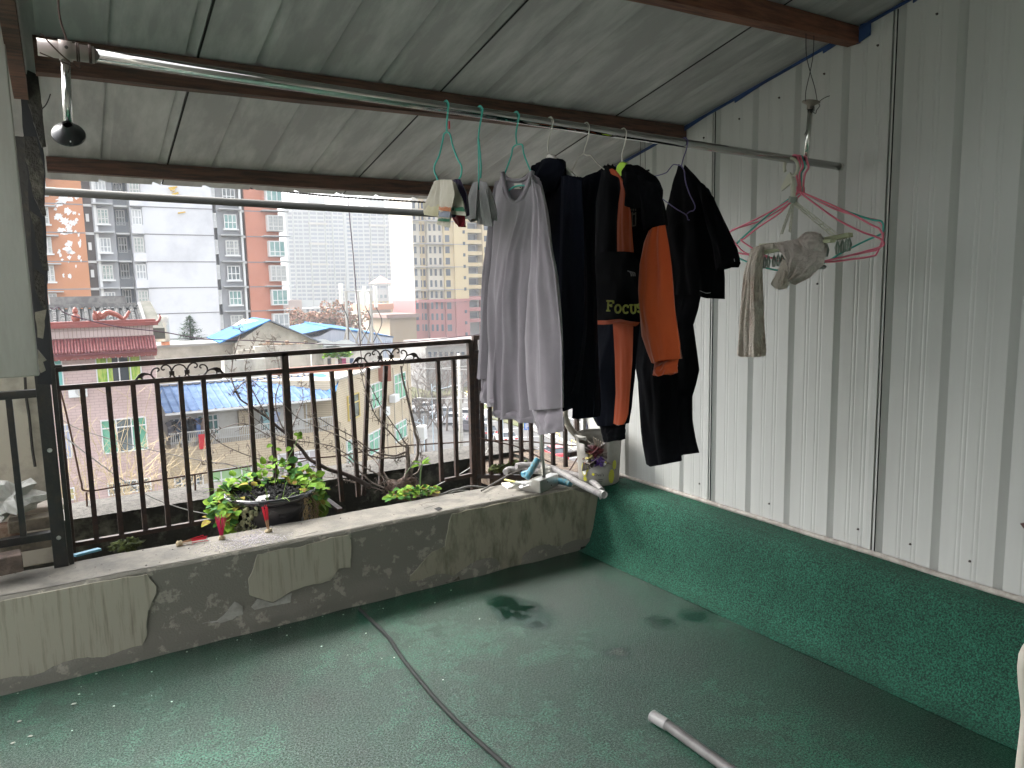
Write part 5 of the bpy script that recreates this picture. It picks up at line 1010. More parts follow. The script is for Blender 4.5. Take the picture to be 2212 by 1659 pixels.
# tall thin shoots in the pot
mb = MB(); st = [ony(597, 1090, PY), ony(598, 1050, PY), ony(595, 1020, PY), ony(592, 985, PY)]; mb.tube(smooth_path(st, 4), .003, 6); mb.build('stem', M('dark_stem', (.05, .03, .03), .7), pl_)
mb = MB(); st = [ony(612, 1060, PY), ony(625, 1030, PY), ony(640, 1000, PY), ony(648, 978, PY)]; mb.tube(smooth_path(st, 4), .002, 6); mb.build('stem', M('green_stem', (.1, .2, .05), .7), pl_)
lm = MB()
for px, py in ((638, 975), (648, 972), (655, 978), (643, 985), (630, 1005), (600, 1030), (585, 1035), (604, 1045), (612, 1040), (590, 1000), (598, 1010)):
    leaf(lm, ony(px, py, PY), (R.gauss(0, 1), -.4, R.gauss(0, .6)), (0, -.6, 1), .035, .03)
lm.build('upper_leaves', [leafA], pl_, recalc=False)
mb = MB(); mb.prism([ony(548, 1088, PY - .12), ony(560, 1074, PY - .1), ony(583, 1070, PY - .1), ony(578, 1078, PY - .12), ony(556, 1090, PY - .14)], (0, .006, .004)); tag(mb.build('white_shard', M('white_ceramic', (.75, .74, .7), .3)), 'white shard stuck in the soil of the planter pot', 'shard')
pl_.location.z += .105
# second patch of leaves in the trench
gp_ = thing('low_plant', 'low bright green plant growing in the trench right of the loose bars', 'plant', ony(880, 1080, 3.9))
def fl2(r): u = r.random(); p = ony(840 + 105 * u, 1078 - 16 * u - r.uniform(-4, 26) * (1 - abs(u - .45)), 3.88 + r.uniform(-.05, .1)); return p, (r.gauss(0, 1), -.5, .3)
foliage(gp_, 'foliage', fl2, 130, .034, [leafA, leafB, leafC], 9)
mb = MB(); mb.tube(smooth_path([ony(908, 1075, 3.92), ony(908, 1045, 3.92), ony(909, 1020, 3.92), ony(912, 1003, 3.92)], 5), .0045, 6); mb.tube(smooth_path([ony(908, 1007, 3.92), ony(897, 1000, 3.92), ony(880, 1018, 3.92), ony(876, 1024, 3.92)], 5), .0025, 5); mb.build('shoot', M('shoot_stem', (.1, .16, .06), .6), gp_)
lm = MB()
for a_, b_ in (((911, 1002), (1, -.2, .15)), ((909, 1000), (-.7, -.2, .4)), ((911, 1001), (.3, -.4, .6)), ((905, 1004), (-1, -.1, 0)), ((913, 1003), (.8, 0, .5))): leaf(lm, ony(*a_, 3.92), b_, (0, -.5, 1), .06, .022)
lm.build('top_leaves', [leafA], gp_, recalc=False)
# uprooted bare shrub
shb = thing('bare_shrub', 'uprooted bare shrub with a ball of roots leaning in the trench', 'shrub', ony(880, 1060, 4.15))
barkm = M('grey_brown_bark', (.11, .085, .075), .9, col2=(.2, .165, .14), scale=30, bump=.5, bscale=80)
rb = MB(); q0 = ony(872, 1056, 4.12)
for i in range(330):
    d = V((R.gauss(0, 1), R.gauss(0, .7), R.gauss(0, .8))).normalized(); a_ = q0 + V((d.x * .115, d.y * .09, d.z * .07)) * R.uniform(.3, 1); d2 = V((R.gauss(0, 1), R.gauss(0, .6), R.gauss(0, .7))).normalized() * .03
    rb.tube([a_, a_ + d2 * .5 + V((0, 0, .004)), a_ + d2], .0022, 4)
rb.ball(q0, .09, 16, (1.25, .9, .7), .9, 5); rb.build('root_ball', M('root_soil', (.05, .033, .025), .95, col2=(.12, .08, .06), scale=40, bump=1, bscale=90), shb)
def br_(mb, pts, r0, r1, y0=4.15, y1=4.15, twig=0, k=5, tl=.05):
    n_ = len(pts); P = smooth_path([ony(px, py, y0 + (y1 - y0) * i / (n_ - 1)) for i, (px, py) in enumerate(pts)], k); N = len(P)
    P = [p + noise.noise_vector(p * 14) * .006 for p in P]
    mb.tube(P, [r0 + (r1 - r0) * i / (N - 1) for i in range(N)], 6)
    for i in range(twig):
        j = R.randrange(1, N - 1); d = (P[j + 1] - P[j - 1]).normalized(); s = d.cross(V((R.gauss(0, .4), 1, R.gauss(0, .4)))).normalized() * R.choice((-1, 1)); L = tl * R.uniform(.3, 1.4)
        q1 = P[j] + (d * .4 + s) * L * .5; q2 = q1 + (d * .7 + s * .5 + V((0, 0, R.gauss(0, .3)))) * L * .5; mb.tube([P[j], q1, q2], [.0018, .0014, .0009], 4)
        for k_ in range(R.randrange(1, 4)): a_ = P[j].lerp(q2, R.random()); mb.tube([a_, a_ + V((R.gauss(0, .008), 0, -abs(R.gauss(0, .014))))], [.0013, .002], 4)
mb = MB(); br_(mb, [(868, 1048), (877, 1030), (881, 1005), (881, 985), (880, 965)], .016, .013); br_(mb, [(886, 1030), (890, 1005), (900, 990), (902, 960), (895, 925), (886, 885), (878, 850), (870, 815), (866, 790)], .012, .005, 4.15, 4.1, 16); mb.build('trunk', barkm, shb, smooth=True)
main = [([(880, 968), (862, 955), (830, 920), (805, 885), (790, 845), (778, 800)], .006, .002, 22), ([(882, 965), (868, 945), (848, 915), (825, 880), (800, 835), (775, 790)], .005, .002, 20), ([(880, 975), (850, 985), (820, 980), (790, 965), (755, 940), (700, 910), (660, 895)], .007, .002, 22),
        ([(878, 985), (840, 990), (800, 985), (770, 965), (730, 940), (690, 925), (640, 900), (600, 860)], .006, .002, 26), ([(860, 1040), (830, 1030), (780, 1005), (740, 975), (700, 960), (660, 955), (600, 940), (540, 895), (510, 860), (495, 835)], .005, .0015, 34),
        ([(885, 1030), (905, 1015), (912, 985), (905, 950), (895, 910), (885, 870), (878, 820)], .004, .002, 12), ([(836, 1058), (800, 1040), (770, 1010), (745, 985), (720, 975)], .006, .003, 14), ([(830, 1062), (790, 1048), (740, 1036), (690, 1030), (640, 1030)], .004, .0015, 10),
        ([(845, 1052), (835, 1030), (815, 1000), (790, 975), (765, 950)], .006, .004, 4)]
for i, (p, a_, b_, tw) in enumerate(main): mb = MB(); br_(mb, p, a_, b_, 4.15, 4.15 + .04 * i, tw); mb.build('branch', barkm, shb, smooth=True)
# fallen long branch across the trench
fb = thing('fallen_branch', 'long dark branch leaning across the bars from the trench towards the left', 'branch', ony(770, 1030, 4.2)); mb = MB(); br_(mb, [(800, 1052), (775, 1038), (740, 1022), (700, 1008), (670, 992), (640, 960), (615, 935), (580, 905), (545, 880), (520, 862), (505, 840)], .016, .004, 4.2, 4.5, 10); mb.build('stem', M('dark_bark', (.05, .035, .03), .85, bump=.4), fb, smooth=True)
for i, (p, tw) in enumerate((([(670, 992), (630, 1000), (590, 998), (540, 985), (480, 960), (430, 915), (400, 900), (380, 925), (390, 965)], 30), ([(640, 960), (600, 950), (560, 930), (520, 915), (470, 930), (455, 960), (450, 1000)], 26), ([(620, 940), (600, 900), (595, 860), (605, 820), (600, 780), (590, 740), (588, 720)], 26), ([(580, 905), (560, 870), (540, 830), (530, 790), (545, 750), (560, 715)], 30), ([(520, 862), (500, 820), (505, 770), (515, 735), (520, 715), (515, 700)], 24), ([(700, 1008), (650, 1010), (610, 1013), (550, 1020), (480, 1000), (430, 1005)], 24), ([(505, 850), (520, 830), (540, 820), (560, 835), (580, 850)], 16), ([(625, 940), (640, 900), (655, 860), (650, 820), (668, 790)], 18))):
    mb = MB(); br_(mb, p, .0045, .0014, 4.4, 4.6, tw, 5, .06); mb.build('twig', barkm, fb, smooth=True)
mb = MB(); br_(mb, [(905, 1066), (930, 1066), (955, 1070), (985, 1072)], .014, .009, 3.95, 3.9); mb.ball(ony(904, 1066, 3.95), .022, 10); tag(mb.build('bone_stick', M('peeled_wood', (.5, .34, .18), .7, col2=(.3, .28, .26), scale=18), smooth=True), 'peeled orange and grey stick lying behind the low green plant', 'stick')
mb = MB(); br_(mb, [(955, 1068), (985, 1058), (1010, 1052), (1050, 1052)], .007, .006, 3.92, 3.9, 0); br_(mb, [(960, 1072), (985, 1062), (1005, 1060), (1020, 1064)], .005, .004, 3.9, 3.86, 0); tag(mb.build('grey_hose', M('grey_rubber', (.13, .13, .12), .7), smooth=True), 'dull grey hoses curling out of the trench', 'hose')
mb = MB(); mb.tube([onz(1040, 1060, .43), onz(1100, 1025, .43), onz(1130, 1016, .43)], .006, 8); tag(mb.build('dark_rod', M('dark_rod', (.1, .09, .08), .6)), 'dark rod pointing out over the trench left of the dustpan', 'rod')
# ---------------------------------------------------------------- floor objects
P = smooth_path([onz(775, 1314, .008), onz(800, 1338, .008), onz(828, 1365, .008), onz(845, 1385, .008), onz(862, 1412, .008), onz(895, 1455, .008), onz(950, 1520, .008), onz(1010, 1580, .008), onz(1060, 1625, .008), onz(1110, 1670, .008), onz(1170, 1730, .008)], 8)
mb = MB(); mb.tube(P, .0085, 10); tag(mb.build('floor_cable', M('flat_dark_hose', (.012, .014, .013), .65, spec=.25, col2=(.02, .023, .02), scale=10), smooth=True), 'dark flat hose running from the parapet across the wet green floor', 'hose')
a_, b_ = onz(1437, 1563, .022), onz(1600, 1680, .022); d = (b_ - a_).normalized()
ch = thing('drain_hose', 'grey corrugated drain hose with a smooth sleeve end on the floor', 'hose', a_); mb = MB(); N = 150; Q = [a_ + d * (.0028 * k) for k in range(N)]
mb.tube(Q, .019, 18, rf=lambda k, r: r * (1.0 if k % 2 else .86)); mb.build('corrugated_tube', M('silver_grey_hose', (.20, .195, .19), .4, col2=(.15, .145, .14), scale=12), ch, smooth=True)
c0 = onz(1410, 1547, .022); mb = MB(); mb.tube([c0, a_ + d * .01], .0215, 20, cap=False); mb.tube([c0, c0 + d * .004], .0235, 20, cap=False); mb.tube([c0 + d * .004, c0 + d * .0045], .016, 20); mb.build('end_sleeve', M('grey_sleeve', (.25, .245, .24), .35), ch, smooth=True)
# white fabric at right edge
wf = thing('white_cloth', 'white cloth edge hanging at the lower right corner', 'cloth', onx(2205, 1550, 2.2)); mb = MB(); xe_ = 1.5
pts = [(2222, 1378), (2208, 1395), (2200, 1412), (2197, 1440), (2199, 1480), (2203, 1510), (2205, 1545), (2202, 1580), (2197, 1620), (2192, 1665), (2190, 1700)]
rows = []
for k, (px, py) in enumerate(pts):
    p = ony(px, py, .72); rows.append([p + V((.0, 0, 0)), p + V((.012, -.015, 0)), p + V((.05, -.02 + .01 * math.sin(k), 0)), p + V((.12, .0, 0)), p + V((.2, .01, 0))])
mb.grid(rows); o = mb.build('fabric', M('off_white_fabric', (.5, .47, .41), .8, col2=(.42, .38, .32), scale=6), wf, smooth=True, recalc=False); so_ = o.modifiers.new('thick', 'SOLIDIFY'); so_.thickness = .004
mb = MB(); p = onx(2205, 1135, XW - .03); mb.prism([onx(2203, 1131, XW - .03), onx(2214, 1130, XW - .03), onx(2220, 1136, XW - .03), onx(2214, 1145, XW - .03)], (.02, 0, 0)); tag(mb.build('wall_bracket', M('brown_bracket', (.1, .05, .04), .6)), 'small brown bracket on the metal wall at the right edge', 'bracket')
# ================================================================ the town beyond
ZG = -16
_M = M
def M(name, col, *a, **k):
    if name in MATS: return MATS[name]
    q = k.pop('q', .98)
    if k.get('col2'): k['col2'] = tuple(x * q for x in k['col2'])
    return _M(name, tuple(x * q for x in col), *a, **k)
whitef = M('painted_white_outdoors', (.62, .63, .63), .6)
asph = M('asphalt', (.05, .05, .051), .85, col2=(.075, .075, .072), scale=.6); landm = M('town_ground', (.07, .065, .06), .95, col2=(.05, .055, .035), scale=.04)
grassm = M('park_grass', (.055, .075, .018), .95, col2=(.09, .085, .035), scale=.25); pave = M('pavement', (.14, .135, .125), .9, col2=(.11, .105, .1), scale=.8)
g = MB(); g.add([(-900, -300, ZG), (1600, -300, ZG), (1600, 1800, ZG), (-900, 1800, ZG)], [(0, 1, 2, 3)]); tag(g.build('ground', landm), kind='structure')
RU = V((.22, .975, 0)).normalized(); RN = V((RU.y, -RU.x, 0)); RO = V((44, 64, 0))
def rd(a, b, z): p = RO + RU * a + RN * b; return V((p.x, p.y, z))
def strip(name, a0, a1, b0, b1, z, mat, kind='structure', h=0):
    mb = MB(); Q = [rd(a0, b0, z), rd(a1, b0, z), rd(a1, b1, z), rd(a0, b1, z)]
    if h: mb.prism([q - V((0, 0, h)) for q in Q], (0, 0, h))
    else: mb.add(Q, [(0, 1, 2, 3)])
    return tag(mb.build(name, mat), kind=kind)
strip('parking_lane', -60, 160, -14, 2.6, ZG + .004, asph); strip('road', -60, 160, 3.4, 15, ZG + .004, asph)
strip('median', -60, 160, 2.6, 3.4, ZG + .13, pave, h=.13); strip('pavement', -60, 160, 15, 19, ZG + .13, pave, h=.13)
strip('park', -20, 160, 19, 60, ZG + .1, grassm, h=.1); strip('park', 30, 160, -60, -14, ZG + .1, grassm, h=.1)
for nm_, pts_ in (('park', ((880, 790), (1010, 782), (1020, 812), (880, 822))), ('park', ((880, 830), (1010, 822), (1015, 850), (880, 862))), ('park', ((1040, 872), (1140, 895), (1150, 925), (1120, 920), (1060, 903), (1040, 893)))):
    mb = MB(); Q = [onz(a, b, ZG + .14) for a, b in pts_]; mb.prism([q - V((0, 0, .13)) for q in Q], (0, 0, .13)); tag(mb.build(nm_, grassm), kind='structure')
lm_ = M('road_paint', (.7, .7, .68), .7); mb = MB()
for b_ in (6.9,): 
    for k in range(22): a = -60 + k * 10; mb.add([rd(a, b_, ZG + .008), rd(a + 5, b_, ZG + .008), rd(a + 5, b_ + .15, ZG + .008), rd(a, b_ + .15, ZG + .008)], [(0, 1, 2, 3)])
for b_ in (3.7, 10.6, 14.6): mb.add([rd(-60, b_, ZG + .008), rd(160, b_, ZG + .008), rd(160, b_ + .14, ZG + .008), rd(-60, b_ + .14, ZG + .008)], [(0, 1, 2, 3)])
for k in range(20): a = -40 + k * 6.2; mb.add([rd(a, -.4, ZG + .008), rd(a + .12, -.4, ZG + .008), rd(a + .12, 2.4, ZG + .008), rd(a, 2.4, ZG + .008)], [(0, 1, 2, 3)])
tag(mb.build('road_markings', lm_), kind='structure')
fn = thing('road_railing', 'low yellow and white railing along the median of the street', 'fence', rd(0, 3, ZG)); ym = M('yellow_metal', (.5, .36, .1), .5)
for k in range(26):
    a = -30 + k * 5; mb = MB(); P = [rd(a, 3, ZG + .13), rd(a, 3, ZG + 1.0), rd(a + 1.6, 3, ZG + 1.0), rd(a + 1.6, 3, ZG + .13)]
    for i in range(3): mb.tube([P[i], P[i + 1]], .05, 5)
    mb.build('hoop', ym, fn)
mb = MB(); mb.tube([rd(-30, 3, ZG + .6), rd(100, 3, ZG + .6)], .04, 5); mb.build('rail', whitef, fn)
# ---- cars
tyre = M('tyre', (.02, .02, .02), .8); carglass = M('car_glass', (.03, .04, .05), .08, spec=.8); lampr = M('tail_lamp', (.5, .02, .02), .3); platem = M('blue_plate', (.08, .25, .6), .4)
def car(pos, ang, col, label, kind='car'):
    m_ = M('paint_' + label[:14].replace(' ', '_'), col, .3, .1, coat=.6); c = thing('parked_car', label, 'car', pos, 'cars parked along the street'); ax = V((math.cos(ang), math.sin(ang), 0)); ay = V((-ax.y, ax.x, 0)); P0 = V(pos)
    L, W = 4.3, 1.75
    def q(a, b, z): p = P0 + ax * a + ay * b; return V((p.x, p.y, P0.z + z))
    # body outline (side view) lofted across with tumblehome
    side = [(-2.15, .35), (-2.18, .75), (-2.05, .98), (-1.55, 1.02), (.95, .98), (1.6, .88), (2.1, .72), (2.17, .4), (2.1, .28), (-2.1, .26)]
    mb = MB(); rows = []
    for b_, s_ in ((-W / 2, .94), (-W / 2 + .08, 1), (W / 2 - .08, 1), (W / 2, .94)): rows.append([q(a * s_ if abs(b_) > .8 else a, b_, z) for a, z in side + side[:1]])
    mb.grid(rows); mb.add(rows[0][:-1], [tuple(range(len(side)))]); mb.add(rows[-1][:-1], [tuple(range(len(side)))[::-1]]); mb.build('body', m_, c)
    cab = [(-1.75, 1.0), (-1.2, 1.42), (.2, 1.46), (.98, .98)]; mb = MB(); rows = []
    for b_, in ((-W / 2 + .12,), (-W / 2 + .26,), (W / 2 - .26,), (W / 2 - .12,)): inn = abs(b_) < .65; rows.append([q(a, b_ if z < 1.1 else b_ * .86, z) for a, z in cab])
    mb.grid(rows); mb.add(rows[0], [(0, 1, 2, 3)]); mb.add(rows[-1], [(3, 2, 1, 0)]); mb.build('windows', carglass, c)
    mb = MB(); mb.box(q(-.5, 0, 1.46), (1.5, W - .5, .05), ax, ay); mb.build('roof', m_, c, bevel=.02)
    for a in (-1.35, 1.35):
        for b_ in (-W / 2 + .08, W / 2 - .08): mb = MB(); mb.lathe([(0, -.1), (.31, -.1), (.31, .1), (0, .1)], q(a, b_, .31), 14, ay); mb.build('wheel', tyre, c)
    for b_ in (-.65, .65): mb = MB(); mb.box(q(-2.16, b_, .82), (.06, .35, .16), ax, ay); mb.build('tail_light', lampr, c)
    mb = MB(); mb.box(q(-2.2, 0, .62), (.03, .45, .15), ax, ay); mb.build('number_plate', platem, c)
    return c
ra = math.atan2(RU.y, RU.x)
def at(px, py): p = onz(px, py, ZG + .01); return p
for px, py, col, an, lab in ((1197, 992, (.45, .02, .03), ra, 'red hatchback parked nearest on the street, seen between the right railing bars'), (1092, 956, (.62, .62, .62), ra, 'white sedan parked behind the red hatchback'), (1052, 942, (.05, .055, .06), ra, 'dark grey car parked beyond the white sedan'),
        (1032, 922, (.6, .6, .6), ra + .1, 'white car just right of the railing corner post'), (975, 915, (.55, .57, .6), ra + 1.2, 'silver car behind the concrete pole'), (1003, 905, (.6, .6, .6), ra + .9, 'white car right of the concrete pole'), (1012, 930, (.1, .1, .12), ra + .6, 'dark car at the foot of the concrete pole'), (955, 902, (.35, .38, .42), ra + 1.3, 'blue grey car left of the concrete pole'),
        (910, 890, (.62, .62, .62), ra + 1.4, 'white car far left in the car park'), (898, 880, (.5, .5, .5), ra + 1.4, 'grey car at the edge of the cream building'), (925, 884, (.08, .08, .09), ra + 1.4, 'black car in the car park behind bare trees'), (1030, 905, (.5, .5, .52), ra, 'silver van-like car beyond the railing corner')):
    car(at(px, py), an, col, lab)
# ---- poles, lamps, signs
def pole(name, lab, cat, px, py, h, r0, r1, mat): 
    p = at(px, py); o = thing(name, lab, cat, p); mb = MB(); mb.tube([p, p + V((0, 0, h))], [r0, r1], 12); mb.build('shaft', mat, o, smooth=True); return o, p
concp = M('pale_concrete', (.42, .40, .36), .85, col2=(.33, .31, .27), scale=2)
p = ony(997, 973, 48); pz0 = ony(994, 763, 48).z; up_ = thing('utility_pole', 'thick pale concrete utility pole beyond the railing', 'pole', V((p.x, 48, ZG))); mb = MB(); mb.tube([V((p.x, 48, ZG)), V((p.x, 48, pz0))], [.24, .10], 14); mb.build('shaft', concp, up_, smooth=True)
for k in range(16): z = pz0 - .4 - k * .62; mb = MB(); rr = .10 + (.14) * (pz0 - z) / (pz0 - ZG) + .008; mb.lathe([(rr, -.02), (rr + .006, 0), (rr, .02)], (p.x, 48, z), 14); mb.build('band', M('band_grey', (.25, .24, .22), .8), up_)
mb = MB(); z = ony(994, 792, 48).z; mb.bar((p.x - 1.4, 48, z), (p.x + 1.1, 48, z), .06, .06); mb.build('crossarm', dull_steel, up_)
for k, px in enumerate((1136,)):
    a = at(1140, 968); o = thing('parking_sign', 'blue parking sign with a white letter P on a thin post', 'sign', a); mb = MB(); h = 2.9; mb.tube([a, a + V((0, 0, h))], .04, 8); mb.build('post', dull_steel, o)
    e = (V((right.x, right.y, 0))).normalized(); nrm = V((e.y, -e.x, 0)); nrm = nrm if nrm.dot(CAM - a) > 0 else -nrm; c = a + V((0, 0, h - .35)); mb = MB(); mb.box(c, (.72, .04, .9), e); mb.build('board', M('sign_blue', (.03, .16, .55), .5), o)
    mb = MB(); sP = .6
    def sp_(x, z): return c + e * x + V((0, 0, z)) + nrm * .03
    mb.bar(sp_(-.16, -.3), sp_(-.16, .3), .02, .11, (0, 0, 1)) if False else mb.box(sp_(-.15, 0), (.11, .02, .6), e)
    for (x, z, w_, h_) in ((0, .25, .3, .09), (0, .0, .3, .09), (.15, .125, .09, .3)): mb.box(sp_(x, z), (w_, .02, h_), e)
    mb.build('letter', whitef, o)
for px, py, hh, dx_, lab in ((937, 973, 7.6, 1, 'pale blue street lamp with a scroll bracket left of the concrete pole'), (1087, 972, 6.2, 0, 'thin white post in front of the white sedan'), (862 + 56, 985, 4.4, -1, 'slim lamp post near the cream building corner')):
    p = at(px, py); o = thing('street_lamp', lab, 'lamp post', p); mb = MB(); mb.tube([p, p + V((0, 0, hh))], [.08, .05], 8); lbm = M('pale_blue_paint', (.45, .55, .62), .5); mb.build('post', lbm, o)
    if dx_:
        e = V((right.x, right.y, 0)).normalized() * dx_; t = p + V((0, 0, hh - .8)); mb = MB(); mb.tube([t, t + e * 2.2 + V((0, 0, .5))], .035, 6); mb.tube([t + e * .4 + V((.3 * math.cos(a), 0, .25 + .3 * math.sin(a))) for a in [k * .6 for k in range(10)]], .03, 5); mb.build('arm', lbm, o); mb = MB(); mb.box(t + e * 2.5 + V((0, 0, .56)), (.8, .25, .14), e); mb.build('lamp_head', whitef, o)
# CCTV-like gantry
a = ony(1036, 905, 52); b_ = ony(1076, 901, 52); o = thing('camera_gantry', 'white street camera arm with a box seen between the bars right of the corner post', 'camera', a); mb = MB(); mb.tube([a - V((.6, 0, 0)), b_ + V((1.5, 0, 0))], .05, 6); mb.build('arm', dull_steel, o); mb = MB(); mb.box(ony(1041, 900, 52), (.5, .4, .3)); mb.build('camera_box', whitef, o); mb = MB(); mb.box(ony(1052, 893, 52), (.35, .3, .7)); mb.tube([ony(1054, 898, 52), V((ony(1054, 898, 52).x, 52, ZG))], .09, 8); mb.build('cabinet', whitef, o)
# ---- buildings
def building(name, label, pl, x0, x1, ytop, ybot, mat, depth, zbot=None, ref=None, cat='building'):
    s0, zb, s1, zt = pl.rect(x0, ytop, x1, ybot); zb = ZG if zbot is None else zbot
    o = thing(name, label, cat, pl.pt((s0 + s1) / 2, zb)); mb = MB(); Q = [pl.pt(s0, zb), pl.pt(s1, zb), pl.pt(s1, zt), pl.pt(s0, zt)]; mb.prism(Q, -pl.n * depth); mb.build('wall', mat, o); return o, (s0, zb, s1, zt)
def slab(pl, s0, z0, s1, z1, off0, off1, mb=None):
    mb = mb or MB(); mb.prism([pl.pt(s0, z0, off0), pl.pt(s1, z0, off0), pl.pt(s1, z1, off0), pl.pt(s0, z1, off0)], pl.n * (off1 - off0)); return mb
def dslab(pl, x0, y0, x1, y1, off0, off1, mb=None): a, b, c, d = pl.rect(x0, y0, x1, y1); return slab(pl, a, b, c, d, off0, off1, mb)
def window(par, pl, r, frame, glass, cols=3, trans=.3, t=.06, off=.0, bars=0, pane2=None, ledge=False, hood=False):
    """r = (s0, z0, s1, z1): framed window with mullions, pane as sub-part"""
    s0, z0, s1, z1 = r; mb = MB(); 
    slab(pl, s0, z0, s1, z0 + t, off, off + .09, mb); slab(pl, s0, z1 - t, s1, z1, off, off + .09, mb); slab(pl, s0, z0 + t, s0 + t, z1 - t, off, off + .09, mb); slab(pl, s1 - t, z0 + t, s1, z1 - t, off, off + .09, mb)
    for k in range(1, cols): s = s0 + (s1 - s0) * k / cols; slab(pl, s - t / 2, z0 + t, s + t / 2, z1 - t, off, off + .08, mb)
    if trans: z = z1 - (z1 - z0) * trans; slab(pl, s0 + t, z - t / 2, s1 - t, z + t / 2, off, off + .085, mb)
    if ledge: slab(pl, s0 - .15, z0 - .14, s1 + .15, z0 - .002, off, off + .35, mb)
    if hood: slab(pl, s0 - .35, z1 + .05, s1 + .35, z1 + .14, off, off + .75, mb)
    w_ = mb.build('window', frame, par)
    mb = MB(); slab(pl, s0 + .01, z0 + .01, s1 - .01, z1 - .01, off - .01, off + .035, mb); mb.build('pane', glass, w_)
    if pane2: mb = MB(); c = s0 + (s1 - s0) * R.uniform(.2, .5); slab(pl, c, z0 + t, min(s1 - t, c + (s1 - s0) * .35), z1 - t, off, off + .05, mb); mb.build('curtain', pane2, w_)
    if bars:
        mb = MB(); 
        for k in range(bars): s = s0 + (s1 - s0) * (k + .5) / bars; slab(pl, s - .015, z0, s + .015, z1, off + .3, off + .33, mb)
        for k in range(5): z = z0 + (z1 - z0) * k / 4; slab(pl, s0, z - .02, s1, z + .02, off + .3, off + .335, mb)
        mb.build('security_bars', M('cage_white', (.55, .55, .52), .5), w_)
    return w_
def many(par, name, quads, mat, pl, off0, off1, split=100):
    """first `split` rectangles as parts of their own, the remainder as one part"""
    for q in quads[:split]: slab(pl, *q, off0, off1).build(name, mat, par)
    if quads[split:]:
        mb = MB()
        for q in quads[split:]: slab(pl, *q, off0, off1, mb)
        tag(mb.build(name, mat, par), kind='stuff')
XA = (1, 0)
# --- A. apartment slab with orange strips
PA = Plane((0, 80, 0), XA)
orm = M('orange_render', (.50, .22, .11), .85, col2=(.46, .20, .095), scale=.3); orm2 = M('salmon_render', (.50, .21, .145), .85, col2=(.46, .19, .13), scale=.3)
whm = M('white_gable_render', (.60, .61, .64), .85, col2=(.48, .49, .52), scale=.22, lo=.48, hi=.72, detail=10); grm = M('grey_render_far', (.33, .34, .36), .85); dkm = M('brown_panel', (.10, .085, .085), .8); lines = M('joint_grey', (.22, .22, .23), .8); peel = M('peeled_white', (.72, .72, .72), .9)
ap = thing('apartment_block', 'eight storey apartment block with orange strips, grey bays and a blank white wall', 'building', PA.pt(8, ZG))
ztopA = 16.5; 
def band(x0, x1, mat, off, nm='wall', dep=12, z1=None): a, _, b, _ = PA.rect(x0, 500, x1, 560); slab(PA, a, ZG, b, z1 or ztopA, off - dep, off).build(nm, mat, ap); return a, b
band(20, 187, orm, 0); band(187, 206, dkm, -.6, 'recess_panel'); aG = band(206, 252, grm, -.1); band(252, 286, M('blue_grey_recess', (.17, .2, .24), .7), -2.5, 'recess_wall'); aB = band(286, 312, whm, -.2); aW = band(312, 463, whm, .3, 'blank_wall'); band(463, 472, grm, -1.0); band(472, 520, grm, -.1); band(520, 533, dkm, -.5, 'recess_panel'); band(533, 604, orm2, .0)
FLZ = [PA.rect(300, 100, 320, y)[1] for y in (332, 390, 447, 506, 565.5, 622.6, 679, 735)]; fh = (FLZ[0] - FLZ[-1]) / 7
for z in FLZ:
    for x0, x1, of in ((90, 186, 0), (312.5, 462.5, .3), (534, 603.5, 0)): a, _, b, _ = PA.rect(x0, 500, x1, 560); slab(PA, a, z - .05, b, z + .05, of, of + .03).build('floor_joint', lines, ap)
    for x0, x1, of in ((187, 206, -.6), (520, 533, -.5)): a, _, b, _ = PA.rect(x0, 500, x1, 560); slab(PA, a, z - .12, b, z + .10, of, of + .25).build('white_band', whitef, ap)
pa_ = M('pane_grey', (.28, .31, .33), .2, col2=(.45, .47, .48), scale=.5); pg_ = M('pane_teal', (.12, .25, .24), .2, col2=(.3, .4, .38), scale=.4)
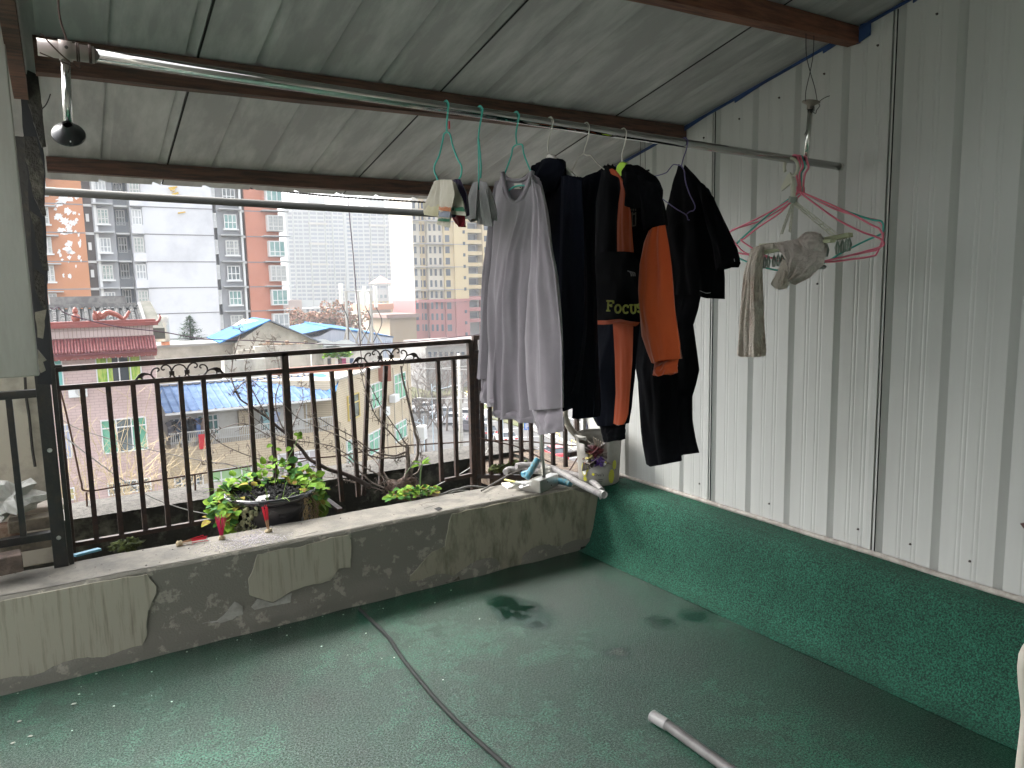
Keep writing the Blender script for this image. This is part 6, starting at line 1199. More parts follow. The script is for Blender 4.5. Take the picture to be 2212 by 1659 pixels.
for i, z in enumerate(FLZ):
    a, _, b, _ = PA.rect(209, 500, 244, 560)
    slab(PA, a - .15, z + .0, b + .2, z + .12, -.1, 1.1).build('hood', M('hood_grey', (.4, .41, .42), .7), ap)
    window(ap, PA, (a + .25, z + .75 - fh * 0 + .1, b - .2, z + fh - .35), whitef, (pa_, pg_)[i % 2], 3, .62, .08, .35, 9 if i % 2 else 0, None, True)
    slab(PA, a, z + .15, a + .22, z + fh, -.1, .5).build('pilaster', whitef, ap)
    a, _, b, _ = PA.rect(254, 500, 284, 560); slab(PA, a, z, b, z + .16, -2.5, -.7).build('balcony_slab', whitef, ap)
    window(ap, PA, (a + .2, z + 1.0, b - .2, z + 2.5), whitef, glassd, 3, .5, .08, -2.45); mb = MB()
    for k in range(14): s = a + (b - a) * k / 13; slab(PA, s - .02, z + .16, s + .02, z + 1.1, -.8, -.76, mb)
    slab(PA, a, z + 1.1, b, z + 1.16, -.82, -.74, mb); mb.build('balcony_rail', M('rail_grey', (.3, .32, .34), .5), ap)
    a, _, b, _ = PA.rect(286, 500, 313, 560)
    slab(PA, a, z, b, z + .8, -.2, .9).build('balcony_wall', whm, ap); window(ap, PA, (a + .1, z + .85, b - .1, z + fh - .25), whitef, (pg_, pa_)[i % 2], 3, .5, .1, .3, 11 if i % 2 == 0 else 0)
    a, _, b, _ = PA.rect(464, 500, 471, 560); window(ap, PA, (a, z + .8, b, z + fh - .3), whitef, pa_, 2, .5, .08, .0)
    a, _, b, _ = PA.rect(486, 500, 513, 560); slab(PA, a - .5, z + 0, b + .5, z + .1, -.1, .9).build('hood', MATS['hood_grey'], ap); window(ap, PA, (a, z + .7, b, z + fh - .4), whitef, (pg_, pa_, glassd)[i % 3], 3, .55, .08, .3, 8 if i % 3 == 1 else 0, None, True)
    slab(PA, b + .35, z + .1, b + .55, z + fh, -.1, .4).build('pilaster', whitef, ap)
    a, _, b, _ = PA.rect(577, 500, 612, 560); slab(PA, a - .5, z - .0, b + .6, z + .09, -.2, 1.1).build('hood', MATS['hood_grey'], ap)
    slab(PA, a, z + .55, b, z + fh - .35, -1.0, .7).build('bay', whitef, ap); window(ap, PA, (a + .05, z + .6, b - .05, z + fh - .4), whitef, (pa_, pg_)[(i + 1) % 2], 3, .7, .08, .72, 10 if i in (3, 5) else 0)
    if i > 1: a, _, b, _ = PA.rect(93, 500, 112, 560); window(ap, PA, (a, z + .7, b, z + fh - .4), whitef, pa_, 2, .6, .1, .2, 6, None, True); slab(PA, a - .4, z + fh - .3, b + .6, z + fh - .2, 0, 1.0).build('hood', MATS['hood_grey'], ap)
    if i in (3, 4, 5): a, _, b, _ = PA.rect(191, 500, 198, 560); slab(PA, a, z + 1.1, b, z + 1.8, -.55, -.2).build('air_conditioner', whitef, ap)
# peeled patches on the orange strip
rr = random.Random(5)
def peelp(px, py, sx, sy, sd_):
    P = []; n = 26
    for k in range(n): a = 2 * math.pi * k / n; q = .55 + .9 * abs(noise.noise(V((math.cos(a) * 1.6, math.sin(a) * 1.6, sd_)))) + .35 * noise.noise(V((math.cos(a) * 5, math.sin(a) * 5, sd_))); P.append((px + sx * q * math.cos(a), py + sy * q * math.sin(a)))
    Q = [PA.hit(*p) for p in P]; mb = MB(); mb.prism(Q, PA.n * .03); mb.build('peeled_patch', peel, ap)
for k, (px, py, sx, sy) in enumerate(((138, 430, 20, 9), (128, 440, 11, 8), (150, 416, 12, 8), (165, 424, 6, 12), (131, 421, 8, 7), (146, 456, 10, 9), (125, 468, 14, 9), (140, 478, 14, 8), (157, 482, 12, 8), (149, 491, 10, 7), (133, 497, 13, 6), (137, 504, 10, 4), (150, 502, 8, 5), (165, 475, 5, 6), (163, 500, 4, 4), (170, 508, 3, 5), (150, 527, 10, 8), (147, 538, 12, 8), (154, 545, 10, 5), (173, 525, 4, 10), (128, 543, 4, 8), (131, 552, 4, 5), (150, 556, 5, 5), (171, 556, 5, 6), (175, 563, 3, 4), (134, 561, 3, 3), (148, 566, 2, 3), (164, 575, 2, 5), (137, 595, 3, 6), (151, 597, 5, 8), (171, 463, 3, 3), (120, 452, 5, 4), (160, 460, 5, 5))): peelp(px, py, sx, sy, k * 3.3)
ych = M('yellow_sign', (.55, .35, .03), .5)
for (x0, y0, x1, y1) in ((363, 405, 381, 408), (366, 408.5, 377, 412), (370, 418, 384, 422), (364, 422, 372, 424), (383, 459, 399, 461.5), (372, 413.5, 376, 416)):
    mb = MB(); a, b = PA.hit(x0, y1), PA.hit(x1, y0); mb.bar(a + PA.n * .5, b + PA.n * .5, .15, (abs(y1 - y0)) * .045); mb.build('sign_stroke', ych, ap)
# --- B. pink tiled house
PB = Plane((0, 36, 0), XA)
pinkt = brickmat('pink_tiles', XA, (.52, .39, .375), (.50, .37, .355), (.38, .285, .27), .36, .125, .012); pinkt2 = brickmat('pink_tiles_upright', XA, (.48, .38, .365), (.46, .36, .345), (.26, .19, .18), .155, .36, .014, off=0)
ph, rB = building('pink_house', 'pink tiled house with red tile awning and dark tiled roof at the left', PB, 60, 350, 704, 1200, pinkt, 10)
s0, _, s1, zt = rB; zt = PB.rect(200, 705, 300, 800)[3]
redt = M('red_trim', (.22, .05, .042), .6, col2=(.18, .042, .036), scale=2)
slab(PB, s0, zt - .0, s1 + .2, zt + .16, -.3, .28).build('parapet_coping', redt, ph); slab(PB, s0, zt + .16, s1 + .12, zt + .27, -.3, .14).build('parapet_coping', redt, ph)

mb = MB(); slab(PB, s0, zt - .42, s1 + .005, zt - .001, 0, .05, mb); mb.build('upright_tiles', pinkt2, ph)
# upturned eave tip
mb = MB(); P = smooth_path([PB.pt(s1 - .3, zt + .08, .15), PB.pt(s1 + .15, zt + .12, .15), PB.pt(s1 + .32, zt + .3, .15), PB.pt(s1 + .30, zt + .48, .15)], 4); mb.tube(P, [.10 - .006 * k for k in range(len(P))], 8); mb.build('eave_tip', redt, ph)
# awning of red tiles
aw0, aw1 = PB.sz(200, 752)[1], PB.sz(200, 790)[1]; tl = M('red_glazed_tile', (.17, .035, .042), .45, col2=(.25, .085, .08), scale=5)
z_t = PB.sz(230, 730)[1]; z_b = PB.sz(230, 757)[1]; mb = MB(); n = 50; ss = s0; wdt = (s1 + .05 - s0)
npl = int(wdt / .115)
for k in range(npl):
    s = s0 + wdt * (k + .5) / npl; A_ = PB.pt(s, z_t, .04); B_ = PB.pt(s, z_b, .75); P = []
    for j in range(9): q = A_.lerp(B_, j / 8); P += [q + V((0, 0, .012 * (j % 2)))]
    mb.tube(P, [.044, .05] * 4 + [.05], 6)
mb.build('awning_tiles', tl, ph, smooth=True)
mb = MB(); mb.prism([PB.pt(s0, z_t + .03, 0), PB.pt(s0, z_b - .02, .72), PB.pt(s0, z_b - .12, .70), PB.pt(s0, z_b - .14, 0)], PB.u * wdt); mb.build('awning_slab', M('awning_dark', (.17, .05, .06), .7), ph)
mb = MB(); nd = int(wdt / .23)
for k in range(nd): s = s0 + wdt * (k + .5) / nd; slab(PB, s - .085, z_b - .30, s + .085, z_b - .14, .35, .62, mb)
slab(PB, s0, z_b - .26, s1 + .04, z_b - .12, .0, .6, mb); mb.build('awning_brackets', redt, ph)
# dark tiled roof behind the parapet
tl2 = M('grey_clay_tile', (.045, .048, .05), .85, col2=(.12, .12, .115), scale=4, lo=.42, hi=.62); zr0 = zt + .1; 
rt_ = Plane((0, 36 + .8, 0), XA); rtop = Plane((0, 36 + 3.6, 0), XA); zl = rt_.sz(200, 702)[1] - .25; zh = rtop.sz(200, 664)[1]; sR0 = rt_.sz(95, 700)[0] - 1.5; sR1 = rt_.sz(312, 690)[0]; sR1t = rtop.sz(296, 665)[0]
mb = MB(); nc = int((sR1 - sR0) / .31)
for k in range(nc + 1):
    s = sR0 + (sR1 - sR0) * k / nc; A_ = rt_.pt(s, zl); B_ = rtop.pt(s, zh); P = []; rad = []
    for j in range(25):
        t = j / 12.5 * .5; 
        for e, r_ in ((0, .115), (.96, .095)): P.append(A_.lerp(B_, (j + e) / 25) + V((0, 0, noise.noise(V((k * 3.1, j, 0))) * .03))); rad.append(r_)
    mb.tube(P, rad, 7)
mb.build('roof_tiles', tl2, ph, smooth=False)
mb = MB(); mb.prism([rt_.pt(sR0, zl - .05), rtop.pt(sR0, zh - .05), rtop.pt(sR0, zh - .25), rt_.pt(sR0, zl - .25)], PB.u * (sR1 - sR0)); mb.build('roof_bed', M('valley_tile', (.05, .052, .055), .9), ph)
mb = MB(); mb.bar(rtop.pt(sR0, zh + .08), rtop.pt(sR1 - .1, zh + .08), .25, .2); mb.bar(rt_.pt(sR1 + .05, zl + .1), rtop.pt(sR1 + .05, zh + .12), .12, .2); mb.bar(rtop.pt(sR1 - 3.6, zh + .35, -.6), rtop.pt(sR1 - .5, zh + .35, -.6), .3, .35); mb.build('ridge', M('ridge_cement', (.2, .2, .19), .9, col2=(.12, .12, .12), scale=3), ph)
mb = MB(); mb.prism([rt_.pt(sR1 + .12, zl + .02), rtop.pt(sR1 + .12, zh + .25), rtop.pt(sR1 + .55, zh + .25, -.1), rt_.pt(sR1 + .8, zl)], (0, 0, -.5)); mb.build('gable_cap', M('gable_cement', (.10, .098, .08), .9, col2=(.07, .07, .055), scale=2), ph)
# roof ornaments (generic crest and urn)
orn = M('terracotta_glaze', (.22, .05, .03), .5)
c = PB.pt(PB.sz(246, 698)[0], zt + .27, -.05)
mb = MB(); P = smooth_path([c + V((-.6, 0, .3)), c + V((-.45, 0, .18)), c + V((-.2, 0, .34)), c + V((.15, 0, .22)), c + V((.4, 0, .05)), c + V((.65, 0, .38))], 5); mb.tube(P, [.16 - .004 * k for k in range(len(P))], 8); mb.ball(c + V((-.62, 0, .22)), .2, 10, (1, .6, 1), 1, 3); tag(mb.build('roof_crest', orn, ph), 'curling terracotta crest')
c = PB.pt(PB.sz(165, 700)[0], zt + .27, -.05); mb = MB(); mb.lathe([(.0, .62), (.08, .55), (.12, .42), (.08, .34), (.17, .22), (.17, .1), (.12, 0)], c, 12); mb.build('roof_urn', orn, ph)
curtg = M('green_curtain', (.16, .34, .03), .6, col2=(.42, .48, .1), scale=3, stretch=(3, 1, .6)); tealc = M('teal_curtain', (.14, .42, .40), .5)
def wB(x0, y0, x1, y1, gl, cols, tr, c2=None): return window(ph, PB, PB.rect(x0, y0, x1, y1), whitef, gl, cols, tr, .05, .0, 0, c2)
wB(207, 769, 306, 832, curtg, 4, .0, M('dark_curtain_gap', (.02, .03, .04), .3)); wB(110, 777, 137, 842, tealc, 1, 0); wB(219, 903, 318, 976, glassg, 3, .25, glassd); wB(130, 916, 154, 990, M('lilac_pane', (.38, .4, .52), .3), 1, .2); wB(232, 1037, 327, 1064, glassd, 3, .5); wB(144, 1053, 162, 1080, M('yellow_pane', (.3, .32, .1), .3), 1, .5)
a_, z0, b_, z1 = PB.rect(147, 830, 188, 856); mb = MB(); slab(PB, a_, z0, b_, z1, .15, .5, mb); aco = mb.build('air_conditioner', whitef, ph, bevel=.03); mb = MB(); mb.lathe([(0, 0), (.2, 0), (.2, .01)], PB.pt(a_ + .45, (z0 + z1) / 2, .51), 18, PB.n); mb.build('fan_grille', M('grille', (.4, .4, .4), .5), aco)
slab(PB, PB.sz(232, 1060)[0], PB.sz(232, 1085)[1], PB.sz(327, 1060)[0], PB.sz(327, 1066)[1], 0, .6).build('window_ledge', M('brick_ledge', (.4, .3, .25), .8), ph)
# --- C. cream tiled building with blue tin roof
PC = Plane((0, 38.5, 0), XA)
cream = brickmat('cream_tiles', XA, (.50, .42, .30), (.47, .39, .28), (.33, .26, .18), .36, .125, .012)
sC0 = PC.sz(352, 900)[0]; sC1 = PC.sz(730, 900)[0]; zE = PC.sz(540, 870)[1]; zBf = PC.sz(540, 962)[1]; 
cbd = thing('cream_building', 'cream tiled building with a blue sheet roof, balcony and laundry', 'building', PC.pt((sC0 + sC1) / 2, ZG))
slab(PC, sC0, ZG, sC1, PC.sz(540, 950)[1], -9, 0).build('wall', cream, cbd)
slab(PC, sC0, PC.sz(540, 955)[1], sC1, PC.sz(540, 868)[1], -9, -1.3).build('upper_wall', M('white_tile_wall', (.6, .59, .56), .6, col2=(.5, .48, .44), scale=1), cbd)
# oblique side
uO = V((math.sin(math.radians(41)), math.cos(math.radians(41)), 0)); Oc = PC.pt(sC1, 0); PO = Plane(Oc, uO); cream2 = brickmat('cream_tiles_side', uO, (.52, .44, .31), (.49, .41, .29), (.34, .27, .19), .36, .125, .012)
sO1 = PO.sz(889, 850)[0]; zO = PO.sz(735, 829)[1]
mb = MB(); zTop0 = PO.sz(735, 822)[1]; zTop1 = PO.sz(885, 772)[1]; ztO = (zTop0 + zTop1) / 2
slab(PO, 0, ZG, sO1, ztO, -7, 0).build('side_wall', cream2, cbd); slab(PO, -.02, ztO, sO1 + .1, ztO + .12, -.3, .12).build('parapet_coping', M('grey_coping', (.38, .37, .34), .9), cbd)
for (x0, y0, x1, y1, cl) in ((750, 851, 775, 905, 2), (800, 826, 826, 880, 3), (850, 806, 875, 862, 3), (795, 930, 826, 978, 3), (852, 910, 877, 950, 3), (748, 948, 768, 1020, 2)): window(cbd, PO, PO.rect(x0, y0, x1, y1), whitef if x0 != 750 else M('yellow_frame', (.5, .38, .1), .5), glassg if x0 != 750 else glassd, cl, .35, .06, 0)
for (x0, y0, x1, y1) in ((817, 880, 827, 898), (838, 852, 848, 868)): dslab(PO, x0, y0, x1, y1, .1, .5).build('air_conditioner', whitef, cbd)
a = PO.pt(sO1 - .3, PO.sz(885, 930)[1], .6); mb = MB(); slab(PO, sO1 - .2, PO.sz(885, 955)[1], sO1 + .6, PO.sz(885, 925)[1], .3, .9, mb); mb.build('air_conditioner', whitef, cbd)
mb = MB()
for k in range(4): s = sO1 * (.58 + .12 * k); slab(PO, s, ZG, s + .05, ztO - .3, 0, .06, mb)
mb.build('drain_pipes', M('pipe_cream', (.45, .4, .33), .7), cbd)
# blue roof
bl = M('blue_tin_roof', (.04, .09, .20), .7, spec=.2, col2=(.09, .155, .27), scale=1.2, lo=.4, hi=.65); bl2 = M('sky_blue_roof', (.025, .11, .27), .85, spec=.15, col2=(.05, .15, .31), scale=.8)
PE = Plane((0, 37.6, 0), XA); PRg = Plane((0, 42, 0), XA); zE = PE.sz(540, 876)[1]; zRg = PRg.sz(540, 820)[1]; sE0, sE1 = PE.sz(356, 890)[0], PE.sz(722, 855)[0]; mb = MB(); n = int((sE1 - sE0) / .075); rows = []
for k in range(n + 1):
    s = sE0 + (sE1 - sE0) * k / n; h = .055 if k % 5 == 0 else 0; rows.append([PE.pt(s, zE + h), PRg.pt(s * 1 + 0, zRg + h)])
mb.grid(rows); mb.build('tin_roof', bl, cbd)
mb = MB(); mb.bar(PE.pt(sE0, zE - .06), PE.pt(sE1, zE - .06), .05, .1); mb.build('eave_trim', whitef, cbd); mb = MB(); mb.bar(PRg.pt(sE0, zRg + .08), PRg.pt(sE1, zRg + .08), .3, .06); mb.build('ridge_trim', M('ridge_trim_grey', (.25, .27, .3), .8), cbd)
PT = Plane((0, 38.5, 0), XA); mb = MB(); mb.prism([PE.pt(sE1, zE), PE.pt(sE1 + .6, zE + .7, -1), PRg.pt(sE1 + .8, zRg), PRg.pt(sE1, zRg + .02)], (0, 0, .03)); mb.build('tin_roof_end', bl2, cbd)
# balcony
zf0 = PC.sz(540, 960)[1]; zf1 = PC.sz(540, 930)[1]; mb = MB(); slab(PC, sC0 + .1, zf0 - .2, sC1 - .1, zf0, -1.3, .02, mb); mb.build('balcony_floor', cream, cbd)
mb = MB(); zr = zf0 + .95
for k in range(90): s = sC0 + .3 + (sC1 - sC0 - .6) * k / 89; slab(PC, s - .012, zf0, s + .012, zr, -.1, -.07, mb)
slab(PC, sC0 + .2, zr, sC1 - .2, zr + .05, -.12, -.05, mb); slab(PC, sC0 + .2, zf0 + .5, sC1 - .2, zf0 + .53, -.1, -.07, mb); mb.build('balcony_rail', M('white_rail', (.6, .6, .58), .4), cbd)
PU = Plane((0, 38.5 + 1.28, 0), XA)
for (x0, y0, x1, y1, gl) in ((366, 902, 412, 960, glassd), (426, 895, 472, 940, M('teal_dark', (.07, .18, .18), .2)), (560, 880, 600, 930, glassd), (660, 870, 710, 915, glassd)): window(cbd, PU, PU.rect(x0, y0, x1, y1), whitef, gl, 4, .3, .06, .02)
dslab(PU, 515, 885, 548, 965, 0, .3).build('pillar', cream, cbd)
for (x, c, lb) in ((372, (.1, .1, .12), 'dark grey shirt leftmost on the cream building balcony'), (384, (.03, .05, .09), 'navy shirt beside the dark grey one on the balcony'), (408, (.02, .03, .05), 'black shirt next on the balcony line'), (418, (.03, .04, .06), 'dark jacket in the middle of the balcony line'), (428, (.12, .2, .42), 'blue garment on the balcony line'), (443, (.2, .13, .11), 'brown shirt on the balcony line'), (580, (.25, .42, .45), 'light teal garment on the right part of the balcony'), (600, (.35, .4, .55), 'pale lilac garment on the right part of the balcony')):
    p = PC.hit(x, 912 - (x - 372) * .09); p.y += .5; w_ = .17; mb = MB(); Q = [p + V((-.05, 0, 0)), p + V((-w_ - .1, 0, -.1)), p + V((-w_, 0, -.3)), p + V((-w_, 0, -.95)), p + V((w_, 0, -.95)), p + V((w_, 0, -.3)), p + V((w_ + .1, 0, -.1)), p + V((.05, 0, 0))]; mb.prism(Q, (0, .08, 0)); tag(mb.build('hanging_shirt', M('c_%d' % x, c, .9)), lb, 'shirt', 'laundry on the cream building balcony')
p = PC.hit(438, 952); mb = MB(); mb.prism([p + V((-.2, -.12, -.4)), p + V((.3, -.12, -.4)), p + V((.3, -.12, .35)), p + V((-.2, -.12, .35))], (0, .05, 0)); tag(mb.build('red_blanket', M('red_blanket', (.5, .02, .03), .9)), 'red blanket over the balcony rail of the cream building', 'blanket')
for (x0, y0, x1, y1, gl) in ((376, 1025, 440, 1062, glassd), (455, 1010, 545, 1060, M('lime_pane', (.25, .4, .2), .3)), (600, 975, 690, 1020, M('lilac_pane2', (.42, .4, .42), .3))): window(cbd, PC, PC.rect(x0, y0, x1, y1), whitef, gl, 4, .45, .06, 0)
# roof terrace wall and brick strip behind blue roof
PD = Plane((0, 43.5, 0), XA); brk = brickmat('red_brick', XA, (.24, .065, .035), (.2, .055, .03), (.18, .14, .11), .24, .075, .01, .9)
rt = thing('brick_parapet', 'low red brick parapet behind the blue sheet roof', 'wall', PD.hit(700, 800)); dslab(PD, 575, 789, 845, 835, -.3, 0).build('brickwork', brk, rt)
stn = M('stained_cement', (.40, .39, .35), .9, col2=(.16, .165, .15), scale=.9, lo=.42, hi=.72, detail=10, stretch=(1, 1, .5)); cem = M('cement_wall', (.30, .28, .24), .9, col2=(.21, .2, .17), scale=.8, detail=9)
tn = thing('cement_tank', 'stained low cement tank wall on the roof left of the brick parapet', 'wall', PD.hit(600, 800)); dslab(Plane((0, 43.2, 0), XA), 486, 776, 575, 835, -1, 0).build('wall', stn, tn)
# --- D. grey houses
PG = Plane((0, 50, 0), XA)
gh = thing('grey_wall_house', 'plain brownish grey cement house between the pink house and the blue gable', 'building', PG.hit(430, 800)); dslab(PG, 340, 746, 517, 900, -5, 0).build('wall', cem, gh); dslab(PG, 338, 742, 519, 747, -5, .15).build('roof_edge', M('roof_edge_pale', (.2, .2, .19), .8), gh)
c = PG.hit(349, 712); mb = MB(); mb.lathe([(0, .9), (.4, .85), (.45, .7), (.45, -.7), (.4, -.75)], c, 16); tag(mb.build('water_tank', M('tank_steel', (.5, .47, .38), .35, .5, col2=(.35, .33, .3), scale=2), smooth=True), 'shiny steel water tank beside the pink house roof', 'tank')
c = PG.hit(357, 735); mb = MB(); mb.lathe([(0, .45), (.2, .42), (.24, .3), (.17, .22), (.26, .1), (.26, -.3)], c, 10); tag(mb.build('clay_jar', M('clay_orange', (.45, .17, .08), .6)), 'orange clay jars under the water tank', 'jar')
PH = Plane((0, 49, 0), XA)
hs_ = thing('gable_house', 'stained grey house with a pale blue gable roof in the middle distance', 'building', PH.hit(600, 800))
g0, g1, g2 = PH.hit(508, 742), PH.hit(580, 694), PH.hit(696, 742); mb = MB(); bt0 = V((g0.x, g0.y, ZG)); bt2 = V((g2.x, g2.y, ZG)); mb.prism([bt0, bt2, g2, g1, g0], (0, 8, 0)); mb.build('gable_wall', M('gable_cream', (.40, .38, .33), .9, col2=(.26, .25, .21), scale=.7, detail=9), hs_)
a1, a2, a3 = PH.hit(471, 739), PH.hit(580, 690), PH.hit(700, 742); b1 = ony(446, 728, 57); b2 = ony(546, 685, 57); d_ = b2 - a2
mb = MB(); mb.add([a1 + V((0, -.5, 0)), a2 + V((0, -.5, 0)), a2 + d_, a1 + (b1 - a1)], [(0, 1, 2, 3)]); o = mb.build('blue_roof_slope', bl2, hs_); s__ = o.modifiers.new('t', 'SOLIDIFY'); s__.thickness = .08
mb = MB(); mb.add([a2 + V((0, -.5, 0)), a3 + V((0, -.5, 0)), a3 + d_, a2 + d_], [(0, 1, 2, 3)]); o = mb.build('roof_slope', M('roof_grey_blue', (.13, .15, .18), .6), hs_); s__ = o.modifiers.new('t', 'SOLIDIFY'); s__.thickness = .08
PI = Plane((0, 46, 0), XA); fw = thing('stained_wall', 'stained cement wall with loose bricks on top in front of the gable house', 'wall', PI.hit(640, 780)); dslab(PI, 553, 745, 700, 850, -.4, 0).build('wall', stn, fw); dslab(PI, 517, 756, 553, 850, -.4, -.1).build('side_wall', cem, fw)
for k in range(14): x = 560 + k * 8.2; dslab(PI, x, 742 - (k % 5 == 2) * 6, x + 7.2, 745.3, -.3, -.05).build('loose_brick', (brickm, brickd)[k % 3 == 0], fw)
dslab(PI, 608, 770, 625, 845, 0, .02).build('dark_doorway', M('dark_stain', (.12, .125, .12), .9), fw)
for x, lab in ((624, 'thin white vent pipe left on the roof terrace'), (673, 'thin white vent pipe right on the roof terrace')): mb = MB(); a = ony(x, 790, 44.5); mb.tube([a - V((0, 0, 1.5)), a + V((0, 0, .9))], .04, 6); tag(mb.build('vent_pipe', whitef), lab, 'pipe')
PJ = Plane((0, 95, 0), XA); shd = thing('long_shed', 'long white shed with a sky blue roof in the middle distance', 'building', PJ.hit(740, 740))
Q = [PJ.hit(600, 770), PJ.hit(600, 735), PJ.hit(712, 710), PJ.hit(848, 727), PJ.hit(848, 790)]; Q[0].z = ZG; Q[-1].z = ZG; mb = MB(); mb.prism(Q, (0, 12, 0)); mb.build('wall', M('white_sheet', (.38, .43, .5), .7, col2=(.33, .38, .46), scale=.5, stretch=(4, 1, .2)), shd)
mb = MB(); mb.prism([PJ.hit(597, 738), PJ.hit(646, 722), PJ.hit(712, 708), PJ.hit(720, 711), PJ.hit(690, 726), PJ.hit(655, 733), PJ.hit(640, 728)], (0, 12, .3)); mb.build('blue_roof', bl2, shd); mb = MB(); mb.prism([PJ.hit(712, 707), PJ.hit(780, 715), PJ.hit(850, 727), PJ.hit(850, 730), PJ.hit(780, 720), PJ.hit(712, 712)], (0, 12, .5)); mb.build('blue_roof', bl2, shd)
mb = MB()
for k in range(40): s = 650 + k * 5; a = PJ.hit(s, 735); b = PJ.hit(s, 770); mb.bar(a + V((0, -.05, 0)), b + V((0, -.05, 0)), .1, .1)
mb.build('sheet_ribs', M('sheet_rib', (.45, .5, .58), .6), shd)
# rooftop clutter by the right part
PK = Plane((0, 47, 0), XA); rc = thing('rooftop_hut', 'cluttered roof hut with dark netting right of the stained wall', 'shed', PK.hit(760, 790)); dslab(PK, 700, 758, 830, 900, -3, 0).build('wall', M('hut_grey', (.22, .22, .21), .9, col2=(.4, .4, .38), scale=1.5), rc)
mb = MB(); P = [PK.hit(x, y) for x, y in ((704, 748), (725, 746), (748, 752), (775, 746), (790, 752), (770, 757), (745, 762), (720, 760), (704, 758))]; mb.prism(P, (0, 2.5, .3)); mb.build('netting', M('dark_net', (.06, .07, .07), .9), rc)
for k, (x, c, lb) in enumerate(((712, (.05, .05, .06), 'black cloth drying on the roof hut line'), (719, (.55, .53, .48), 'cream cloth drying on the roof hut line'), (726, (.6, .6, .62), 'white shirt drying on the roof hut line'), (734, (.08, .05, .06), 'dark cloth drying on the roof hut line'), (743, (.22, .03, .1), 'crimson cloth drying on the roof hut line'), (760, (.05, .08, .15), 'navy cloth drying on the roof hut line'))):
    p = ony(x, 774, 45.8); mb = MB(); mb.prism([p + V((-.13, 0, 0)), p + V((.13, 0, 0)), p + V((.15, 0, -.75)), p + V((-.15, 0, -.75))], (0, .05, 0)); tag(mb.build('drying_cloth', M('dc%d' % k, c, .9)), lb, 'cloth', 'laundry on the roof hut line')
foliage(thing('rooftop_plants', 'green potted plants on the roof behind the left scroll ornament', 'plant', ony(715, 765, 45)), 'foliage', lambda r: (ony(r.uniform(698, 755), r.uniform(758, 772), 45.6), (r.gauss(0, 1), -.4, .6)), 120, .3, [leafA, leafB], 31)
# antenna masts
for i, (px, pt_, pb_, pn, lab) in enumerate(((748, 597, 800, (736, 738, 612, 657), 'leftmost rooftop antenna mast with a white panel'), (775, 590, 800, (784, 791, 618, 661), 'middle rooftop antenna mast with a white panel'), (801, 574, 800, (807, 816, 618, 664), 'rightmost rooftop antenna mast with a white panel'))):
    Ym = 60; o = thing('antenna_mast', lab, 'antenna', V((ony(px + 3, 760, Ym).x, Ym, ony(px, pb_, Ym).z)), 'antenna masts on the roof'); x = ony(px + 2, 700, Ym).x; zt_, zm, zb2 = ony(px, pt_, Ym).z, ony(px, 630, Ym).z, ony(px, pb_, Ym).z
    mb = MB(); mb.tube([V((x, Ym, zb2)), V((x, Ym, zm))], .13, 8); mb.tube([V((x, Ym, zm)), V((x, Ym, zt_))], .03, 6); mb.tube([V((x, Ym, ony(px, 705, Ym).z)), V((x + 2.2, Ym, zb2))], .07, 6); mb.tube([V((x, Ym, ony(px, 705, Ym).z)), V((x - .7, Ym + 1, zb2))], .07, 6); mb.box((x, Ym, zm), (1.1, .12, .12)); mb.build('mast', dull_steel, o)
    x0, x1, y0, y1 = pn; a, b = ony(x0, y0, Ym - .5), ony(x1, y1, Ym - .5); mb = MB(); mb.box(((a.x + b.x) / 2, Ym - .5, (a.z + b.z) / 2), (.30, .2, a.z - b.z)); mb.build('antenna_panel', M('panel_white', (.6, .6, .56), .5), o, bevel=.03)
    mb = MB(); mb.tube(smooth_path([V(((a.x + b.x) / 2, Ym - .5, b.z)), V(((a.x + b.x) / 2 + .5, Ym - .4, b.z - 1.3)), V((x, Ym - .2, b.z - 3))], 5), .04, 5); mb.build('feed_cable', wirem, o)
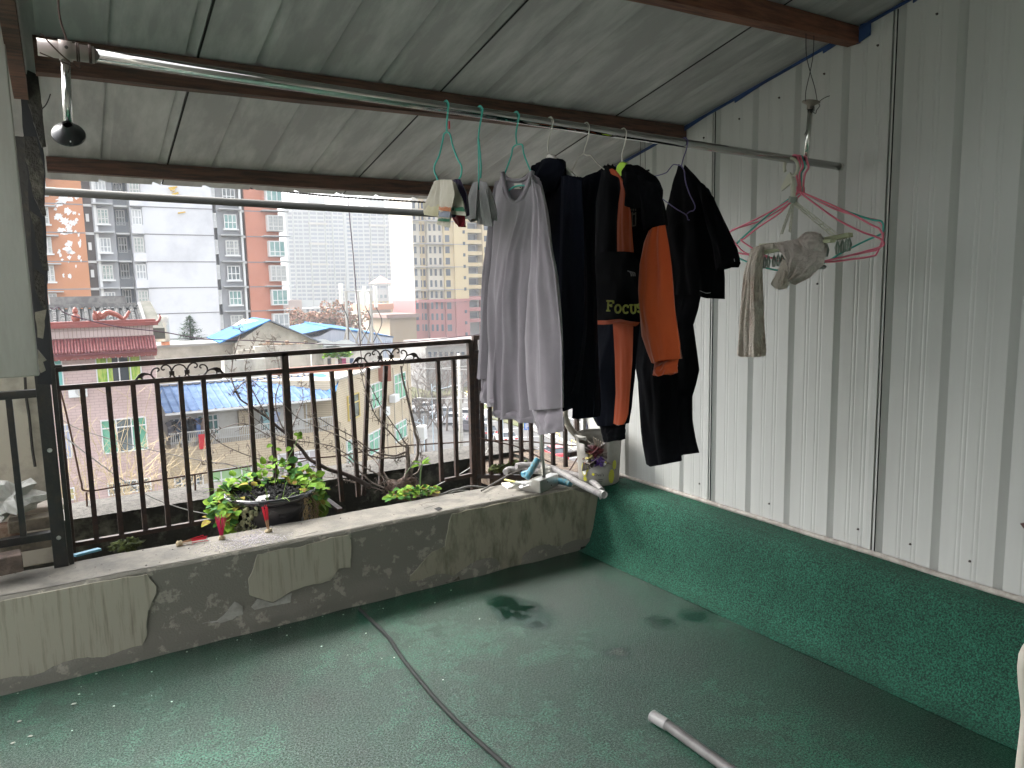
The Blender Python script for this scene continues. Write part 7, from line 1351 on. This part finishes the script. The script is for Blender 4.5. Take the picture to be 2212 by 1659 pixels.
# ---- far blocks
def grid_windows(pl, x0, y0, x1, y1, cols, fl, fw, fh_, skip=None):
    s0, z0, s1, z1 = pl.rect(x0, y0, x1, y1); out = []
    for j in range(fl):
        for i in range(cols):
            if skip and skip(i, j): continue
            cs = s0 + (s1 - s0) * (i + .5) / cols; cz = z0 + (z1 - z0) * (j + .5) / fl; w_ = (s1 - s0) / cols * fw / 2; h = (z1 - z0) / fl * fh_ / 2; out.append((cs - w_, cz - h, cs + w_, cz + h))
    return out
tw = M('tower_pale', (.19, .20, .205), .8); tww = M('tower_window', (.008, .018, .035), .3, col2=(.03, .05, .08), scale=.05); twb = M('tower_band', (.22, .2, .17), .8)
for (x0, x1, yt, label, cx0, cx1) in ((622, 748, 452, 'left of two joined pale high-rise towers in the haze', 655, 722), (748, 866, 455, 'right of two joined pale high-rise towers in the haze', 785, 850)):
    PF = Plane((0, 410 if x0 < 700 else 409, 0), XA); o, r_ = building('high_rise', label, PF, x0, x1, yt, 700, tw, 22); o['group'] = 'hazy high-rise towers'
    a, _, b, _ = PF.rect(cx0 + 15, 500, cx1 - 15, 600); zt_ = r_[3]
    mb = MB(); slab(PF, a, zt_ - 1, b, zt_ + 7, -8, .5, mb); mb.build('crown', tw, o)
    for (ya) in (486, 529, 573, 617): 
        _, zA, _, _ = PF.rect(700, 400, 720, ya); aa, _, bb, _ = PF.rect(cx0 + 14, 500, cx1 - 14, 600); slab(PF, aa, zA, bb, zA + 1.0, .5, 1.6).build('cornice', twb, o)
    q = []; H = 24
    for (wx0, wx1, cl) in ((x0 + 3, x0 + 14, 1), (x0 + 16, cx0 + 2, 2), (cx0 + 3, cx0 + 16, 1), (cx0 + 18, cx1 - 18, 2), (cx1 - 16, cx1 - 2, 2), (cx1, x1 - 3, 2)): q += grid_windows(PF, wx0, yt + 5, wx1, 650, cl, H - 2, .84, .6)
    q.sort(key=lambda t: -(t[2] - t[0])); many(o, 'window', q, tww, PF, -.1, .15)
    for xx in (x0 + 15, cx0 + 17, cx1 - 17, cx1 - 1): a, _, b, _ = PF.rect(xx - .8, 500, xx + .8, 600); slab(PF, a, ZG, b, zt_ + .5, .2, 1.2).build('pilaster', tw, o)
mb = MB(); PF = Plane((0, 424, 0), XA); dslab(PF, 735, 462, 762, 700, -14, 0).build('stair_core', M('core_grey', (.3, .31, .32), .8), o)
PF = Plane((0, 520, 0), XA); o, r_ = building('high_rise', 'slim distant high-rise between the joined towers and the cream tower', PF, 868, 896, 555, 720, tw, 20); o['group'] = 'hazy high-rise towers'; many(o, 'window', grid_windows(PF, 870, 560, 895, 640, 3, 18, .6, .55), tww, PF, -.1, .2)
PF = Plane((0, 520, 0), XA); o, r_ = building('high_rise', 'hazy block peeking out right of the orange apartment strip', PF, 606, 622, 520, 720, M('tower_grey', (.3, .33, .36), .8), 20); o['group'] = 'hazy high-rise towers'
# cream tower with red base
PN = Plane((0, 158, 0), XA); crt = M('cream_render', (.42, .33, .19), .8); rdb = M('rose_base', (.28, .10, .10), .8); greyb = M('tan_band', (.36, .33, .28), .8)
ct = thing('cream_tower', 'tall cream apartment tower with a rose red base behind the sweatshirt', 'building', PN.hit(975, 700)); ct['group'] = 'cream tower'; del ct['group']
zR = PN.rect(900, 500, 1000, 648)[1]
for (x0, x1, mt, of, nm) in ((893, 907, greyb, 0, 'wall'), (907, 924, crt, -1.2, 'wall'), (924, 957, M('taupe', (.40, .36, .30), .8), 0, 'wall'), (957, 977, crt, .6, 'wall'), (977, 1006, crt, 1.2, 'blank_wall'), (1006, 1042, M('recess_grey', (.2, .2, .2), .8), -2.5, 'recess_wall'), (1042, 1160, crt, .3, 'wall')):
    a, _, b, _ = PN.rect(x0, 500, x1, 600); slab(PN, a, zR, b, 42, of - 14, of).build(nm, mt, ct); slab(PN, a, ZG, b, zR - .001, of - 14, of).build('base_wall', rdb if 'recess' not in nm else mt, ct)
a, _, b, _ = PN.rect(893, 500, 1006, 600); slab(PN, a, zR - .5, b, zR + .2, 1.2, 1.6).build('cornice', rdb, ct)
q = []
for (x0, x1, of) in ((895, 901, 0), (909, 915, -1.2), (918, 923, -1.2), (928, 933, 0), (938, 943, 0), (949, 954, 0), (960, 970, .6)): q += [(t, of) for t in grid_windows(PN, x0, 430, x1, 720, 1, 12, .9, .6)]
q2 = [(t, 1.2) for t in grid_windows(PN, 994, 415, 1003, 733, 1, 13, .5, .28)]; q3 = [(t, .3) for t in grid_windows(PN, 1044, 430, 1056, 720, 1, 12, .7, .5)] + [(t, .3) for t in grid_windows(PN, 1064, 430, 1076, 720, 1, 12, .7, .5)] 
for t, of in (q + q2)[:97] + q3: slab(PN, *t, of - .1, of + .12).build('window', tww, ct)
for j in range(12): z = PN.rect(1010, 400, 1038, 430 + j * 24.2)[1]; a, _, b, _ = PN.rect(1007, 500, 1041, 600); slab(PN, a, z, b, z + .9, -2.5, 0).build('balcony', crt if z > zR else rdb, ct); slab(PN, a + .4, z + 1.1, b - .5, z + 2.4, -2.5, -2.3).build('balcony_window', tww, ct)
for y in (480, 528.6, 577, 625): z = PN.rect(990, 300, 1000, y)[1]; a, _, b, _ = PN.rect(893, 500, 1006, 600); slab(PN, a, z - .08, b, z + .08, .0, 1.25).build('floor_line', MATS['joint_grey'], ct)
# white mid building
PM = Plane((0, 235, 0), XA); o, r_ = building('white_office', 'white and cream office block with a small pink roof pavilion', PM, 801, 905, 625, 760, M('office_white', (.36, .36, .37), .8), 14)
q = []
for y in (640, 655.5, 671, 686): q += [PM.rect(x, y - 3.5, x + 5, y + 3.5) for x in range(812, 838, 9)] + [PM.rect(x, y - 3.5, x + 5, y + 3.5) for x in range(868, 900, 9)] + [PM.rect(850, y - 3.5 - 6, 856, y + 3.5 - 6)]
many(o, 'window', q, M('office_window', (.13, .18, .2), .3), PM, -.1, .15)
a, z0, b, z1 = PM.rect(803, 650, 903, 710); slab(PM, a, ZG, b, z1, 0, .1).build('cream_lower_wall', M('office_cream', (.36, .29, .17), .8), o)
dslab(PM, 839, 617, 865, 660, 0, .8).build('stair_tower', whitef, o); c = PM.hit(828, 612); mb = MB(); mb.add([c + V((-3.5, -1, 0)), c + V((3.5, -1, 0)), c + V((3.5, 5, 0)), c + V((-3.5, 5, 0)), c + V((0, 2, 2.6))], [(0, 1, 4), (1, 2, 4), (2, 3, 4), (3, 0, 4)]); mb.build('pavilion_roof', M('pink_roof', (.4, .2, .18), .8), o)
for k in range(6): mb = MB(); mb.ball(PM.hit(838 + k * 5, 611), .8, 8); mb.build('tank', whitef, o)
# brown roofed low houses
PQ = Plane((0, 150, 0), XA); o, _ = building('brown_roof_house', 'tan house with a brown eaves roof in front of the cream tower', PQ, 843, 900, 683, 760, M('tan_wall', (.24, .18, .12), .85), 12); dslab(PQ, 831, 678, 902, 686, -13, 1.2).build('roof', M('brown_tile', (.16, .10, .085), .8), o)
PQ2 = Plane((0, 165, 0), XA); o, _ = building('tile_roof_house', 'cream house with orange hip roof left of the tan house', PQ2, 797, 846, 668, 760, M('cream_low', (.3, .27, .22), .85), 12); dslab(PQ2, 794, 656, 848, 669, -12, .8).build('roof', M('orange_tile', (.38, .2, .13), .8), o)
many(o, 'window', [PQ2.rect(x, 706, x + 5, 722) for x in range(800, 846, 9)], tww, PQ2, 0, .1)
PQ3 = Plane((0, 180, 0), XA); o, _ = building('pink_low_house', 'pale pink low house behind the brown leaved trees', PQ3, 603, 655, 648, 760, M('pale_pink', (.32, .26, .25), .85), 12); many(o, 'window', [PQ3.rect(642, 672, 650, 679), PQ3.rect(643, 690, 651, 696)], tww, PQ3, 0, .12)
PQ4 = Plane((0, 230, 0), XA); o, _ = building('low_block', 'low whitish block in haze above the brown trees', PQ4, 655, 800, 664, 740, M('low_white', (.3, .31, .31), .85, col2=(.24, .25, .25), scale=.08), 14); many(o, 'window', [PQ4.rect(x, 668, x + 5, 673) for x in range(662, 795, 11)], tww, PQ4, 0, .12)
PQ5 = Plane((0, 120, 0), XA); o, _ = building('street_block', 'grey white low block beyond the park', PQ5, 1000 - 80, 1075, 745, 830, M('street_white', (.24, .23, .22), .85, col2=(.17, .165, .16), scale=.15), 12); many(o, 'window', [PQ5.rect(x, 760, x + 6, 772) for x in range(925, 1070, 12)], tww, PQ5, 0, .12); dslab(PQ5, 918, 735, 1080, 746, -10, .6).build('roof', M('roof_rust', (.16, .12, .11), .8, col2=(.22, .21, .2), scale=.3), o)
# ---- trees
def bare_tree(px, py, h, lab, seed, spread=1.0, y=None, mat=None, depth=4):
    rr = random.Random(seed); p = at(px, py) if y is None else V((ony(px, py, y).x, y, ZG)); o = thing('bare_tree', lab, 'tree', p, 'bare street trees'); mb = MB(); mt = mat or M('tree_bark', (.13, .11, .095), .9)
    tr = MB(); top = p + V((rr.gauss(0, .2), rr.gauss(0, .2), h * .3)); tr.tube([p, top], [.16, .12], 7); tr.build('trunk', mt, o)
    def go(a, d, L, r, n):
        b = a + d * L; m_ = (a + b) / 2 + V((rr.gauss(0, .05), rr.gauss(0, .05), 0)) * L; mb.tube([a, m_, b], [r, r * .85, r * .7], 4, cap=False)
        if n == 0: return
        for k in range(rr.choice((2, 3, 3))):
            e = (d + V((rr.gauss(0, .5), rr.gauss(0, .5), rr.gauss(.12, .25))) * spread).normalized(); go(a.lerp(b, rr.uniform(.6, 1)), e, L * rr.uniform(.62, .85), r * .62, n - 1)
    for k in range(4): a = k * 1.57 + rr.random(); go(top, V((math.cos(a) * .6, math.sin(a) * .6, .9)).normalized(), h * .25, .075, depth)
    mb.build('crown', mt, o); return o
for i, (px, py, h, lab) in enumerate(((920, 985, 9, 'bare tree nearest the cream building corner'), (950, 975, 8.5, 'bare tree left of the concrete pole'), (905, 930, 9, 'bare tree behind the car park at left'), (965, 930, 10, 'tall bare tree right behind the pole'), (1030, 905, 10, 'bare tree right of the railing corner post'), (1065, 900, 9, 'bare tree on the grass between bars'), (1095, 905, 8, 'bare tree on the grass hidden partly by the sweatshirt'), (935, 880, 10, 'far bare tree on the park edge'), (1000, 870, 10, 'far bare tree behind the railing post'), (1170, 905, 8, 'bare tree across the street at right'), (1240, 930, 8, 'bare tree beside the thick beige hose'), (1256, 905, 8, 'bare tree farthest right behind the jackets'), (905, 860, 9, 'far bare tree beside the cream building roof'), (965, 850, 9, 'farthest bare tree near the low block'))):
    bare_tree(px, py, h, lab, 100 + i)
b = bare_tree(1168, 985, 9, 'leafless tree trunk by the street seen behind the dustpan handle', 140); 
# conifer
PCn = 55; p = ony(413, 740, PCn); cn = thing('conifer', 'small dark green conifer against the white blank wall', 'tree', V((p.x, PCn, p.z - 1))); mb = MB(); zt_ = ony(413, 681, PCn).z; mb.tube([V((p.x, PCn, p.z - 1)), V((p.x, PCn, zt_))], [.12, .02], 6); mb.build('trunk', M('cbark', (.08, .06, .05), .9), cn); mb = MB(); rr = random.Random(4); H = zt_ - p.z
for k in range(26):
    t = k / 26; z = p.z + H * t * .98; L = (1 - t) ** .9 * .95 + .08
    for j in range(11):
        a = rr.random() * 6.28; d = V((math.cos(a), math.sin(a), .25 + .2 * rr.random())).normalized(); l_ = L * rr.uniform(.6, 1.1); q = V((p.x, PCn, z))
        for m_ in range(5): qq = q + d * l_ * (m_ + 1) / 5 - V((0, 0, .12 * (m_ / 5) ** 2)); leaf(mb, qq, d + V((rr.gauss(0, .6), rr.gauss(0, .6), 0)), (0, 0, 1), .26 * (1.2 - t * .5), .08)
mb.build('crown', M('conifer_green', (.03, .07, .035), .9, col2=(.05, .10, .045), scale=4), cn, recalc=False)
# brown leaved trees
bl_ = [M('brown_leaf', (.20, .10, .07), .9), M('rust_leaf', (.30, .16, .10), .9), M('olive_leaf', (.13, .12, .07), .9)]
for i, (px, py, rad, lab) in enumerate(((635, 703, 4.2, 'brown leaved tree at the left of the row behind the blue roof'), (662, 700, 4.2, 'brown leaved tree second in the row behind the blue roof'), (690, 699, 4.6, 'reddish tree in the middle of the row behind the blue roof'), (716, 698, 4.6, 'brown leaved tree right of the middle behind the blue roof'), (740, 694, 4.6, 'brown leaved tree at the right end behind the antenna mast'), (612, 712, 3.6, 'low brown tree beside the apartment block corner'))):
    y = 130 + 4 * (i % 2); c = ony(px, py, y); o = thing('brown_tree', lab, 'tree', V((c.x, y, ZG)), 'brown leaved trees behind the blue roof'); mb = MB(); mb.tube([V((c.x, y, ZG)), c], [.35, .2], 7); mb.build('trunk', MATS['tree_bark'], o); rr = random.Random(i + 50); mb = MB(); cl = [V((rr.gauss(0, .5), rr.gauss(0, .5), rr.gauss(0, .4))) for _ in range(16)]
    for k in range(1500):
        q = rr.choice(cl); d = V((rr.gauss(0, 1), rr.gauss(0, 1), rr.gauss(0, 1))).normalized(); pp = c + (q * .9 + d * .3) * rad * .65; mb.cur = rr.choice((0, 0, 1, 1, 2)); leaf(mb, pp, (rr.gauss(0, 1), rr.gauss(0, 1), rr.gauss(0, 1)), (rr.gauss(0, 1), rr.gauss(0, 1), 1), .42, .34)
    mb.build('crown', bl_, o, recalc=False)
# dry reeds in front of the pink house
for i, (px, py, sd_) in enumerate(((160, 1085, 1), (205, 1080, 2), (255, 1075, 3), (300, 1070, 4), (350, 1060, 5), (385, 1050, 6), (430, 1040, 7))):
    rr = random.Random(sd_); y = 24 + .6 * i; c = ony(px, py + 30, y); o = thing('dry_shrub', ['dry twiggy shrub at the far left in front of the pink house', 'dry twiggy shrub below the air conditioner of the pink house', 'dry twiggy shrub under the pink house middle window', 'dry shrub at the right part of the pink house', 'dry shrub at the joint of pink and cream houses', 'dry shrub before the balcony of the cream building', 'dry shrub right of the balcony laundry'][i], 'shrub', c, 'dry shrubs in front of the houses'); mb = MB()
    for k in range(10):
        a = c + V((rr.gauss(0, .35), rr.gauss(0, .3), 0)); d = V((rr.gauss(0, .25), rr.gauss(0, .2), 1)).normalized(); L = rr.uniform(1.0, 4.2) if i < 4 else rr.uniform(.8, 2.6); P = [a, a + d * L * .5, a + d * L + V((rr.gauss(0, .3), 0, -.1))]; mb.tube(P, [.012, .009, .005], 4, cap=False)
        for j in range(5): q = P[0].lerp(P[2], rr.uniform(.3, 1)); e = V((rr.gauss(0, .8), rr.gauss(0, .5), .7)).normalized(); mb.tube([q, q + e * rr.uniform(.3, .9)], [.009, .004], 3, cap=False)
    mb.build('stems', M('straw', (.5, .4, .24), .9, col2=(.35, .28, .18), scale=3), o)
# overhead wires in the street
for i, (p0, p1, y) in enumerate((((900, 795), (1240, 806), 50), ((900, 860), (1035, 862), 46))):
    mb = MB(); mb.tube([ony(*p0, y), ony(*p1, y)], .03, 4); tag(mb.build('overhead_wire', dull_steel), ['thin wire crossing high over the street at the pole', 'thin wire crossing the street below the first'][i], 'wire')
# ================================================================ haze
hz = MB(); lo, hi = V((-480, -60, ZG - 1)), V((760, 640, 70)); c = (lo + hi) / 2; hz.box(c, tuple(hi - lo)); ho = hz.build('haze', []); ho['kind'] = 'stuff'
hm = bpy.data.materials.new('haze_air'); hm.use_nodes = True; t = hm.node_tree; t.nodes.clear(); out = t.nodes.new('ShaderNodeOutputMaterial'); pv = t.nodes.new('ShaderNodeVolumePrincipled'); pv.inputs['Color'].default_value = (.94, .97, 1, 1); pv.inputs['Density'].default_value = .0005; pv.inputs['Anisotropy'].default_value = .2
t.links.new(pv.outputs[0], out.inputs['Volume']); ho.data.materials.append(hm); scn.cycles.volume_step_rate = 10; scn.cycles.volume_max_steps = 64
